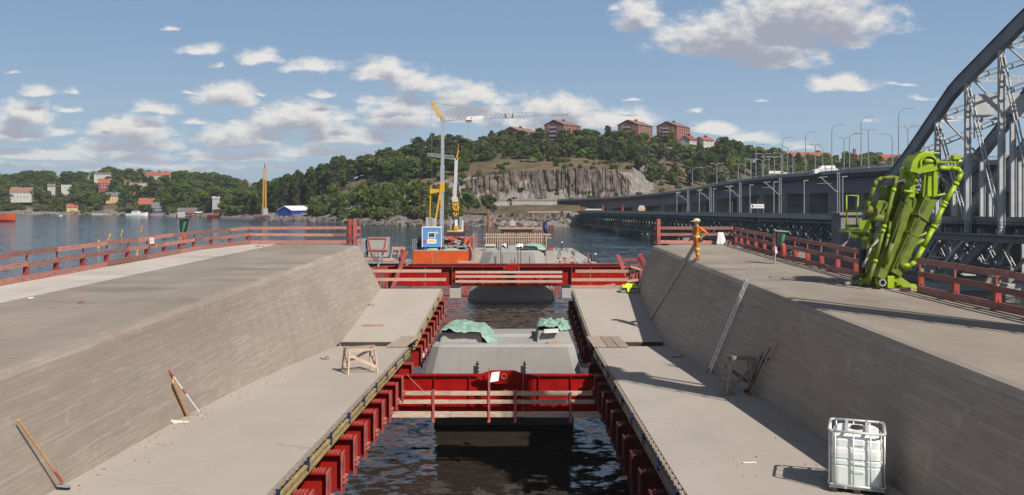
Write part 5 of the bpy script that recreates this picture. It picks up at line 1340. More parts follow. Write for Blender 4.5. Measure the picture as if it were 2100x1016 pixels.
b = MB(); b.bar(Vector((X(779,d),d-1.0,Z(546,d))),Vector((X(787,d),d-1.0,Z(522,d))),0.12,0.14); b.build('prop', M['steel'], t)
for px in (772, 778, 786): 
    b = MB(); b.tube((X(px,d),d-.8,Z(540,d)),(X(px,d),d-.8,Z(514,d)),0.03,5); b.build('rebar', M['dsteel'], t)
for k in range(6):
    b = MB(); px = 770+6*k; b.bar((X(px,d),d-1.5,Z(597,d)),(X(px+(3-k),d),d-1.5,Z(546,d)),0.13,0.22); b.build('red_prop', M['red_d'], t)
for k in range(7):
    b = MB(); px = 757+3*k; py = 547+7*k; b.bar((X(px,d)-.2,d-1.9,Z(py,d)),(X(px,d)+0.5,d-1.9,Z(py,d)),0.12,0.10); b.build('timber_end', M['timber'], t)
for k in range(3):
    b = MB(); b.bar((X(760,d),d-1.2+.5*k,Z(552-3*k,d)),(X(800,d),d-1.2+.5*k,Z(546-3*k,d)),0.1,0.12); b.build('red_rail', M['red_d'], t)
c = Vector((X(771.5,d), d+1.2, Z(528,d)))
t = thing('counterweight', 'pale concrete counterweight with orange straps on the timber platform', 'counterweight', c)
hw = X(793,d)-X(771.5,d)
b = MB(); b.hexa([(-hw+.12,-.7,0),(hw-.05,-.7,0),(hw-.05,.7,0),(-hw+.12,.7,0),(-hw,-.75,1.46),(hw,-.75,1.46),(hw,.75,1.46),(-hw,.75,1.46)]); b.build('block', M['cast'], t, local=True, bevel=0.02)
for p_, q_ in (((-hw+.1,-.79,1.46),(-hw+.36,-.76,.35)),((-hw+.36,-.76,.35),(-hw+.5,-.76,.05)),((hw-.1,-.79,1.46),(hw-.32,-.76,.2)),((-hw,-.78,.55),(hw,-.78,.5)),((-hw+.05,-.79,1.44),(hw-.05,-.79,1.44))):
    b = MB(); b.bar(p_, q_, 0.10, 0.03, up=(0,1,0)); b.build('strap', M['redpink'], t, local=True)
b = MB(); b.bb(-hw-.75,-hw-.05,-.5,.7,0.1,1.35); b.build('side_block', M['grey'], t, local=True)
# inclined red frames either side
def red_frame(label, pts, e, rungs):
    t = thing('side_truss', label, 'frame', P(pts[0][0], pts[0][1], pts[0][2]), 'inclined red steel frames')
    for a, b_ in ((0,1),(2,3)):
        b = MB(); b.bar(P(*pts[a]), P(*pts[b_]), 0.34, 0.30); b.build('stringer', M['redpink'] if a == 0 else M['red_d'], t)
    for u in rungs:
        b = MB(); b.bar(P(*pts[0]).lerp(P(*pts[1]), u), P(*pts[2]).lerp(P(*pts[3]), u), 0.20, 0.16); b.build('rung', M['red_d'], t)
    return t
red_frame('red inclined frame rising left of the orange barge behind the far left slab', [(803,598,66),(834,516,66),(792,598,69),(829,514,69)], 0, (0.3,0.55,0.8))
red_frame('red ladder-like frame leaning at the far right beyond the end of the right slab', [(1286,568,64),(1266,523,64),(1329,556,64),(1311,521,64)], 0, (0.03,0.42,0.72))
t = thing('red_prop_stack', 'shaded cluster of red props and timbers under the far right frame', 'props', P(1300,590,57), None)
for k in range(9):
    b = MB(); px = 1287+4.2*k; b.bar(P(px,592,57+0.3*(k%3)), P(px+random.uniform(-3,3),555+random.uniform(-3,5),57), 0.12, 0.16); b.build('prop', M['redpink'] if k % 3 == 0 else M['red_d'], t)
for k, (a, b_) in enumerate((((1283,553),(1300,547)),((1292,547),(1322,556)),((1288,556),(1320,550)),((1284,577),(1312,574)))):
    b = MB(); b.bar(P(*a,56.6), P(*b_,57.2), 0.18, 0.14); b.build('timber', M['timber_r'] if k % 2 else M['timber_d'], t)
for k, (a, b_) in enumerate((((1256,583),(1268,589)),((1240,586),(1262,584)))):
    mb = MB(); mb.bar(P(*a,60), P(*b_,60), 0.5, 0.06); tag(mb.build('white_plank', M['tarpw'] if k == 0 else M['timber_r']), ('white' if k == 0 else 'reddish')+' plank lying beyond the far end of the right slab', 'plank')

# orange barge
d = 130.0
t = thing('barge', 'bright orange steel barge moored behind the far red girder', 'barge', (X(903,d), d, 0))
b = MB(); b.bb(X(847,d),X(958,d),d,d+16,-0.6,2.62); b.build('hull', M['orange'], t, bevel=0.05)
b = MB(); b.bb(X(848,d)+.1,X(958,d)-.1,d+.15,d+15.8,2.625,2.66); b.build('deck_plate', M['grey'], t)
for px in (884.5, 897): 
    b = MB(); b.bar((X(px,d),d-.04,2.62),(X(px+5,d),d-.04,0.0),0.07,0.03,up=(0,1,0)); b.build('hull_seam', M['timber_g'], t)
for k in range(6):
    px = 846+2*k; b = MB(); b.tube((X(px,d),d+.3+.9*k,2.66),(X(px,d),d+.3+.9*k,4.3),0.05,5); b.build('railing_post', M['steel'], t)
for zz in (3.4, 4.2):
    b = MB(); b.tube((X(846,d),d+.3,zz),(X(857,d),d+5,zz),0.045,5); b.build('rail', M['steel'], t)
t = thing('barge', 'tall orange end plate of the second barge right of the blue cabin', 'barge', (X(967,d), d, 0))
d = 136.0
b = MB(); b.bb(X(963,d),X(969.5,d),d,d+9,-.5,Z(488,d)); b.build('end_plate', M['orange'], t)
b = MB(); b.bb(X(910,d),X(963,d),d+2.5,d+12,-.5,Z(492,d)); b.build('hull', M['orange'], t)
for px in (956,962,970,973): 
    b = MB(); b.tube((X(px,d),d-.2,Z(530,d)),(X(px,d),d-.2,Z(478,d)),0.06,6); b.build('railing_post', M['steel'] if px != 962 else M['redpink'], t)
b = MB(); b.path([P(960,500,d-.4),P(967,512,d-.4),P(969,526,d-.4),P(966,540,d-.4)],0.16,7); b.build('pipe_bend', M['timber_g'], t)
# deck load of the barge, piece by piece
rr = random.Random(4)
for k, (px, py, w_, h_, mt, lab) in enumerate(((913,505,1.6,.7,'timber_g','heap of grey boards on the barge right of the blue cabin'),(926,500,1.3,.9,'red_d','red machine part on the barge deck'),(938,503,2.4,.35,'alu','pale pipes lying on the orange barge'),
     (942,495,1.3,.8,'cast','pale bundle on the barge deck'),(928,510,1.5,.6,'steel','grey scrap at the front edge of the barge'),(922,492,1.2,.5,'orange','orange case on the barge deck'),(950,506,1.2,.7,'steel','grey steel frames at the barge end'),(918,488,1.6,.5,'redpink','red guard panel on the barge behind the mast'),
     (945,487,1.6,.45,'dsteel','dark bundle below the white angle on the barge'),(861,498,.7,1.1,'redpink','red machine left of the blue cabin'),(858,490,.5,1.2,'grey','grey pump at the left end of the barge'),(864,508,1.7,.35,'timber_g','grey planks below the blue cabin'))):
    c = P(px, py+3, 133); t = thing('deck_load', lab, 'cargo', c, 'loads on the orange barge')
    for q in range(4):
        b = MB(); e = Vector((rr.uniform(-.4,.4)*w_, rr.uniform(-.6,.6), rr.uniform(0,.6)*h_)); u = Vector((w_*rr.uniform(.3,.55), rr.uniform(-.5,.5), h_*rr.uniform(-.3,.4)))
        b.bar(c+e-u, c+e+u, .16+rr.random()*.14, h_*rr.uniform(.18,.35)); b.build('piece', M[mt] if q != 2 else M['steel'], t)
    b = MB(); b.bb(c.x-.3*w_,c.x+.3*w_,c.y-.3,c.y+.3,2.6,c.z); b.build('stand', M['dsteel'], t)
mb = MB(); c0 = P(925,513,131.2); mb = rock_shape(.5, 2, .6); mb.v = [Vector((v.x*2.6, v.y, v.z))+c0 for v in mb.v]; tag(mb.build('grey_bundle', M['tarp']), 'grey-green net bundle at the front edge of the barge', 'bundle')
mb = rock_shape(.42, 5, .7); c0 = P(888,513,131.0); mb.v = [Vector((v.x*2.2, v.y, v.z))+c0 for v in mb.v]; tag(mb.build('green_bundle', M['tarp']), 'green bundle under the blue cabin on the barge', 'bundle')
# blue cabin
d = 131.0
t = thing('site_cabin', 'light blue control cabin with white edges and a small window on the orange barge', 'cabin', (X(885.5,d), d, 2.66))
x0, x1, z0, z1 = X(866,d), X(905,d), Z(507,d), Z(467.5,d)
b = MB(); b.bb(x0,x1,d,d+2.4,z0,z1); b.build('body', M['blue'], t)
b = MB(); b.bb(x0-.05,x1+.05,d-.06,d+2.45,z1+.003,z1+.12); b.build('roof', M['white'], t)
for xx in (x0, x1): 
    b = MB(); b.bb(xx-.06,xx+.06,d-.05,d+.05,z0,z1); b.build('corner_post', M['white'], t)
for px in (871,875,895,903): 
    b = MB(); b.bb(X(px,d)-.05,X(px,d)+.05,d+.2,d+.3,2.66,z0); b.build('leg', M['steel'], t)
b = MB(); b.bb(x0+.2,x1-.2,d+.4,d+2.2,2.7,z0-.02); b.build('underframe', M['dsteel'], t)
w0, w1, wa, wb = X(877.5,d), X(893,d), Z(488.5,d), Z(476.5,d)
f = MB(); f.bb(w0,w1,d-.05,d-.01,wa,wb); fo = f.build('window', M['white'], t)
g = MB(); g.bb(w0+.14,w1-.14,d-.065,d-.055,wa+.14,wb-.14); g.build('pane', M['glass'], fo)
for k in range(1, 4):
    g = MB(); xx = lerp(w0+.14,w1-.14,k/4); g.bb(xx-.015,xx+.015,d-.075,d-.066,wa+.14,wb-.14); g.build('bar', M['grey'], fo)
b = MB(); b.bb(X(876,d),X(895,d),d-.04,d-.01,Z(500,d),Z(490.5,d)); so_ = b.build('sign', M['white'], t)
g = MB(); g.bb(X(879,d),X(892,d),d-.055,d-.045,Z(496.2,d),Z(493.4,d)); g.build('yellow_bar', mk('sign_yellow', (.75,.50,.05)), so_)
b = MB(); b.bb(X(893.5,d),X(898.5,d),d-.04,d-.01,Z(480.5,d),Z(476,d)); b.build('small_notice', M['cream'], t)
b = MB(); b.tube((X(871,d),d-.05,Z(495,d)),(X(871,d),d-.005,Z(495,d)),.22,14); b.build('red_disc', M['redpink'], t)

# cranes
def lattice(b, p, q, w, n, up, r, taper=1.0):
    p, q, up = Vector(p), Vector(q), Vector(up); u = (q-p); s_ = u.normalized().cross(up).normalized()*w/2
    for k in range(n):
        a, c = p+u*(k/n), p+u*((k+1)/n); hh0 = up*(w*lerp(1,taper,k/n)); hh1 = up*(w*lerp(1,taper,(k+1)/n))
        for e in (s_, -s_): b.bar(a+e, c+e, r, r); b.bar(a+e, (a+c)/2+hh0, r*.7, r*.7); b.bar((a+c)/2+hh0, c+e, r*.7, r*.7)
        b.bar(a+hh0, c+hh1, r, r)
d = 145.0
t = thing('mobile_crane', 'tall grey crane mast with yellow head and long pale jib pointing right', 'crane', (X(906,d), d, 2.6), 'cranes in the channel')
b = MB(); b.bar((X(905.5,d),d,2.6),(X(907.5,d),d,Z(340,d)),.62,.62); b.build('mast', M['steel'], t)
b = MB(); b.bar((X(907.5,d),d,Z(340,d)),(X(908.2,d),d,Z(246,d)),.50,.50); b.build('mast_extension', M['steel'], t)
b = MB(); b.bar((X(908,d),d,Z(252,d)),(X(904,d),d,Z(239,d)),.40,.5); b.build('mast_head', M['grey'], t)
b = MB(); b.bar((X(904,d)-.25,d-.25,Z(240,d)),(X(884.5,d),d,Z(209,d)),.22,.22); b.bar((X(911,d),d+.25,Z(244,d)),(X(886,d),d,Z(210,d)),.22,.22)
for k in range(5):
    u = k/5; b.bar(Vector((X(904,d)-.25,d-.25,Z(240,d))).lerp(Vector((X(884.5,d),d,Z(209,d))),u), Vector((X(911,d),d+.25,Z(244,d))).lerp(Vector((X(886,d),d,Z(210,d))),u+.1), .1, .1)
b.build('head_strut', M['yellow'], t)
b = MB(); lattice(b, (X(911,d),d,Z(248,d)), (X(1100,d),d,Z(239,d)), .75, 22, (0,0,1), .07); b.build('jib', M['steel'], t)
b = MB(); lattice(b, (X(1100,d),d,Z(239,d)), (X(1166,d),d,Z(235.5,d)), .55, 9, (0,0,1), .06, .3); b.build('jib_tip', M['steel'], t)
b = MB(); b.hexa([(X(955,d),d-.6,Z(247.5,d)),(X(990,d),d-.6,Z(246,d)),(X(990,d),d-.5,Z(246,d)),(X(955,d),d-.5,Z(247.5,d)),(X(958,d),d-.6,Z(240,d)),(X(993,d),d-.6,Z(238.2,d)),(X(993,d),d-.5,Z(238.2,d)),(X(958,d),d-.5,Z(240,d))]); b.build('jib_banner', M['white'], t)
b = MB(); b.tube((X(967.5,d),d-.62,Z(243,d)),(X(967.5,d),d-.601,Z(243,d)),.13,10); b.build('banner_mark', M['grey'], t)
b = MB(); b.box((X(961,d),d,Z(249,d)),(1.0,.9,.30)); b.box((X(961,d),d,Z(247.6,d)),(.6,.5,.2)); b.build('trolley', M['timber_r'], t)
for px in (1037, 1051): 
    b = MB(); b.bar((X(px,d),d,Z(243,d)),(X(px,d),d,Z(234,d)),.22,.3); b.build('jib_strut', M['dsteel'], t)
b = MB(); b.tube((X(885,d),d,Z(210,d)),(X(1000,d),d,Z(228,d)),.055,5); b.build('tie_rod', M['yellow'], t)
b = MB(); b.tube((X(1000,d),d,Z(228,d)),(X(1048,d),d,Z(236,d)),.035,5); b.build('cable', M['steel'], t)
b = MB(); b.tube((X(885,d),d,Z(210,d)),(X(886,d),d,Z(390,d)),.018,4); b.build('cable', M['steel'], t)
b = MB(); b.tube((X(961,d),d,Z(250,d)),(X(960.5,d),d,Z(277,d)),.018,4); b.build('cable', M['steel'], t)
b = MB(); b.box((X(960.5,d),d,Z(279,d)),(.3,.3,.42)); b.build('hook_block', M['yellow'], t)
b = MB(); b.hexa([(X(882,d),d-.3,Z(398,d)),(X(903,d),d-.3,Z(394,d)),(X(903,d),d+.3,Z(394,d)),(X(882,d),d+.3,Z(398,d)),(X(882,d),d-.3,Z(388,d)),(X(909,d),d-.3,Z(388,d)),(X(909,d),d+.3,Z(388,d)),(X(882,d),d+.3,Z(388,d))]); b.build('yellow_arm', M['yellow'], t)
b = MB(); b.bar((X(884,d),d,Z(380,d)),(X(881.5,d),d,Z(446,d)),.16,.2); b.build('yellow_post', M['yellow'], t)
b = MB(); b.bar((X(907,d),d-.3,Z(374,d)),(X(893.5,d),d-.3,Z(452,d)),.26,.3); b.bar((X(903,d),d-.3,Z(392,d)),(X(905.5,d),d-.3,Z(425,d)),.14,.2); b.build('yellow_strut', M['yellow'], t)
b = MB(); b.box((X(907,d),d,Z(384,d)),(.75,.75,1.6)); b.build('mast_collar', M['yellow'], t)
for k, (a, c, mt) in enumerate(((874,880,'cast'),(880,887,'old_c'),(887,896,'cast'))):
    b = MB(); b.bb(X(a,d)+.02,X(c,d)-.02,d-.7+.1*k,d+.9,2.6,Z(446+2*(k==2),d)); b.build('counterweight', M[mt], t)
d = 190.0
t = thing('mobile_crane', 'shorter pale crane with folded yellow linkage behind the tall mast', 'crane', (X(935,d), d, 0), 'cranes in the channel')
b = MB(); b.bar((X(933,d),d,Z(408,d)),(X(936,d),d,Z(329,d)),.68,.68); b.build('mast', M['alu'], t)
for e in (-.22,.22):
    b = MB(); b.bar((X(936,d)+e,d,Z(331,d)),(X(936,d)+e*1.4,d,Z(325,d)),.2,.3); b.build('mast_fork', M['alu'], t)
b = MB(); lattice(b, (X(932,d),d,Z(327.5,d)), (X(876,d),d,Z(319.5,d)), .75, 9, (0,0,1), .11, .7); b.build('jib', M['steel'], t)
b = MB(); b.bar((X(936,d),d,Z(324,d)),(X(941,d),d,Z(309,d)),.25,.25); b.bar((X(938,d),d,Z(323,d)),(X(940,d),d,Z(296,d)),.10,.10); b.build('head_strut', M['yellow'], t)
lg = MB()
for (a, c) in (((929,405),(930,423)),((938,405),(940,425)),((930,408),(939,418)),((939,410),(931,440)),((931,440),(936,444)),((936,443),(941,424)),((930,424),(933,436)),((936,410),(934,425)),((935,425),(940,440)),((931,415),(938,428))):
    lg.bar((X(a[0],d),d-.2,Z(a[1],d)),(X(c[0],d),d-.2,Z(c[1],d)),.24,.3)
stuff(lg.build('folded_linkage', M['yellow'], t))
b = MB(); b.box((X(933,d),d,Z(410,d)),(1.1,1,1.0)); b.build('linkage_head', M['alu'], t)
for px0, px1 in ((923,931),(942,948)):
    b = MB(); b.bb(X(px0,d),X(px1,d),d+.4,d+2,Z(471,d),Z(445,d)); b.build('counterweight', M['grey'], t)
b = MB(); b.bar((X(936,d),d-.4,Z(469,d)),(X(936,d),d-.4,Z(451,d)),.55,.5); b.build('white_column', M['white'], t)
b = MB(); b.box((X(936.5,d),d-.5,Z(467,d)),(.95,.9,.9)); b.bb(X(918,d),X(950,d),d-1,d+3,Z(476,d),Z(472.5,d)); b.build('turntable', M['yellow'], t)
b = MB(); b.bar((X(941.5,d),d-.5,Z(439,d)),(X(941,d),d-.5,Z(470,d)),.2,.2); b.build('black_post', M['dsteel'], t)
b = MB(); b.bb(X(918,d),X(956,d),d-2,d+5,-.6,Z(477,d)); b.build('float', M['dsteel'], t)
b = MB(); b.bar((X(949.5,d),d-.9,Z(472.6,d)),(X(949.5,d),d-.9,Z(452,d)),.24,.2); b.bar((X(939,d),d-.9,Z(472.6,d)),(X(950.5,d),d-.9,Z(472.6,d)),.24,.25); b.build('white_angle', M['white'], t)
# access ladder and pinkish guard frame right of the barge
d = 150.0
t = thing('access_ladder', 'pale upright ladder and pink guard frame between the barge and the stud formwork', 'ladder', P(975,512,d))
for px in (972, 978): 
    b = MB(); b.tube(P(px,514,d), P(px,473,d), .05, 5); b.build('stile', M['steel'], t)
for k in range(7): 
    b = MB(); b.tube(P(972,480+5*k,d), P(978,480+5*k,d), .035, 5); b.build('rung', M['steel'], t)
for k, (a, c) in enumerate((((981,481),(994,481)),((972,494),(996,492)),((981,481),(981,500)),((976,502),(996,503)))):
    b = MB(); b.tube(P(*a,d), P(*c,d), .05, 5); b.build('guard_tube', M['redpink'], t)
b = MB(); b.bb(X(962,d),X(1000,d),d-1,d+4,-.5,Z(514,d)); b.build('float', M['cast'], t)
# stud formwork on the next pier
d = 140.0
t = thing('stud_formwork', 'long wall of pale timber studs around the next pier with dark gaps between', 'formwork', P(1060,512,d))
n = 28
for k in range(n):
    px = lerp(998, 1120, k/(n-1)); b = MB(); b.bb(X(px,d)-.085,X(px,d)+.085,d-.1,d+.1,Z(512,d),Z(478+1.2*(k%2),d)); b.build('stud', M['timber'], t)
for k, (py, a, c) in enumerate(((481.5,994,1130),(488,992,1131),(493.5,1001,1118),(503,1020,1118))):
    b = MB(); b.bb(X(a,d),X(c,d),d+.11,d+.19,Z(py,d)-.10,Z(py,d)+.10) if k != 1 else b.bb(X(a,d),X(c,d),d-.2,d-.11,Z(py,d)-.06,Z(py,d)+.06); b.build('waler', M['timber'] if k < 3 else M['red_d'], t)
b = MB(); b.bb(X(997,d),X(1119,d),d+.5,d+.65,1.2,Z(494,d)); b.build('front_sheet', M['timber_d'], t)
for px in (1000,1030,1060,1090,1117):
    b = MB(); b.bb(X(px,d)-.05,X(px,d)+.05,d+.35,d+.45,Z(494,d),Z(479,d)); b.build('back_post', M['timber_d'], t)
b = MB(); b.bb(X(997,d),X(1119,d),d+3.2,d+3.35,1.2,Z(485,d)); b.build('rear_sheet', M['timber_d'], t)
b = MB(); b.bb(X(1000,d),X(1116,d),d+.4,d+3.1,-.6,1.6); b.build('footing', M['pier'], t)
for px in (1118.5, 1120.5): 
    b = MB(); b.bb(X(px,d)-.06,X(px,d)+.06,d-.4,d-.28,Z(497,d),Z(479,d)); b.build('corner_stud', M['timber_y'], t)
# timber platform beyond
d = 190.0
t = thing('pier_platform', 'pink timber working platform around the pier beyond the stud formwork', 'platform', P(1065,478,d))
for k, (a, c, py0, py1) in enumerate(((1022,1096,466.5,470.5),(1025,1094,471,473.5),(1028,1092,474,477.5),(1097,1112,467.5,472))):
    b = MB(); b.bb(X(a,d),X(c,d),d+.3*k,d+.3*k+5,Z(py1,d),Z(py0,d)); b.build('platform_board', M['timber_r'], t)
for px in (1018,1030,1052,1068,1086,1100):
    b = MB(); b.bb(X(px-5,d),X(px+5,d),d+1,d+2,Z(466,d),Z(464,d)); b.build('top_beam', M['timber_d'], t)
for px in (1030,1060,1090):
    b = MB(); b.tube((X(px,d),d+2,-1),(X(px,d),d+2,Z(477,d)),.5,8); b.build('pile', M['rust'], t)
b = MB(); b.hexa([(X(1046,d),d+1,Z(466,d)),(X(1058,d),d+1,Z(466,d)),(X(1058,d),d+3,Z(466,d)),(X(1046,d),d+3,Z(466,d)),(X(1048,d),d+1.4,Z(453,d)),(X(1054,d),d+1.4,Z(452,d)),(X(1054,d),d+2.6,Z(452,d)),(X(1048,d),d+2.6,Z(453,d))]); b.build('white_cover', M['cast'], t)
for (px, dd, top, w_, lab) in ((1001,170,429,5.2,'tall rusty steel pile left of the stud formwork'),(1010.3,166,447,3.8,'short rusty pile with a ring beside the tall one')):
    t = thing('steel_pile', lab, 'pile', (X(px,dd), dd, 0), 'rusty piles in the channel')
    b = MB(); b.tube((X(px,dd),dd,-2),(X(px,dd),dd,Z(top,dd)), w_/2*dd/F, 12); b.build('shaft', M['rust'], t, smooth=True)
    if px > 1005:
        b = MB()
        for k in range(12):
            a0, a1 = 2*math.pi*k/12, 2*math.pi*(k+1)/12; c = P(1009,443,dd)
            b.bar(c+Vector((.33*math.cos(a0),0,.33*math.sin(a0))), c+Vector((.33*math.cos(a1),0,.33*math.sin(a1))), .08, .08)
        b.build('ring', M['steel'], t)
for px in (955, 1128, 1134):
    dd = 300; mb = MB(); mb.tube((X(px,dd),dd,-1),(X(px,dd),dd,Z(462,dd)), .55, 8); tag(mb.build('mooring_pile', M['rust']), {955:'small reddish pile near the far shore right of the cranes',1128:'left one of two brown piles near the far shore',1134:'right one of two brown piles near the far shore'}[px], 'pile', 'rusty piles in the channel')
d = 186.0
t = thing('pile_hammer', 'dark blue pile hammer standing at the right end of the pink platform', 'hammer', P(1117,482,d))
b = MB(); b.tube(P(1119,482,d), P(1118,460,d), .45, 10); b.build('body', M['bluecl'], t, smooth=True)
b = MB(); b.box(P(1118,457,d), (.8,.8,.6)); b.build('head', M['bluecl'], t)
b = MB(); b.box(P(1114,463,d), (.3,.5,1.2)); b.build('side_lug', M['bluecl'], t)
# concrete pontoon with its load, right
t = thing('pontoon', 'long low pale pontoon loaded with pipes right of the far pier', 'pontoon', (8.5, 140, 0))
b = MB(); b.hexa([(3.9,117,-.5),(12.6,117,-.5),(11.3,168,-.5),(4.6,168,-.5),(3.9,117,.95),(12.6,117,.95),(11.3,168,.95),(4.6,168,.95)]); b.build('hull', M['cast'], t)
for k in range(14):
    x = lerp(7.2, 11.8, (k+.6*rr.random())/14); y = lerp(121, 160, rr.random()); L = rr.uniform(3, 9)
    mb = MB(); mb.tube((x,y,1.05+.1*(k%3)),(x-.1*rr.random(),min(167,y+L),1.07+.1*(k%3)), .07+.05*rr.random(), 6)
    tag(mb.build('steel_pipe', M[('steel','timber_g','timber_d','alu')[k % 4]]), ('grey pipe','weathered beam','dark beam','pale tube')[k % 4]+' on the low pontoon, %s of the pontoon load from its left side' % ORD[k], 'pipe', 'pipes and beams on the pontoon')
t = thing('timber_barrier', 'pink timber barrier on the near end of the pontoon', 'frame', P(1160,542,124))
for a, c in (((1143,530),(1180,531)),((1143,537),(1180,539)),((1143,524),(1150,543)),((1180,530),(1181,544)),((1150,526),(1178,541)),((1160,528),(1161,543))):
    b = MB(); b.bar(P(*a,124), P(*c,124), .14, .2); b.build('board', M['timber_r'], t)
mb = MB(); d = 126; mb.bb(X(1120,d),X(1137,d),d,d+1.6,.95,Z(515,d)); tag(mb.build('concrete_block', M['cast'], bevel=.03), 'pale concrete block standing beside the far pier on the pontoon', 'block')
mb = MB(); d = 126; mb.bb(X(1119,d),X(1135,d),d+.3,d+1.4,Z(515,d),Z(510,d)); tag(mb.build('red_packing', M['red_d']), 'red packing on the concrete block at the far pier', 'packing')
for (px, dd, top, w_, lab) in ((1152.5,160,499,4.5,'dark mooring bollard with white cap at the far end of the pontoon'),(1214.5,132,523,6,'left dark bollard at the near corner of the pontoon'),(1221,131,523,5.5,'right bollard with white cap at the near corner of the pontoon')):
    t = thing('bollard', lab, 'bollard', (X(px,dd), dd, 0), 'bollards on the pontoon')
    b = MB(); b.tube((X(px,dd),dd,-.8),(X(px,dd),dd,Z(top,dd)), w_/2*dd/F, 10); b.build('post', M['dsteel'], t, smooth=True)
    if px != 1214.5:
        b = MB(); b.tube((X(px,dd),dd,Z(top,dd)),(X(px,dd),dd,Z(top-3,dd)), w_/2.6*dd/F, 10); b.build('cap', M['white'], t, smooth=True)
mb = MB(); mb.bar(P(1203,545,128), P(1206,521,128), .12, .12); mb.bar(P(1209,545,128.4), P(1206,521,128), .12, .12); tag(mb.build('red_tripod', M['redpink']), 'thin red tripod on the near right edge of the pontoon', 'tripod')
mb = MB(); mb.bb(X(940,131),X(985,131),129,130.5,.2,1.1); tag(mb.build('timber_raft', M['timber_r']), 'low pinkish raft between the orange barge and the far pier', 'raft')
mb = MB(); mb.bb(X(962,140),X(1000,140),138,150,-.3,2.0); tag(mb.build('pale_float', M['cast']), 'pale float behind the left shoulder of the far pier', 'float')

# yellow spar buoys
for k, (bx, by, tx, ty) in enumerate(((201.5,508,203,492),(222,492,226,480),(248.5,482,251.5,471),(289,475,291.5,463),(280.5,522,283,510))):
    d = H*F/(by-410); p = Vector((X(bx,d), d, -.2)); q = Vector((X(tx,d), d, Z(ty,d)))
    t = thing('spar_buoy', 'yellow leaning spar buoy, %s of the row counted from the left' % ORD[k], 'buoy', p, 'yellow spar buoys')
    b = MB(); b.tube(p, q, .16, 8, r2=.11); b.build('spar', M['yellow'], t, smooth=True)
    b = MB(); b.tube(p-Vector((0,0,.1)), p+Vector((0,0,.35)), .28, 8); b.build('float', M['yellow'], t, smooth=True)

# ------------------------------------------------------------------ old truss bridge and its arch
XO = lambda d: 58.7-0.0990*d
zP = lambda d: 6.15+(334-d)/212*1.95
t = thing('old_truss_bridge', 'long dark green steel lattice bridge running from the far shore to the arch', 'bridge', (XO(220), 220, 0))
d0, d1 = 124.0, 336.0
def OB(d, off, z): return Vector((XO(d)+off, d, z))
zT = lambda d: zP(d)-0.95
zBm = lambda d: zP(d)-0.95-4.55
for off, nm in ((0.0, 0), (7.0, 1)):
    for k in range(8):
        a, c = lerp(d0,d1,k/8), lerp(d0,d1,(k+1)/8)
        b = MB(); b.bar(OB(a,off,zT(a)-.25), OB(c,off,zT(c)-.25), .45, .5); b.build('top_chord', M['oldst'], t)
        b = MB(); b.bar(OB(a,off,zBm(a)+.25), OB(c,off,zBm(c)+.25), .5, .55); b.build('bottom_chord', M['oldst'], t)
    n = 64
    far = MB()
    for k in range(n):
        a = lerp(d0,d1,k/n); c = lerp(d0,d1,(k+1)/n); c2 = lerp(d0,d1,min(n,k+2)/n)
        for (p, q, w_) in ((OB(a,off,zBm(a)),OB(a,off,zT(a)),.26),(OB(a,off+.12,zBm(a)+.3),OB(c2,off+.12,zT(c2)-.3),.24),(OB(a,off-.12,zT(a)-.3),OB(c2,off-.12,zBm(c2)+.3),.24)):
            if off == 0 and k < 44:
                b = MB(); b.bar(p, q, .14, w_, up=(1,0,0)); b.build('web_member', M['oldst'], t)
            else: far.bar(p, q, .14, w_, up=(1,0,0))
    stuff(far.build('web_members', M['oldst'], t))
fl = MB()
for k in range(107):
    a = d0+2*k; fl.bar(OB(a,-.3,zT(a)+.0), OB(a,7.3,zT(a)+.0), .2, .3)
    fl.bar(OB(a,0,zBm(a)+.2), OB(min(d1,a+4),7,zBm(a)+.2), .12, .12)
stuff(fl.build('cross_beams', M['oldst'], t))
for k in range(14):
    a, c = lerp(d0,d1,k/14)+.03, lerp(d0,d1,(k+1)/14)-.03
    b = MB(); b.loft([[OB(y,-.75,zP(y)-.80),OB(y,-.62,zP(y)-.80),OB(y,-.62,zP(y)),OB(y,-.75,zP(y))] for y in (a, c)]); b.build('parapet_panel', M['cast'], t)
    b = MB(); b.loft([[OB(y,-.75,zP(y)-.95),OB(y,7.9,zP(y)-.95),OB(y,7.9,zP(y)-.802),OB(y,-.75,zP(y)-.802)] for y in (a, c)]); b.build('deck_slab', M['asph'], t)
br = MB()
for k in range(160):
    a = lerp(d0,d1,k/160); br.bar(OB(a,-.60,zP(a)-1.0), OB(a,-.95,zP(a)-.80), .14, .12)
stuff(br.build('parapet_brackets', M['oldst'], t))
for (px0, px1, d_, w_, lab) in ((1180,1212,337,9,'old stone abutment where the lattice bridge meets the far shore'),):
    mb = MB(); mb.bb(XO(338)-3,XO(338)+11,336.5,346,-1,4.4); tag(mb.build('abutment', M['old_c'], bevel=.1), lab, 'abutment')
for k, dd in enumerate((300, 262, 225, 188, 156)):
    mb = MB(); mb.loft([[Vector((XO(dd)-1.2-e, dd-1.3-e, z)),Vector((XO(dd)+8.2+e, dd-1.3-e, z)),Vector((XO(dd)+8.2+e, dd+1.3+e, z)),Vector((XO(dd)-1.2-e, dd+1.3+e, z))] for z, e in ((-1,.4),(zBm(dd)-.9,.1),(zBm(dd)-.85,.35),(zBm(dd)-.05,.35))])
    tag(mb.build('stone_pier', M['old_c']), '%s low stone pier under the lattice bridge, counted from the far shore' % ORD[k], 'pier', 'stone piers of the lattice bridge')
t = thing('bridge_pylon', 'tall weathered concrete pier between the lattice bridge and the steel arch', 'pier', (X(1745,123), 122, 0))
x = XO(122)
b = MB(); b.bb(x-2.0,x+9.5,120.4,124.0,-1,8.0); b.build('shaft', M['old_c'], t, bevel=.08)
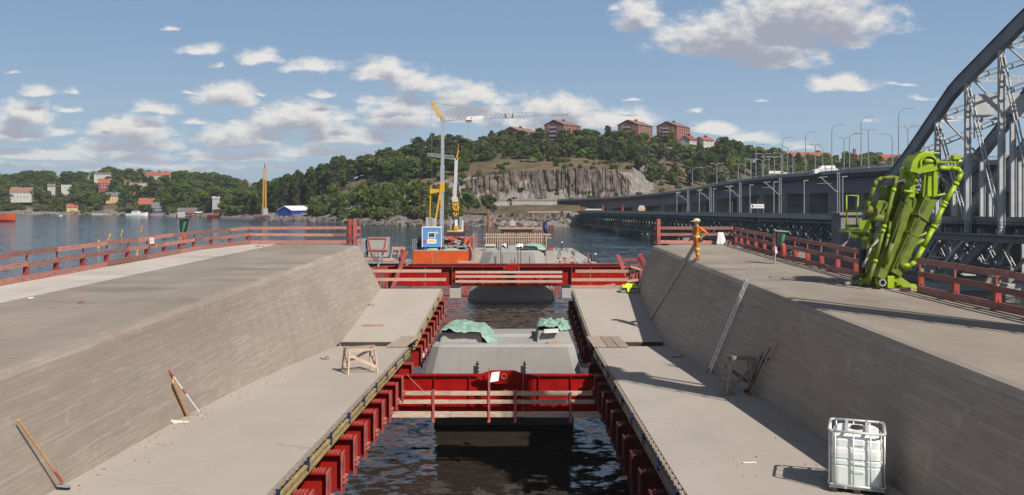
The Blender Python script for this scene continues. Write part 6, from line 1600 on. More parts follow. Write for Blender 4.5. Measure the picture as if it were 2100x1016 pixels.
b = MB(); b.bb(x-2.25,x+9.8,120.1,124.3,8.0,8.35); b.build('coping', M['old_c'], t)
b = MB(); b.bb(x-3.1,x+10.6,119.3,125.2,-1,.9); b.build('footing', M['old_c'], t, bevel=.1)

# arch: two ribs over the near span plus a third behind
ZR = [(30,44.5),(50,39.8),(68,34.6),(78,31.2),(86.7,27.7),(98.2,22.2),(107,15.6),(113,11.6),(118.2,8.0)]
def zrib(d):
    return poly(ZR, d)
t = thing('arch_bridge', 'tall grey steel arch bridge rising out of the picture on the right', 'bridge', (XO(90), 90, 6))
pan = [118.2,112.6,107.0,101.4,95.8,90.2,84.6,79.0,73.4,67.8,62.2,56.6,51.0]
zdk = lambda d: zP(d)-0.9
ARC = ((0.0,'arch_rib'),(8.6,'arch_rib'),(13.2,'arch_rib'))
for off, nm in ARC:
    dd = [118.2-1.4*k for k in range(55)]
    b = MB(); b.loft([[OB(d,off-.34,zrib(d)-.72),OB(d,off+.34,zrib(d)-.72),OB(d,off+.34,zrib(d)+.72),OB(d,off-.34,zrib(d)+.72)] for d in dd]); b.build(nm, M['archst'], t)
    b = MB(); b.loft([[OB(d,off-.50,zrib(d)+.722),OB(d,off+.50,zrib(d)+.722),OB(d,off+.50,zrib(d)+.80),OB(d,off-.50,zrib(d)+.80)] for d in dd]); b.build('rib_cover', M['archst'], t)
    for k, d in enumerate(pan[1:], 1):
        zt = zrib(d)-.70; zb = zdk(d)-.9
        b = MB(); b.bb(XO(d)+off-.24,XO(d)+off+.24,d-.06,d+.06,zb,zt); b.bb(XO(d)+off-.30,XO(d)+off-.241,d-.20,d+.20,zb,zt); b.bb(XO(d)+off+.241,XO(d)+off+.30,d-.20,d+.20,zb,zt); b.build('hanger', M['hangst'], t)
    b = MB(); b.loft([[OB(d,off-.25,zdk(d)-1.75),OB(d,off+.25,zdk(d)-1.75),OB(d,off+.25,zdk(d)-.95),OB(d,off-.25,zdk(d)-.95)] for d in (118.2,100,80,50)]); b.build('tie_girder', M['archst'], t)
def laced(name, p, q, w):
    """two flats with batten plates"""
    p, q = Vector(p), Vector(q); u = (q-p).normalized(); s_ = u.cross(Vector((0,1,0))).normalized()*w/2
    b = MB(); b.bar(p+s_, q+s_, .10, .16); b.bar(p-s_, q-s_, .10, .16); n = max(3, int((q-p).length/1.1))
    for k in range(n): c = p.lerp(q, (k+.5)/n); b.bar(c-s_, c+s_, .30, .06)
    b.build(name, M['hangst'], t)
for k in range(1, len(pan)-2):
    a, c = pan[k], pan[k+1]
    laced('lateral_strut', OB(a,.35,zrib(a)-.2), OB(a,8.25,zrib(a)-.2), .55)
    laced('lateral_brace', OB(a,.4,zrib(a)-.1), OB(c,8.2,zrib(c)-.1), .5)
    b = MB(); b.bar(OB(c,.4,zrib(c)-.1), OB(a,8.2,zrib(a)-.1), .16, .18); b.build('cross_brace', M['hangst'], t)
for k in range(1, 8):
    a, c = pan[k], pan[k+1]
    laced('panel_diagonal', OB(a,0,zrib(a)-.9), OB(c,0,zdk(c)-.2), .36)
# portal with haunched legs
for d in (95.8,):
    b = MB(); zz = zrib(d)-1.2
    b.prism([OB(d+.3,1.0,zz-.6),OB(d+.3,7.6,zz-.6),OB(d+.3,7.6,zz-5.4),OB(d+.3,6.6,zz-3.2),OB(d+.3,4.3,zz-2.5),OB(d+.3,2.0,zz-3.2),OB(d+.3,1.0,zz-5.4)], (0,.35,0)); b.build('portal_plate', M['hangst'], t)
# deck of the arch span
b = MB(); b.loft([[OB(d,.4,zdk(d)-.25),OB(d,8.2,zdk(d)-.25),OB(d,8.2,zdk(d)),OB(d,.4,zdk(d))] for d in (118.5,100,80,45)]); b.build('deck', M['asph'], t)
for k in range(24):
    d = 118-3*k; b = MB(); b.bar(OB(d,0,zdk(d)-.75), OB(d,8.6,zdk(d)-.75), .3, .7); b.build('floor_beam', M['archst'], t)
for off in (.75, 8.0):
    for k in range(12):
        a, c = 118-5.6*k, 118-5.6*(k+1)
        b = MB(); b.loft([[OB(d,off-.06,zdk(d)+.02),OB(d,off+.06,zdk(d)+.02),OB(d,off+.06,zdk(d)+.75),OB(d,off-.06,zdk(d)+.75)] for d in (a-.03,c+.03)]); b.build('parapet_panel', M['old_c'], t)
rl = MB()
for k in range(70):
    d = 118-k; rl.bar(OB(d,-.9,zdk(d)-.9), OB(d,-.9,zdk(d)+.35), .04, .04)
for h_ in (-.3, .05, .35): rl.bar(OB(118,-.9,zdk(118)+h_), OB(48,-.9,zdk(48)+h_), .05, .05)
stuff(rl.build('walkway_rail', M['dsteel'], t))
b = MB(); b.loft([[OB(d,-1.1,zdk(d)-1.05),OB(d,-.28,zdk(d)-1.05),OB(d,-.28,zdk(d)-.93),OB(d,-1.1,zdk(d)-.93)] for d in (118,90,48)]); b.build('walkway', M['archst'], t)
# struts below the deck down to the bearings
for off in (0.0, 8.6):
    for (da, za, dc, zc, mt, w_) in ((112.6,5.4,118.4,2.4,'archst',.5),(112.6,5.4,106,1.6,'archst',.45),(101.4,5.5,106,1.6,'archst',.45),(107,5.4,112,2.4,'hangst',.3),(118.4,5.6,112,2.4,'hangst',.3),(95.8,5.6,101,2.2,'hangst',.35)):
        b = MB(); b.bar(OB(da,off,zdk(da)-1.3), OB(dc,off,zc), .3, w_); b.build('lower_strut', M[mt], t)
    b = MB(); b.bar(OB(94,off+1.5,zdk(94)-1.3), OB(101.5,off+1.5,1.2), .5, .9); b.build('raking_leg', M['archst'], t)
    for e in (-.5,.5):
        b = MB(); b.bar(OB(101.5+e,off+1.5,1.2), OB(101.5+e,off+1.5,zdk(101)-1.3), .25, .3); b.build('column', M['hangst'], t)
for off in (0.0, 8.6):
    for k in range(6):
        a, c = 117.5-2.7*k, 117.5-2.7*(k+1)
        laced('lower_lattice', OB(a,off,zdk(a)-1.7), OB(c,off,2.5), .4); b = MB(); b.bar(OB(c,off+.1,zdk(c)-1.7), OB(a,off+.1,2.5), .14, .18); b.build('lower_brace', M['hangst'], t)
b = MB(); b.bar(OB(118.4,0,2.4), OB(101.5,0,2.2), .4, .4); b.build('lower_chord', M['archst'], t)
b = MB(); b.bar(OB(118.4,8.6,2.4), OB(101.5,8.6,2.2), .4, .4); b.build('lower_chord', M['archst'], t)
t2 = thing('arch_pier', 'pale concrete footing in the water under the near part of the steel arch', 'pier', (XO(101)+5, 101, -1))
b = MB(); b.bb(XO(101)-1.5,XO(101)+13,98.5,103.5,-1,.75); b.build('footing', M['cast'], t2, bevel=.15)
b = MB(); b.bb(XO(101)+.2,XO(101)+11.5,100.2,102.8,.75,1.3); b.build('bearing_block', M['old_c'], t2)
mb = MB(); mb.bb(XO(112)-2,XO(112)+10,110,113,-1,.8); tag(mb.build('arch_pier', M['cast'], bevel=.12), 'low pale concrete footing nearer the tall old pier', 'pier')

# ------------------------------------------------------------------ road viaduct
VP = [(455,960,409),(430,1040,409.5),(402,1150,408.5),(375,1240,404.5),(350,1330,397.5),(310,1418,386),(272,1500,371.5),(240,1575,361.5),(210,1650,354.5),(186,1740,348),(165,1840,341),(146,1960,333),(130,2100,325),(112,2330,314),(96,2640,300)]
VPTS = [P(px,py,d) for d,px,py in VP]
def smooth_path(pts, n=5):
    out = []
    for i in range(len(pts)-1):
        p0, p1, p2, p3 = pts[max(0,i-1)], pts[i], pts[i+1], pts[min(len(pts)-1,i+2)]
        for k in range(n):
            u = k/n; out.append(.5*((2*p1)+(p2-p0)*u+(2*p0-5*p1+4*p2-p3)*u*u+(3*p1-p0-3*p2+p3)*u**3))
    return out+[pts[-1]]
VS = smooth_path(VPTS)
def vframe(i):
    a, b_ = VS[max(0,i-1)], VS[min(len(VS)-1,i+1)]; u = (b_-a); u.z = 0; u.normalize(); return VS[i], u, Vector((-u.y,u.x,0))*-1.0
t = thing('road_viaduct', 'long grey-violet road viaduct rising on piers from the far shore to the right', 'viaduct', VS[len(VS)//2]*1.0)
def sweep(name, mat, off0, off1, z0, z1, i0=0, i1=None):
    i1 = len(VS) if i1 is None else i1; b = MB(); rings = []
    for i in range(i0, i1):
        p, u, n = vframe(i); n = -n if n.x < 0 else n       # towards +x, away from the camera side
        rings.append([p+n*off0+Vector((0,0,z0)), p+n*off1+Vector((0,0,z0)), p+n*off1+Vector((0,0,z1)), p+n*off0+Vector((0,0,z1))])
    b.loft(rings); return b.build(name, mat, t)
sweep('road_deck', M['asph'], 0.0, 17.0, -1.05, -.75)
sweep('parapet', M['cast'], 0.0, .25, -.748, 0.0); sweep('parapet', M['old_c'], 16.75, 17.0, -.748, 0.0)
sweep('fascia', M['dsteel'], .02, .4, -1.6, -1.052)
gi = [i for i in range(len(VS)) if VS[i].y < 408][0]
sweep('main_girder', M['viad'], 2.3, 2.7, -4.9, -1.052, gi); sweep('main_girder', M['viad'], 14.3, 14.7, -4.9, -1.052, gi)
sweep('girder_soffit', M['viad'], 2.72, 14.28, -4.6, -4.4, gi)
rail = MB()
for i in range(0, len(VS)-1):
    p, u, n = vframe(i); q = VS[i+1]; n = -n if n.x < 0 else n
    for k in range(6):
        c = p.lerp(q, k/6)+n*.12; rail.bar(c, c+Vector((0,0,.55)), .06, .06)
    rail.bar(p+n*.12+Vector((0,0,.55)), q+n*.12+Vector((0,0,.55)), .07, .07)
stuff(rail.build('parapet_rail', M['grey'], t))
for i in range(gi, len(VS)-3, 3):
    p, u, n = vframe(i); n = -n if n.x < 0 else n
    zb = p.z-4.9; hw_ = 2.1
    for off, w2 in ((5.0,2.6),(12.0,2.6)):
        c = p+n*off; b = MB(); b.loft([[c+u*-hw_+n*-w2+Vector((0,0,z-p.z)),c+u*-hw_+n*w2+Vector((0,0,z-p.z)),c+u*hw_+n*w2+Vector((0,0,z-p.z)),c+u*hw_+n*-w2+Vector((0,0,z-p.z))] for z in (-2, zb)]); b.build('pier', M['old_c'], t)
# approach wall and abutment at the far shore
d = 404
t = thing('retaining_wall', 'long grey concrete retaining wall with panels at the far end of the viaduct', 'wall', (X(1085,d), d, 5))
for k in range(6):
    a, c = lerp(1004,1143,k/6), lerp(1004,1143,(k+1)/6)
    b = MB(); b.bb(X(a,d)+.04,X(c,d)-.04,d,d+.6,4.8,Z(413,d)+.2*(k%2)); b.build('panel', M['cast'], t)
b = MB(); b.bb(X(1003,d),X(1145,d),d-.25,d+.8,Z(413,d)+.25,Z(410.5,d)+.35); b.build('coping', M['old_c'], t)
b = MB(); b.prism([(X(1143,d)+.05,d,Z(412,d)),(X(1146,d),d,4.8),(X(1160,d),d,4.8),(X(1152,d),d,8),(X(1147,d),d,Z(412,d))], (0,8,0)); b.build('abutment_wing', M['old_c'], t)
mb = MB(); mb.bb(X(1147,412),X(1165,412),412,426,4.6,9.2); tag(mb.build('abutment', M['old_c']), 'shaded concrete abutment under the far end of the viaduct', 'abutment')
# quay beams and details at the bridge end
mb = MB(); d = 345; mb.bb(X(1085,d),X(1168,d),d,d+3,Z(441,d),Z(436.5,d)); tag(mb.build('waling_beam', M['rust']), 'long brown timber beam on the rocky far shore below the retaining wall', 'beam')
mb = MB(); d = 346; mb.bb(X(1083,d),X(1172,d),d,d+5,Z(436.3,d),Z(434.3,d)); tag(mb.build('quay_slab', M['cast']), 'pale quay slab above the brown beam on the far shore', 'quay')
mb = MB(); d = 338; mb.bb(X(1168,d),X(1186,d),d,d+4,Z(447,d),Z(436,d)); tag(mb.build('quay_block', M['old_c']), 'grey concrete block at the shore end of the lattice bridge', 'block')
mb = MB(); d = 333; mb.bb(X(1197,d),X(1217,d),d,d+3,-.5,Z(465,d)); tag(mb.build('pale_block', M['timber_r']), 'pinkish block at the water under the lattice bridge end', 'block')
t = thing('white_barrier', 'white steel barrier of uprights on the far end of the lattice bridge', 'barrier', P(1216,436,332))
b = MB(); d = 332; b.bar(P(1203,429.5,d), P(1234,429.5,d), .2, .25); b.bar(P(1203,429.5,d), P(1195,436,d), .2, .25); b.build('rail', M['white'], t)
for k in range(9):
    b = MB(); b.bar(P(1205+3.5*k,429.5,d), P(1203+3.5*k,436,d), .18, .22); b.build('upright', M['white'], t)
for k, px in enumerate((1187,1237,1277)):
    d = 333; t = thing('orange_marker', 'orange road marker on the far bridge end, %s of three from the retaining wall' % ORD[k], 'marker', P(px,434,d), 'orange markers at the bridge end')
    b = MB(); b.hexa([tuple(P(px-1.6,434,d)),tuple(P(px+1.6,434,d)),tuple(P(px+1.6,434,d+.5)),tuple(P(px-1.6,434,d+.5)),tuple(P(px-.5,421,d)),tuple(P(px+.5,421,d)),tuple(P(px+.5,421,d+.3)),tuple(P(px-.5,421,d+.3))]); b.build('cone', M['orange'], t)
    b = MB(); b.bar(P(px,421,d), P(px,411,d), .08, .08); b.build('staff', M['dsteel'], t)
t = thing('site_hut', 'small pale hut with yellow base on the lattice bridge', 'hut', P(1316,433,333))
d = 333; b = MB(); b.bb(X(1309,d),X(1323,d),d,d+2.5,Z(433,d),Z(428,d)); b.build('base', M['plast_y'], t)
b = MB(); b.hexa([tuple(P(1308,428,d)),tuple(P(1324,428,d)),tuple(P(1324,428,d+2.5)),tuple(P(1308,428,d+2.5)),tuple(P(1312,421.5,d+.5)),tuple(P(1320,421.5,d+.5)),tuple(P(1320,421.5,d+2)),tuple(P(1312,421.5,d+2))]); b.build('roof', M['plast_b'], t)
d = 205.0
t = thing('white_banner', 'white banner with dark emblem hung at the parapet of the lattice bridge', 'banner', P(1554,433,d))
b = MB(); b.bb(X(1540,d),X(1567,d),d,d+.15,Z(427.5,d),Z(419,d)); b.build('sheet', M['white'], t)
b = MB(); b.bb(X(1542,d),X(1545,d),d-.02,d-.005,Z(425.5,d),Z(421,d)); b.build('emblem', M['bluecl'], t)
for k in range(7): 
    b = MB(); b.bb(X(1548.5+2.4*k,d),X(1550+2.4*k,d),d-.02,d-.005,Z(424.2,d),Z(422.4,d)); b.build('lettering', M['grey'], t)
for px in (1541,1566): 
    b = MB(); b.bar(P(px,437,d+.2), P(px,419,d+.2), .1, .1); b.build('post', M['grey'], t)

# catenary masts along the old bridge
for k, (px, py0) in enumerate(((1411,390),(1457,384),(1518,374.5),(1600,365),(1719.5,353))):
    d = 58.7*F/(px-1050+.099*F); z0 = zP(d)-.8; x = X(px, d); zt = Z(py0, d)
    t = thing('catenary_mast', 'lattice mast with slanting bracket on the old bridge, %s from the far shore' % ORD[k], 'mast', (x, d, z0), 'catenary masts on the old bridge')
    s_ = d/F
    b = MB()
    for e in (-.19, .19): b.bar((x+e,d,z0),(x+e*.8,d,zt),.09,.09)
    n = 14
    for q in range(n): za, zb_ = lerp(z0,zt,q/n), lerp(z0,zt,(q+1)/n); b.bar((x-.19,d,za),(x+.19,d,zb_),.05,.05)
    b.build('column', M['mastst'], t)
    b = MB(); b.bar((x-.2,d,lerp(zt,z0,.42)),(x-2.6,d,lerp(zt,z0,.10)),.10,.11); b.build('bracket', M['mastst'], t)
    b = MB(); b.bar((x-2.8,d,lerp(zt,z0,.12)),(x-1.6,d,lerp(zt,z0,.10)),.09,.1); b.bar((x-3.0,d,lerp(zt,z0,.24)),(x-1.0,d,lerp(zt,z0,.24)),.05,.05); b.build('arm', M['mastst'], t)
for k, (px, py0) in enumerate(((1388,395),(1434,390),(1463,388),(1497,383),(1538,380),(1587,374),(1649,371),(1728,363))):
    d = 58.7*F/(px-1050+.099*F)+2; z0 = zP(d)-.8; x = X(px, d); zt = Z(py0, d)
    t = thing('bridge_lamp', 'thin lamp post on the old bridge, %s from the far shore' % ORD[k], 'lamp post', (x, d, z0), 'lamp posts on the old bridge')
    b = MB(); b.tube((x,d,z0),(x,d,zt),.085,6); b.build('post', M['lampst'], t)
    b = MB(); b.bar((x-.1,d,zt),(x+.65,d,zt+.05),.2,.14); b.build('lamp_head', M['lampst'], t)

# street lamps on the viaduct
def vat(px):
    best = None
    for i in range(len(VS)-1):
        a, b_ = VS[i], VS[i+1]; pa, pb = 1050+a.x/a.y*F, 1050+b_.x/b_.y*F
        if pa <= px <= pb: return a.lerp(b_, (px-pa)/(pb-pa))
    return VS[-1]
LMP = [(1652,282,'r'),(1706,268,'r'),(1766,253,'r'),(1843,237,'r'),(1605,292,'r'),(1687,309,'l'),(1731,286,'d'),(1781,270,'d'),(1830,288,'l'),(1862,266,'d'),(1895,272,'l'),(1626,314,'d'),(1577,326,'d'),(1563,331,'d'),(1588,325,'d'),
       (1566,336,'d'),(1550,306,'r'),(1540,330,'d'),(1528,336,'r'),(1514,340,'d'),(1602,318,'d'),(1615,305,'d'),(1742,318,'r'),(1470,358,'d'),(1290,360,'r'),(2062,262,'d'),(1672,300,'d'),(1420,352,'r')]
cn = {}
LMP.sort(key=lambda q: -q[0])
for k, (px, py, kind) in enumerate(LMP):
    p = vat(px); far = kind in 'dl'; q = p+Vector((14*.93, 8, 0)) if far else p
    d = q.y; x = X(px, d); z0 = p.z-.75; zt = Z(py, d)
    if zt-z0 < 5: zt = z0+7
    nm = {'r':'curved single arm','d':'pale double head','l':'curved arm turned left'}[kind]; cn[kind] = cn.get(kind, -1)+1
    t = thing('street_lamp', 'viaduct street lamp with %s, %s of these counted from the arch' % (nm, ORD[cn[kind]]), 'street lamp', (x, d, z0), 'street lamps on the viaduct')
    r = .024*d/100+.038
    b = MB(); b.tube((x,d,z0),(x,d,zt),r*1.4,6,r2=r); b.build('pole', M['lampst'], t)
    b = MB()
    if kind == 'd':
        for s_ in (-1, 1): b.path([Vector((x,d,zt)),Vector((x+s_*.5,d,zt+.45)),Vector((x+s_*1.5,d,zt+.5))], r*.8, 5)
    else:
        s_ = 1 if kind == 'r' else -1
        b.path([Vector((x,d,zt)),Vector((x+s_*.25,d,zt+.8)),Vector((x+s_*.9,d,zt+1.2)),Vector((x+s_*2.8,d,zt+1.35))], r*.8, 5)
    b.build('arm', M['lampst'], t)
    for s_ in ((-1,1) if kind == 'd' else ((1,) if kind == 'r' else (-1,))):
        b = MB(); e = 1.8 if kind == 'd' else 3.1; b.box((x+s_*e,d,zt+(.5 if kind == 'd' else 1.33)),(.8,.26,.12)); b.build('lamp_head', M['steel'], t)
# gantry sign, van and car on the viaduct
d = 262; 
t = thing('gantry_sign', 'white overhead road sign above the far viaduct carriageway', 'sign', P(1595,352,d))
b = MB(); b.bb(X(1576,d),X(1602,d),d,d+.3,Z(357,d),Z(351,d)); b.build('panel', M['white'], t)
b = MB(); b.bb(X(1604,d),X(1616,d),d,d+.3,Z(356.5,d),Z(353,d)); b.build('panel', M['white'], t)
for px in (1577,1589,1603,1615): 
    b = MB(); b.bar(P(px,368,d+.5), P(px,350,d+.5), .2, .2); b.build('post', M['lampst'], t)
def vehicle(label, px, kind, col):
    p = vat(px)+Vector((4.5,3,0)); d = p.y; x = X(px,d); z0 = p.z-.75; L, W, Hh = (4.6,1.8,1.45) if kind == 'car' else (5.4,2,2.1)
    t = thing('parked_van' if kind == 'van' else 'car', label, kind, (x,d,z0))
    b = MB(); b.loft([[Vector((x+a*L/2,d-W/2,z0+.3)),Vector((x+a*L/2,d+W/2,z0+.3)),Vector((x+a*L/2,d+W/2,z0+h_*Hh)),Vector((x+a*L/2,d-W/2,z0+h_*Hh))] for a, h_ in ((-1,.5),(-.9,.62),(-.55,.66),(.95,.64),(1,.45))]); b.build('body', col, t)
    b = MB(); b.loft([[Vector((x+a*L/2,d-W/2+.12,z0+.62*Hh)),Vector((x+a*L/2,d+W/2-.12,z0+.62*Hh)),Vector((x+a2*L/2,d+W/2-.2,z0+Hh)),Vector((x+a2*L/2,d-W/2+.2,z0+Hh))] for a, a2 in ((-.6,-.32),(.85,.7))]); b.build('cabin', M['glass'] if kind == 'car' else col, t)
    for a in (-.6,.6):
        for e in (-1,1):
            b = MB(); b.tube((x+a*L/2,d+e*W/2-.1,z0+.32),(x+a*L/2,d+e*W/2+.1,z0+.32),.32,10); b.build('wheel', M['black'], t)
vehicle('white van driving on the viaduct near the middle', 1692, 'van', M['white'])

# ------------------------------------------------------------------ buildings
def block(name, label, cat, c, w, L, h, rz, wall, roof, rh, cols, rows, group=None, hip=False, balcony=False, win=None, gable_cols=0, chimney=True, overhang=.5):
    t = thing(name, label, cat, c, group, rz)
    b = MB(); poly5 = [(-w/2,-L/2,0),(w/2,-L/2,0),(w/2,-L/2,h),(0,-L/2,h+rh),(-w/2,-L/2,h)] if not hip and rh > 0 else [(-w/2,-L/2,0),(w/2,-L/2,0),(w/2,-L/2,h),(-w/2,-L/2,h)]
    b.prism(poly5, (0,L,0)); b.bb(-w/2+.1,w/2-.1,-L/2+.1,L/2-.1,-3,0.0); b.build('wall', wall, t, local=True)
    o = overhang
    if rh > 0:
        sl = rh/(w/2)
        if hip:
            b = MB(); b.add([(-w/2-o,-L/2-o,h),(w/2+o,-L/2-o,h),(w/2+o,L/2+o,h),(-w/2-o,L/2+o,h),(0,-L/2+w*.4,h+rh),(0,L/2-w*.4,h+rh)],[(0,1,4),(1,2,5,4),(2,3,5),(3,0,4,5),(3,2,1,0)]); r = b.build('roof', roof, t, local=True)
        else:
            b = MB()
            for s_ in (-1,1):
                b.hexa([(s_*(w/2+o),-L/2-o,h-sl*o+.02),(s_*(w/2+o),L/2+o,h-sl*o+.02),(0,L/2+o,h+rh+.02),(0,-L/2-o,h+rh+.02),(s_*(w/2+o),-L/2-o,h-sl*o+.22),(s_*(w/2+o),L/2+o,h-sl*o+.22),(0,L/2+o,h+rh+.25),(0,-L/2-o,h+rh+.25)])
            r = b.build('roof', roof, t, local=True)
        if chimney:
            b = MB(); b.bb(-.6,.6,-.2,1.6,h+rh*.6,h+rh+1.1); b.build('chimney', M['dsteel'], r, local=True)
    else:
        b = MB(); b.bb(-w/2-.3,w/2+.3,-L/2-.3,L/2+.3,h+.004,h+.3); r = b.build('roof', roof, t, local=True)
    ww, wh = (1.5,1.5) if h > 9 else (1.0,1.15)
    sh = h/rows
    wm = None; pm = None
    def window(x, y, z, axis):
        b = MB()
        if axis == 'y': b.bb(x-.05 if x < 0 else x-.03, x+.03 if x < 0 else x+.05, y-ww/2, y+ww/2, z, z+wh)
        else: b.bb(x-ww/2, x+ww/2, y-.05, y+.03, z, z+wh)
        f_ = b.build('window', M['white'], t, local=True); b = MB()
        if axis == 'y': xx = x+(.055 if x > 0 else -.055); b.bb(min(xx,xx+.01), max(xx,xx+.01), y-ww/2+.14, y+ww/2-.14, z+.14, z+wh-.14)
        else: b.bb(x-ww/2+.14, x+ww/2-.14, y-.065, y-.055, z+.14, z+wh-.14)
        b.build('pane', M['glass'], f_, local=True)
    # only the faces one can see: front gable (-y side) and the long side turned to the water
    for rr_ in range(rows):
        z = rr_*sh+sh*.32
        for k in range(cols): window(w/2 if rz < 0.02 or True else -w/2, lerp(-L/2+1.4, L/2-1.4, (k+.5)/cols), z, 'y')
        gc = gable_cols
        for k in range(gc):
            x = lerp(-w/2+1.0, w/2-1.0, (k+.5)/gc)
            if balcony and abs(x) < w*.17: continue
            window(x, -L/2, z, 'x')
        if balcony and rr_ < rows:
            b = MB(); b.bb(-w*.17,w*.17,-L/2-1.5,-L/2-.06,z-.55,z-.35); ba = b.build('balcony', M['cast'], t, local=True)
            b = MB(); b.bb(-w*.17,w*.17,-L/2-1.55,-L/2-1.48,z-.5,z+.55); b.build('balcony_front', M['steel'], ba, local=True)
            b = MB(); b.bb(-w*.15,w*.15,-L/2-.06,-L/2+.02,z-.3,z+1.5); b.build('balcony_door', M['glass'], ba, local=True)
    return t
HG = 'brick apartment blocks on the hilltop'
for k, (px, pyb, pyt, d, lab) in enumerate(((1066,292,262,552,'leftmost brick block, mostly hidden by trees on the hilltop'),(1154,292,248,540,'brick apartment block left of centre on the hilltop, standing alone against the sky'),
       (1303,290,248,540,'brick apartment block on the hilltop, middle one of the visible three'),(1381,290,251,552,'brick apartment block with a white-trimmed house before it, rightmost of the hilltop three'))):
    zb = Z(pyb, d); htot = Z(pyt, d)-zb
    block('apartment_block', lab, 'apartment block', (X(px,d), d, zb), 13.2, 20.5, htot-3.1, -0.60+math.pi*0, M['brick'], M['rooft'], 2.8, 5, 4, HG, balcony=True, gable_cols=4)
mb = None
block('low_building', 'long low pale pink building between the brick blocks on the hilltop', 'building', (X(1226,560),560,Z(300,560)), 16, 24, 4.6, -0.5, M['plast_p'], M['roofg'], 2.2, 5, 2)
block('row_house', 'white house with dark red roof below the rightmost brick block', 'house', (X(1412,540),540,Z(298,540)), 6.5, 8.5, 3.2, -0.7, M['plast_w'], M['plast_r'], 2.4, 3, 1)
block('row_house', 'white house with red roof at the right shoulder of the hill', 'house', (X(1445,545),545,Z(297,545)), 6.5, 10, 2.6, -0.9, M['plast_w'], M['roofr'], 1.9, 3, 1)
block('row_house', 'small red-roofed house peeping over the trees right of the hill', 'house', (X(1482,560),560,Z(304,560)), 6, 9, 2.4, -1.0, M['plast_w'], M['roofr'], 2.4, 3, 1)
block('row_house', 'white hut among the trees at the left of the hilltop', 'house', (X(985,530),530,Z(304,530)), 5, 7, 3.6, -.4, M['plast_w'], M['roofg'], 0, 2, 1)
block('row_house', 'pink house half hidden behind the tall crane mast', 'house', (X(922,520),520,Z(312,520)), 6, 9, 3.4, -.4, M['plast_p'], M['roofr'], 1.8, 2, 1)
block('long_building', 'long red-roofed block with a square chimney beyond the viaduct', 'building', (X(1800,548),548,Z(347,548)), 13, 31, 5.2, -1.45, M['dullpink'], M['roofr'], 3.6, 7, 2, chimney=False)
mb = MB(); d = 540; mb.bb(X(1751,d),X(1756,d),d,d+1.6,Z(330,d),Z(305,d)); tag(mb.build('brick_chimney', M['brick_l']), 'square brick chimney at the left end of the long red-roofed block', 'chimney')
block('long_building', 'red-roofed building mostly hidden by trees left of the square chimney', 'building', (X(1660,550),550,Z(334,550)), 12, 25, 3.0, -1.45, M['dullpink'], M['roofr'], 3.2, 6, 1, chimney=False)
# houses on the left shore
HS_ = [('villa','cream villa with brown tiled roof high at the far left of the shore',45,641,385,407,14,'plast_w','rooft',.42,0,5,2),
 ('house','small white house right of the cream villa among trees',106,655,378,393,5,'plast_w','roofg',.3,0,2,1),('house','white flat-roofed house above the yellow cottage',137,655,379,391,7,'plast_w','roofg',0,0,3,1),
 ('apartment_house','tall white house with flat grey roof on the skyline',211,705,355,380,12,'plast_w','roofg',.12,0,4,3),('villa','dark red villa below the tall white house',216,672,367,388,9,'plast_r','roofr',.4,0,3,2),
 ('apartment_house','red-roofed apartment house on the skyline',325,700,353,373,18,'plast_b','roofr',.35,0,6,2),('house','grey beige flat block in the middle of the slope',284,660,376,396,12,'plast_b','plast_b',0,0,3,2),
 ('house','brownish row house above the grey beige block',268,690,371,384,16,'plast_b','roofr',.25,0,5,1),
 ('house','ochre house with dark roof on the slope',232,635,395,414,9,'plast_y','roofg',.35,0,3,2),('villa','white house with large orange-red roof',271,628,395,417,10,'plast_w','roofr',.55,0,3,2),
 ('villa','white gabled villa with red roof near the water',307,590,407,434,13,'plast_w','roofr',.45,0,4,2),('boathouse','dark navy boathouse with grey roof at the water',328,562,416,444,9,'plast_n','roofg',.38,0,4,2),
 ('house','white grey house behind the navy boathouse',323,630,396,414,6,'plast_w','roofg',.2,0,2,2),('cottage','yellow cottage with white gable low on the shore',149,612,419,435,7,'plast_y','roofr',.4,0,2,1),
 ('boathouse','low pale boathouse at the water line',144,606,435,444,8,'plast_b','roofg',.2,0,3,1),('cottage','tiny red-roofed cottage by the water',88,612,429,441,3.5,'plast_b','roofr',.5,0,1,1),
 ('boathouse','low grey boathouse left of the white motorboat',206,592,435,443,10,'plast_b','roofg',.2,0,3,1),
 ('house','red-roofed house on the slope right of the shore houses',464,690,376,389,8,'plast_b','roofr',.45,0,3,1),('house','small grey house near the yellow drill tower',504,680,374,386,6,'plast_b','roofg',.4,0,2,1),('house','red roof among trees on the right part of the slope',492,690,369,380,6,'plast_p','roofr',.5,0,2,1),
 ('mill','grey narrow tower house above the boatyard',443,520,404,436,4,'cast','cast',.1,0,1,4),('boat_shed','long grey boat shed with dark roof at the boatyard',392,535,427,447,15,'cast','roofg',.3,0,4,1),
 ('shed','left white shed on the quay of the boatyard',464.5,500,443,451,2.3,'white','white',0,0,1,1),('shed','right white shed on the quay of the boatyard',477.5,500,442.5,450.5,2.3,'white','white',0,0,1,1),
 ('house','white rendered wall between the orange-red roof and the navy boathouse',283,600,425,441,4,'plast_w','roofg',.15,0,1,1)]
for nm, lab, px, d, pt, pb, wpx, wall, roof, rf, rz, cols, rows in HS_:
    zb = Z(pb, d); ht = Z(pt, d)-zb; wid = wpx*1.0*d/F*2.2 if False else wpx
    W_ = wid; rh = ht*rf
    block(nm, lab, 'house' if 'shed' not in nm and nm != 'boathouse' else 'boathouse' if nm == 'boathouse' else 'shed', (X(px,d), d, zb), max(3, W_*.62), W_, ht-rh, -1.25, M[wall], M[roof], rh, cols, rows, 'houses on the far shore', gable_cols=2 if W_ > 6 else 1, overhang=.3, chimney=ht > 6)
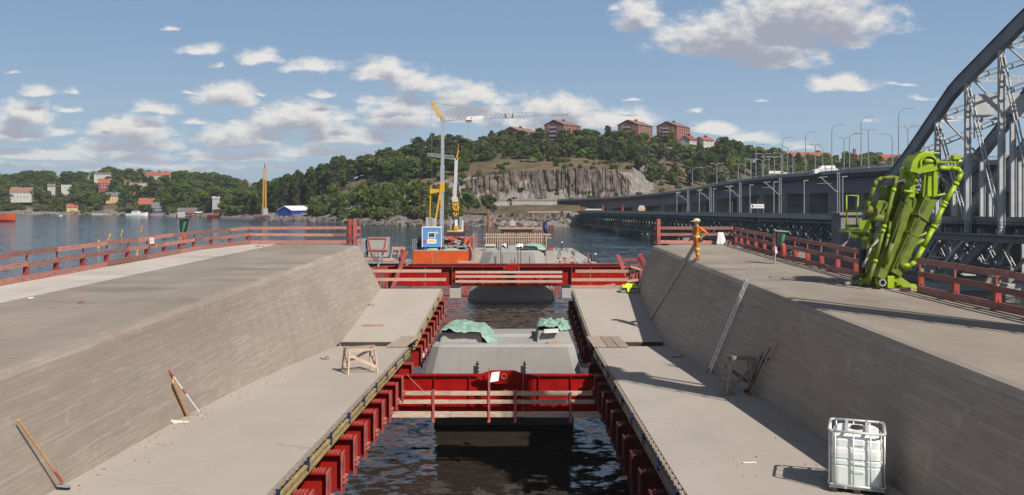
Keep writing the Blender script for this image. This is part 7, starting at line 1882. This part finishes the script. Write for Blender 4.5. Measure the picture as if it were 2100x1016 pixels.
# blue barn
d = 440
block('blue_barn', 'bright blue metal barn with white roof on the far quay', 'barn', (X(603,d), d, Z(449,d)), 9.8, 11.5, 4.3, -0.62+math.pi/2*0, M['barnb'], M['white'], 1.9, 0, 1, None, chimney=False)
mb = MB(); mb.bb(X(565,445),X(576,445),445,448,.8,3.6); tag(mb.build('blue_container', M['barnb'], bevel=.05), 'dark blue container left of the blue barn', 'container')
t = thing('lattice_tower', 'yellow lattice drill tower on a pale round base at the far quay', 'tower', (X(543,455),455,.8)); d = 455
b = MB(); b.tube((X(543,d),d,.5),(X(543,d),d,Z(428,d)),1.62,16); b.build('base', M['cast'], t)
c = Vector((X(542.8,d), d, 0)); zz0, zz1, n = Z(428,d), Z(345,d), 16
b = MB()
for sx in (-1,1):
    for sy in (-1,1): b.bar(c+Vector((sx*.75,sy*.75,zz0)), c+Vector((sx*.5,sy*.5,zz1)), .24, .24)
for k in range(n):
    za, zb_ = lerp(zz0,zz1,k/n), lerp(zz0,zz1,(k+1)/n); w0, w1 = lerp(.75,.5,k/n), lerp(.75,.5,(k+1)/n)
    for s_ in (-1,1): b.bar(c+Vector((-w0*s_,-w0,za)), c+Vector((w1*s_,-w1,zb_)), .13, .13); b.bar(c+Vector((w0,-w0*s_,za)), c+Vector((w1,w1*s_,zb_)), .13, .13)
b.build('lattice', M['yellow'], t)
b = MB(); b.bar(c+Vector((0,0,zz1)), c+Vector((0,0,Z(334,d))), .55, .55, w2=.12, h2=.12); b.build('tip', M['rust'], t)
# quay under barn and tower
mb = MB(); mb.loft([[P(px,0,dd).xy.to_3d()+Vector((0,0,z)) for px, dd, z in ((a,d_,-1),(a,d_+14,-1),(a,d_+14,1.15),(a,d_,1.05))] for a, d_ in ((455,468),(520,455),(560,436),(640,415))])
o = mb.build('quay', M['old_c']); struct(o)
sc = MB(); r2 = random.Random(12)
for k in range(24):
    px = r2.uniform(530, 640); dd = r2.uniform(430, 440)-(px-560)*.12; L = r2.uniform(1,4); a = r2.uniform(-.3,.3); c = P(px, 0, dd); c.z = 1.3+r2.random()*.7
    mb = MB(); mb.bar(c-Vector((L/2,a,.1)), c+Vector((L/2,a,.2*r2.random())), .3, .35); tag(mb.build('rusty_beam', M['rust'] if k % 3 else M['timber_d']), 'rusty or brown beam in the scrap heaps along the far quay', 'beam', 'scrap beams on the far quay')
# ------------------------------------------------------------------ boats
def boat(label, px, d, L, w, hull, top, cab, kind, group='boats by the far shore', rev=False):
    c = Vector((X(px,d), d, 0)); t = thing('ship' if kind == 'ship' else 'boat', label, 'ship' if kind == 'ship' else 'boat', c, group); s_ = -1 if rev else 1
    fb = w*.32 if kind != 'ship' else w*.34
    def ring(u, z0, z1, ww): 
        x = s_*u*L/2; return [Vector((x,-ww*.7,z0)),Vector((x,ww*.7,z0)),Vector((x+s_*.03*L*(u>.5),ww,z1)),Vector((x+s_*.03*L*(u>.5),-ww,z1))]
    def hl(z0, z1, nm, mt, sheer):
        b = MB(); b.loft([ring(u, z0, z1+sheer*max(0,u)**2, w/2*k) for u, k in ((-1,.8),(-.6,1),(.2,1),(.65,.75),(.9,.3),(1,.05))]); b.build(nm, mt, t, local=True)
    hl(-.3, fb*.45, 'lower_hull', M['boatred'] if kind == 'ship' else hull, 0); hl(fb*.452, fb*1.5, 'hull', hull, fb*.7)
    x0 = -.62*L/2*s_ if kind == 'ship' else -.1*L/2*s_
    b = MB(); b.hexa([(x0-cab[0]/2,-w*.36,fb*1.4),(x0+cab[0]/2,-w*.36,fb*1.4),(x0+cab[0]/2,w*.36,fb*1.4),(x0-cab[0]/2,w*.36,fb*1.4),(x0-cab[0]*.42,-w*.3,fb*1.4+cab[1]),(x0+cab[0]*.3,-w*.3,fb*1.4+cab[1]),(x0+cab[0]*.3,w*.3,fb*1.4+cab[1]),(x0-cab[0]*.42,w*.3,fb*1.4+cab[1])]); ca = b.build('cabin', top, t, local=True)
    b = MB(); b.bb(x0-cab[0]*.40,x0+cab[0]*.33,-w*.37,-w*.345,fb*1.4+cab[1]*.5,fb*1.4+cab[1]*.8); b.build('window_band', M['glass'], ca, local=True)
    if kind == 'ship':
        b = MB(); b.bar((x0,0,fb*1.4+cab[1]),(x0,0,fb*1.4+cab[1]+3.2),.35,.35); b.bar((x0-.9,0,fb*1.4+cab[1]+1.9),(x0+.9,0,fb*1.4+cab[1]+1.9),.15,.3); b.build('mast', M['white'], t, local=True)
        b = MB(); b.bb(x0+cab[0]*.45,x0+cab[0]*.9,-w*.3,w*.3,fb*1.4,fb*1.4+1.1); b.build('deck_house', top, t, local=True)
    return t
boat('orange and white work boat cut by the left edge of the picture', -8, 408, 17, 5.5, M['orange'], M['white'], (4.5,4.2), 'ship')
boat('white motor yacht moored at the far shore below the houses', 281, 548, 13, 3.6, M['white'], M['white'], (5,1.6), 'yacht')
boat('small red boat at the quay of the boatyard', 446, 498, 11, 3, M['boatred'], M['redpink'], (3,1.5), 'boat')
boat('little grey dinghy off the boatyard', 350, 520, 6, 2, M['grey'], M['grey'], (1.5,.5), 'boat'); boat('tiny white boat on the open water at the left', 124, 545, 2.2, 1, M['white'], M['white'], (.6,.3), 'boat')
for k, (px, d, mt, lab) in enumerate(((376,532,'white','white van parked at the boatyard'),(388,530,'redpink','red van parked at the boatyard'),(397,528,'roofr','red lorry parked at the boatyard'),(407,527,'white','white car at the right end of the boatyard'))):
    c = Vector((X(px,d),d,max(1.4,ground(px,d)))); t = thing('parked_vehicle', lab, 'vehicle', c, 'vehicles at the boatyard')
    b = MB(); b.bb(-2,2,-.9,.9,.4,1.3); b.build('body', M[mt], t, local=True, bevel=.1)
    b = MB(); b.hexa([(-1.7,-.85,1.3),(1.3,-.85,1.3),(1.3,.85,1.3),(-1.7,.85,1.3),(-1.5,-.7,2.1),(.8,-.7,2.1),(.8,.7,2.1),(-1.5,.7,2.1)]); b.build('cabin', M[mt] if k < 3 else M['glass'], t, local=True)
    for sx in (-1.2,1.2):
        b = MB(); b.tube((sx,-.95,.4),(sx,.95,.4),.38,8); b.build('wheel', M['black'], t, local=True)
# ------------------------------------------------------------------ trees
def leaf_mat(name, c, c2, rnd=0.25):
    m, N, b = new_mat(name)
    tc = N.n('ShaderNodeTexCoord'); oi = N.n('ShaderNodeObjectInfo'); ge = N.n('ShaderNodeNewGeometry')
    n = N.noise(tc.outputs['Object'], 0.55, 3, 0.6)
    col = N.mix(N.mr(n, .35, .65), c+(1,), c2+(1,))
    hv = N.n('ShaderNodeHueSaturation'); N.link(col, hv.inputs['Color'])
    N.link(N.mr(oi.outputs['Random'], 0, 1, .47, .53, False), hv.inputs['Hue'])
    N.link(N.m('ADD', N.m('MULTIPLY', N.m('FRACT', N.m('MULTIPLY', oi.outputs['Random'], 7.3)), 2*rnd), 1-rnd), hv.inputs['Value'])
    N.link(N.m('ADD', N.m('MULTIPLY', N.m('FRACT', N.m('MULTIPLY', oi.outputs['Random'], 13.7)), .5), .7), hv.inputs['Saturation'])
    N.link(hv.outputs[0], b.inputs['Base Color']); b.inputs['Roughness'].default_value = .75; b.inputs['Specular IOR Level'].default_value = .15
    tr = N.n('ShaderNodeBsdfTranslucent'); N.link(hv.outputs[0], tr.inputs[0]); mx = N.n('ShaderNodeMixShader'); mx.inputs[0].default_value = .36
    N.link(b.outputs[0], mx.inputs[1]); N.link(tr.outputs[0], mx.inputs[2]); N.link(mx.outputs[0], m.node_tree.nodes['Material Output'].inputs[0])
    return m
LEAF = leaf_mat('broadleaf_foliage', (.098,.128,.028), (.150,.172,.046))
LEAFD = leaf_mat('pine_foliage', (.066,.092,.032), (.098,.118,.046))
LEAFL = leaf_mat('pale_foliage', (.115,.14,.075), (.17,.185,.105))
LEAFP = leaf_mat('copper_foliage', (.030,.014,.014), (.045,.02,.018))
LEAFB = leaf_mat('bush_foliage', (.10,.13,.032), (.15,.165,.055))
def clump(vs, fs, c, n, s, r, out):
    """a leaf clump: a bent quad facing roughly outwards"""
    d = Vector((r.gauss(0,1), r.gauss(0,1), r.gauss(0,1)))*.8+out*1.1+Vector((0,0,.35)); d.normalize()
    a = d.cross(Vector((r.gauss(0,1),r.gauss(0,1),r.gauss(0,1)))).normalized(); b = d.cross(a)
    i = len(vs); k1, k2 = s*r.uniform(.6,1.25), s*r.uniform(.5,1.0)
    vs += [c-a*k1*.5-b*k2*.4, c+a*k1*.1-b*k2*.6+d*s*.12, c+a*k1*.55+b*k2*.1, c+a*k1*.1+b*k2*.6+d*s*.1, c-a*k1*.5+b*k2*.35]
    fs.append((i,i+1,i+2,i+3,i+4))
def crown_mesh(name, kind, seed, mat):
    r = random.Random(seed); vs, fs = [], []
    lobes = []
    if kind == 'broad':
        for k in range(r.randint(9,13)):
            a = r.uniform(0, 6.28); q = r.uniform(.05,.34); z = r.uniform(.34,.86); sz = r.uniform(.13,.22)*(1.15-.45*abs(z-.55))
            lobes.append((Vector((q*math.cos(a)*(1.1-z*.5), q*math.sin(a)*(1.1-z*.5), z)), Vector((sz,sz,sz*.82))))
        lobes.append((Vector((r.uniform(-.05,.05),0,.88)), Vector((.13,.13,.11))))
        per, s = 62, .075
    elif kind == 'pine':
        for k in range(r.randint(8,11)):
            z = r.uniform(.42,.93); a = r.uniform(0,6.28); q = r.uniform(.03,.26)*(1.25-z*.8); sz = r.uniform(.09,.17)
            lobes.append((Vector((q*math.cos(a), q*math.sin(a), z)), Vector((sz*1.25,sz*1.25,sz*.6))))
        lobes.append((Vector((0,0,.95)), Vector((.09,.09,.06))))
        per, s = 58, .06
    elif kind == 'poplar':
        for k in range(11):
            z = .16+.80*k/10; q = .075*(1-abs(z-.45)*.8); a = r.uniform(0,6.28)
            lobes.append((Vector((q*math.cos(a)*.7, q*math.sin(a)*.7, z)), Vector((.10,.10,.12))*(1.05-abs(z-.4)*.9)))
        per, s = 60, .045
    elif kind == 'thin':
        for k in range(9):
            z = r.uniform(.38,.97); a = r.uniform(0,6.28); q = r.uniform(0,.15); lobes.append((Vector((q*math.cos(a), q*math.sin(a), z)), Vector((.10,.10,.11))*r.uniform(.7,1.1)))
        per, s = 34, .05
    else:
        for k in range(9):
            a = r.uniform(0,6.28); q = r.uniform(0,.55); lobes.append((Vector((q*math.cos(a), q*math.sin(a), r.uniform(.2,.62))), Vector((.34,.34,.30))*r.uniform(.7,1.1)))
        per, s = 60, .17
    for c, sz in lobes:
        for k in range(per):
            d = Vector((r.gauss(0,1), r.gauss(0,1), r.gauss(0,1)+.15)).normalized(); t_ = r.random()**.30
            clump(vs, fs, c+Vector((d.x*sz.x, d.y*sz.y, d.z*sz.z))*t_*r.uniform(.9,1.12), None, s*r.uniform(.9,1.6), r, d)
    me = bpy.data.meshes.new(name); me.from_pydata([tuple(v) for v in vs], [], fs); me.materials.append(mat); return me, lobes
def trunk_mesh(lobes, seed, mat, kind):
    r = random.Random(seed); b = MB(); top = .9 if kind in ('poplar','pine','thin') else .66
    rad = {'broad':.022,'pine':.017,'poplar':.014,'thin':.010,'bush':.02}[kind]
    p = Vector((0,0,-.06)); 
    for k in range(4):
        q = Vector((r.uniform(-.012,.012)*(k+1), r.uniform(-.012,.012)*(k+1), top*(k+1)/4)); b.tube(p, q, rad*(1-.2*k), 6, r2=rad*(1-.2*(k+1))); p = q
    for c, sz in lobes[:7]:
        z0 = max(.15, c.z-.22); b.tube((0,0,z0), c, rad*.42, 5, r2=rad*.15)
    me_o = b.build('trunk_proto', mat, local=True); me = me_o.data; bpy.data.objects.remove(me_o); return me
PROT = {}
for kind, n, mat, bark in (('broad',6,LEAF,M['bark']),('pine',5,LEAFD,M['bark']),('poplar',3,LEAFD,M['bark']),('thin',4,LEAF,M['birch']),('bush',4,LEAFB,M['bark']),('pale',2,LEAFL,M['birch']),('copper',1,LEAFP,M['bark'])):
    kk = {'pale':'broad','copper':'broad'}.get(kind, kind)
    PROT[kind] = []
    for i in range(n):
        cm, lb = crown_mesh(kind+'_crown', kk, 100*len(PROT)+i*7+3, mat); PROT[kind].append((cm, trunk_mesh(lb, i, bark, kk)))
def blank(name, me, parent=None):
    o = bpy.data.objects.new(name, me); COL.objects.link(o)
    if parent is not None: o.parent = parent
    return o
NAMES = {'broad':'broadleaf_tree','pine':'pine_tree','poplar':'poplar_tree','thin':'birch_tree','bush':'bush','pale':'willow_tree','copper':'copper_beech'}
TC = [0]; TREEG = set()
woods = ([], [])
def tree(kind, px, d, h, label, group, wk=1.0, z=None):
    me, tr = random.choice(PROT[kind]); z = ground(px, d) if z is None else z
    t = thing(NAMES[kind], label, 'tree' if kind != 'bush' else 'bush', (X(px,d), d, z-.2), group, random.uniform(0,6.28))
    w_ = wk*random.uniform(.85,1.2); t.scale = (h*w_, h*w_, h)
    blank('crown', me, t)
    if kind != 'bush': blank('trunk', tr, t)
    TC[0] += 1; TREEG.add(group); return t
R = random.Random(21)
random.seed(5)
LAND_AT = [(-60,'by the left picture edge'),(45,'beside the cream villa'),(106,'by the two small white houses'),(149,'above the yellow waterside cottage'),(211,'by the tall white flat-roofed house'),(232,'beside the ochre house'),
 (278,'by the house with the orange-red roof'),(307,'by the white gabled villa'),(330,'around the navy boathouse'),(392,'behind the long boat shed'),(443,'by the grey tower house'),(492,'right of the grey tower house'),(543,'by the yellow drill tower'),
 (603,'behind the blue barn'),(655,'right of the blue barn'),(700,'where the hill begins'),(750,'left of the left rock face'),(800,'around the left rock face'),(850,'left of the tall crane mast'),(905,'behind the tall crane mast'),
 (940,'behind the shorter crane'),(985,'by the white hut on the hill'),(1030,'left of the leftmost brick block'),(1066,'by the leftmost brick block'),(1110,'left of the lone brick block'),(1154,'below the lone brick block'),(1226,'before the low pink building'),
 (1303,'below the middle brick block'),(1345,'between the two right brick blocks'),(1381,'below the rightmost brick block'),(1425,'below the white row houses'),(1478,'around the silvery willow'),(1540,'left of the road gantry sign'),
 (1595,'behind the road gantry sign'),(1660,'by the hidden red-roofed building'),(1740,'left of the square chimney'),(1800,'before the long red-roofed block'),(1880,'behind the foot of the arch')]
KNAME = {'broad':'leafy tree','pine':'dark pine','thin':'pale-stemmed birch','bush':'green bush','poplar':'slim dark poplar','pale':'willow','copper':'beech'}
def tlabel(kind, px, d, h, hr, dr):
    w_ = min(LAND_AT, key=lambda q: abs(q[0]-px))[1]
    f = (h-hr[0])/max(.01, hr[1]-hr[0]); sz = 'tall' if f > .68 else 'mid-height' if f > .33 else 'low'
    g = (d-dr[0])/max(.01, dr[1]-dr[0]); row = 'in the front row' if g < .34 else 'midway back' if g < .67 else 'at the back'
    return '%s %s %s, %s' % (sz, KNAME[kind], w_, row)
def scatter(n, fpx, fd, kinds, hr, label, group, ok=None, wk=1.0):
    made = 0; tries = 0; pts = []
    while made < n and tries < n*30:
        tries += 1; px = fpx(); d = fd(px)
        if ok and not ok(px, d): continue
        x = X(px, d)
        if any((x-a)**2+(d-b)**2 < 7 for a, b in pts): continue
        pts.append((x, d, px, R.choice(kinds), R.uniform(*hr))); made += 1
        pts[-1] = pts[-1][:2]; todo.append((px, d, group, wk, kinds, hr, label)) 
    sel = [q for q in todo]; todo.clear()
    if not sel: return
    d0, d1 = min(q[1] for q in sel), max(q[1] for q in sel)
    for px, d, g, wk_, kk, hh, _ in sel:
        k = R.choice(kk); h = R.uniform(*hh); tree(k, px, d, h*(1.1 if k == 'pine' else 1), tlabel(k, px, d, h, hh, (d0, d1)), g, wk_)
todo = []
LBL = lambda where: where
# crest of the right hill
scatter(70, lambda: R.uniform(940,1480), lambda p: R.uniform(478,536), ['pine','broad','broad','pine'], (7.5,11), LBL('on the crest of the rocky hill'), 'trees on the hill crest', wk=1.0)
scatter(22, lambda: R.uniform(1060,1300), lambda p: R.uniform(458,482), ['pine','broad'], (6,10), LBL('on the open slope above the cliff'), 'trees above the cliff')
scatter(34, lambda: R.uniform(1270,1500), lambda p: R.uniform(446,484), ['broad','broad','pine'], (6,9.5), LBL('on the slope right of the cliff'), 'trees right of the cliff')
# shoulder towards the left
scatter(52, lambda: R.uniform(770,955), lambda p: R.uniform(437,512), ['broad','pine','pine','broad'], (9,12.5), LBL('on the wooded left shoulder of the hill'), 'trees on the left shoulder')
scatter(24, lambda: R.uniform(690,940), lambda p: R.uniform(392,424), ['thin','thin','broad','poplar'], (9,14), LBL('below the left rock face'), 'trees below the left rock face')
scatter(14, lambda: R.uniform(690,790), lambda p: R.uniform(440,505), ['broad','pine'], (10,13), LBL('in the saddle left of the hill'), 'trees in the saddle')
scatter(40, lambda: R.uniform(1480,1900), lambda p: R.uniform(470,545), ['broad','broad','pine'], (9,13), LBL('beyond the viaduct'), 'trees beyond the viaduct', wk=1.1)
# poplars and mixed trees on the low point
scatter(24, lambda: R.uniform(515,712), lambda p: R.uniform(463,484), ['poplar'], (14,19), LBL('on the low point behind the quay'), 'poplars behind the quay', wk=1.15)
scatter(12, lambda: R.uniform(636,700), lambda p: R.uniform(420,446), ['broad','thin'], (6,10), LBL('near the blue barn'), 'trees near the blue barn')
tree('pale', 523, 492, 13, 'broad pale grey-green willow left of the yellow drill tower', None, 1.25, 1.5); tree('pale', 560, 474, 10, 'smaller pale willow right of the yellow drill tower', None, 1.2, 1.5)
tree('pale', 1478, 452, 12.5, 'pale silvery willow standing out behind the viaduct', None, 1.0); tree('copper', 1424, 452, 9.5, 'dark copper beech left of the pale willow', None, .85)
tree('broad', 960, 372, 10.5, 'round dark tree before the cliff, left one of the pair by the rusty pile', None, 1.15); tree('broad', 1000, 368, 8.5, 'round bright green tree before the cliff, right one of the pair by the rusty pile', None, 1.25)
tree('thin', 1045, 382, 5, 'small young tree before the retaining wall', None, 1.1)
# left shore
def shore_ok(px, d):
    for nm, lab, hx, hd, pt, pb, wpx, *_ in HS_:
        wd = wpx*F/hd*.5
        if abs(px-hx) < wd+3 and hd-13 < d < hd+6: return False
    return True
scatter(112, lambda: R.uniform(-60,525), lambda p: prof(p)[2][0]+R.uniform(-6,130), ['broad','broad','pine','broad'], (9,13.5), LBL('among the houses of the far left shore'), 'trees on the left shore', shore_ok, 1.15)
# shore bushes, low and bright
scatter(34, lambda: R.uniform(642,945), lambda p: prof(p)[1][0]+R.uniform(3,30), ['bush'], (3,5.5), LBL('along the far waterline left of the cranes'), 'bushes along the waterline')
scatter(36, lambda: R.uniform(-40,520), lambda p: prof(p)[1][0]+R.uniform(3,16), ['bush'], (3.5,6.5), LBL('along the waterline of the left shore'), 'bushes along the left waterline')
scatter(60, lambda: R.uniform(940,1640), lambda p: R.uniform(436,482), ['bush'], (1.5,3.6), LBL('on the dry slope of the rocky hill'), 'bushes on the dry slope')
# the woodland that closes the gaps behind reads as one mass
vs, fs = [], []
def mass(kind, px, d, h, wk):
    me, tr = random.choice(PROT[kind]); z = ground(px, d)-.3; a = R.uniform(0,6.28); ca, sa = math.cos(a), math.sin(a); x0 = X(px,d); b0 = len(vs)
    for v in me.vertices:
        x, y = v.co.x*h*wk, v.co.y*h*wk; vs.append((x0+x*ca-y*sa, d+x*sa+y*ca, z+v.co.z*h))
    for p in me.polygons: fs.append(tuple(b0+i for i in p.vertices))
for k in range(150): mass(R.choice(('broad','pine')), px := R.uniform(-240,560), prof(px)[5][0]+R.uniform(20,95), R.uniform(9,13), 1.25)
cnt = 0
while cnt < 190:
    px = R.uniform(-200,500); d = prof(px)[1][0]+R.uniform(4,150)
    if not shore_ok(px, d): continue
    mass(R.choice(('broad','broad','pine','bush')), px, d, R.uniform(6,12) if d > prof(px)[2][0]+12 else R.uniform(3,6), 1.25); cnt += 1
for k in range(60): mass('bush', R.uniform(700,950), R.uniform(386,480), R.uniform(2,4.5), 1.3)
for k in range(50): mass('bush', R.uniform(1000,1500), R.uniform(455,520), R.uniform(1.5,3), 1.3)
for k in range(46): mass('bush', R.uniform(940,1310), R.uniform(427.5,436), R.uniform(1.0,2.4), 1.2)
for k in range(70): mass(R.choice(('broad','pine','bush')), R.uniform(955,1300), R.uniform(468,505), R.uniform(3.5,7.5), 1.25)
for k in range(30): mass('pine', R.uniform(770,960), R.uniform(436,470), R.uniform(7,10), 1.2)
for k in range(80): mass(R.choice(('broad','pine')), R.uniform(760,1500), R.uniform(525,575), R.uniform(7,10), 1.2)
for k in range(34): mass('broad', R.uniform(930,1480), R.uniform(486,525), R.uniform(5,8), 1.3)
for k in range(60): mass('broad', px := R.uniform(560,780), prof(px)[6][0]+R.uniform(-25,30), R.uniform(8,12), 1.3)
for k in range(90): mass('broad', R.uniform(1480,2500), R.uniform(500,580), R.uniform(9,13), 1.3)
for k in range(40): mass('poplar', R.uniform(515,720), R.uniform(478,492), R.uniform(14,18), 1.3)
for k in range(45): mass('thin', R.uniform(690,935), R.uniform(385,424), R.uniform(7,12), 1.1)
for k in range(30): mass('broad', R.uniform(1700,2500), R.uniform(430,470), R.uniform(8,12), 1.2)
for k in range(44): mass('broad', R.uniform(1490,1900), R.uniform(478,532), R.uniform(8,12), 1.15)
for k in range(10): mass('broad', R.uniform(1385,1500), R.uniform(512,532), R.uniform(6,8.5), 1.1)
me = bpy.data.meshes.new('woodland'); me.from_pydata(vs, [], fs); me.materials.append(LEAF); me.materials.append(LEAFD)
me.polygons.foreach_set('material_index', [int((i//640) % 5 < 2) for i in range(len(fs))])
o = bpy.data.objects.new('woodland', me); COL.objects.link(o); stuff(o)
# thin summer air over the whole scene
hb = MB(); hb.bb(-3700, 3700, -700, 5100, -4.2, 66.0)
hz = hb.build('haze', bpy.data.materials.new('summer_air'), local=True); stuff(hz)
hm = hz.data.materials[0]; hm.use_nodes = True; ht = hm.node_tree; ht.nodes.clear()
ho = ht.nodes.new('ShaderNodeOutputMaterial'); hv = ht.nodes.new('ShaderNodeVolumePrincipled'); ht.links.new(hv.outputs[0], ho.inputs['Volume'])
hv.inputs['Color'].default_value = (0.90, 0.95, 1.0, 1); hv.inputs['Density'].default_value = 0.00017; hv.inputs['Anisotropy'].default_value = 0.2
# things that would share a label are told apart by their order along the shore
byl = {}
for o in COL.objects:
    if o.parent is None and 'category' in o and 'label' in o: byl.setdefault(o['label'], []).append(o)
for lb, os_ in byl.items():
    if len(os_) > 1 and os_[0].get('group', '') in TREEG:
        os_.sort(key=lambda q: q.location.x/q.location.y)
        for i, q in enumerate(os_): q['label'] = lb+(', leftmost' if i == 0 else ', rightmost' if i == len(os_)-1 else ', %s from left' % ORD[i])
print('TREES', TC[0], 'woodland faces', len(fs))
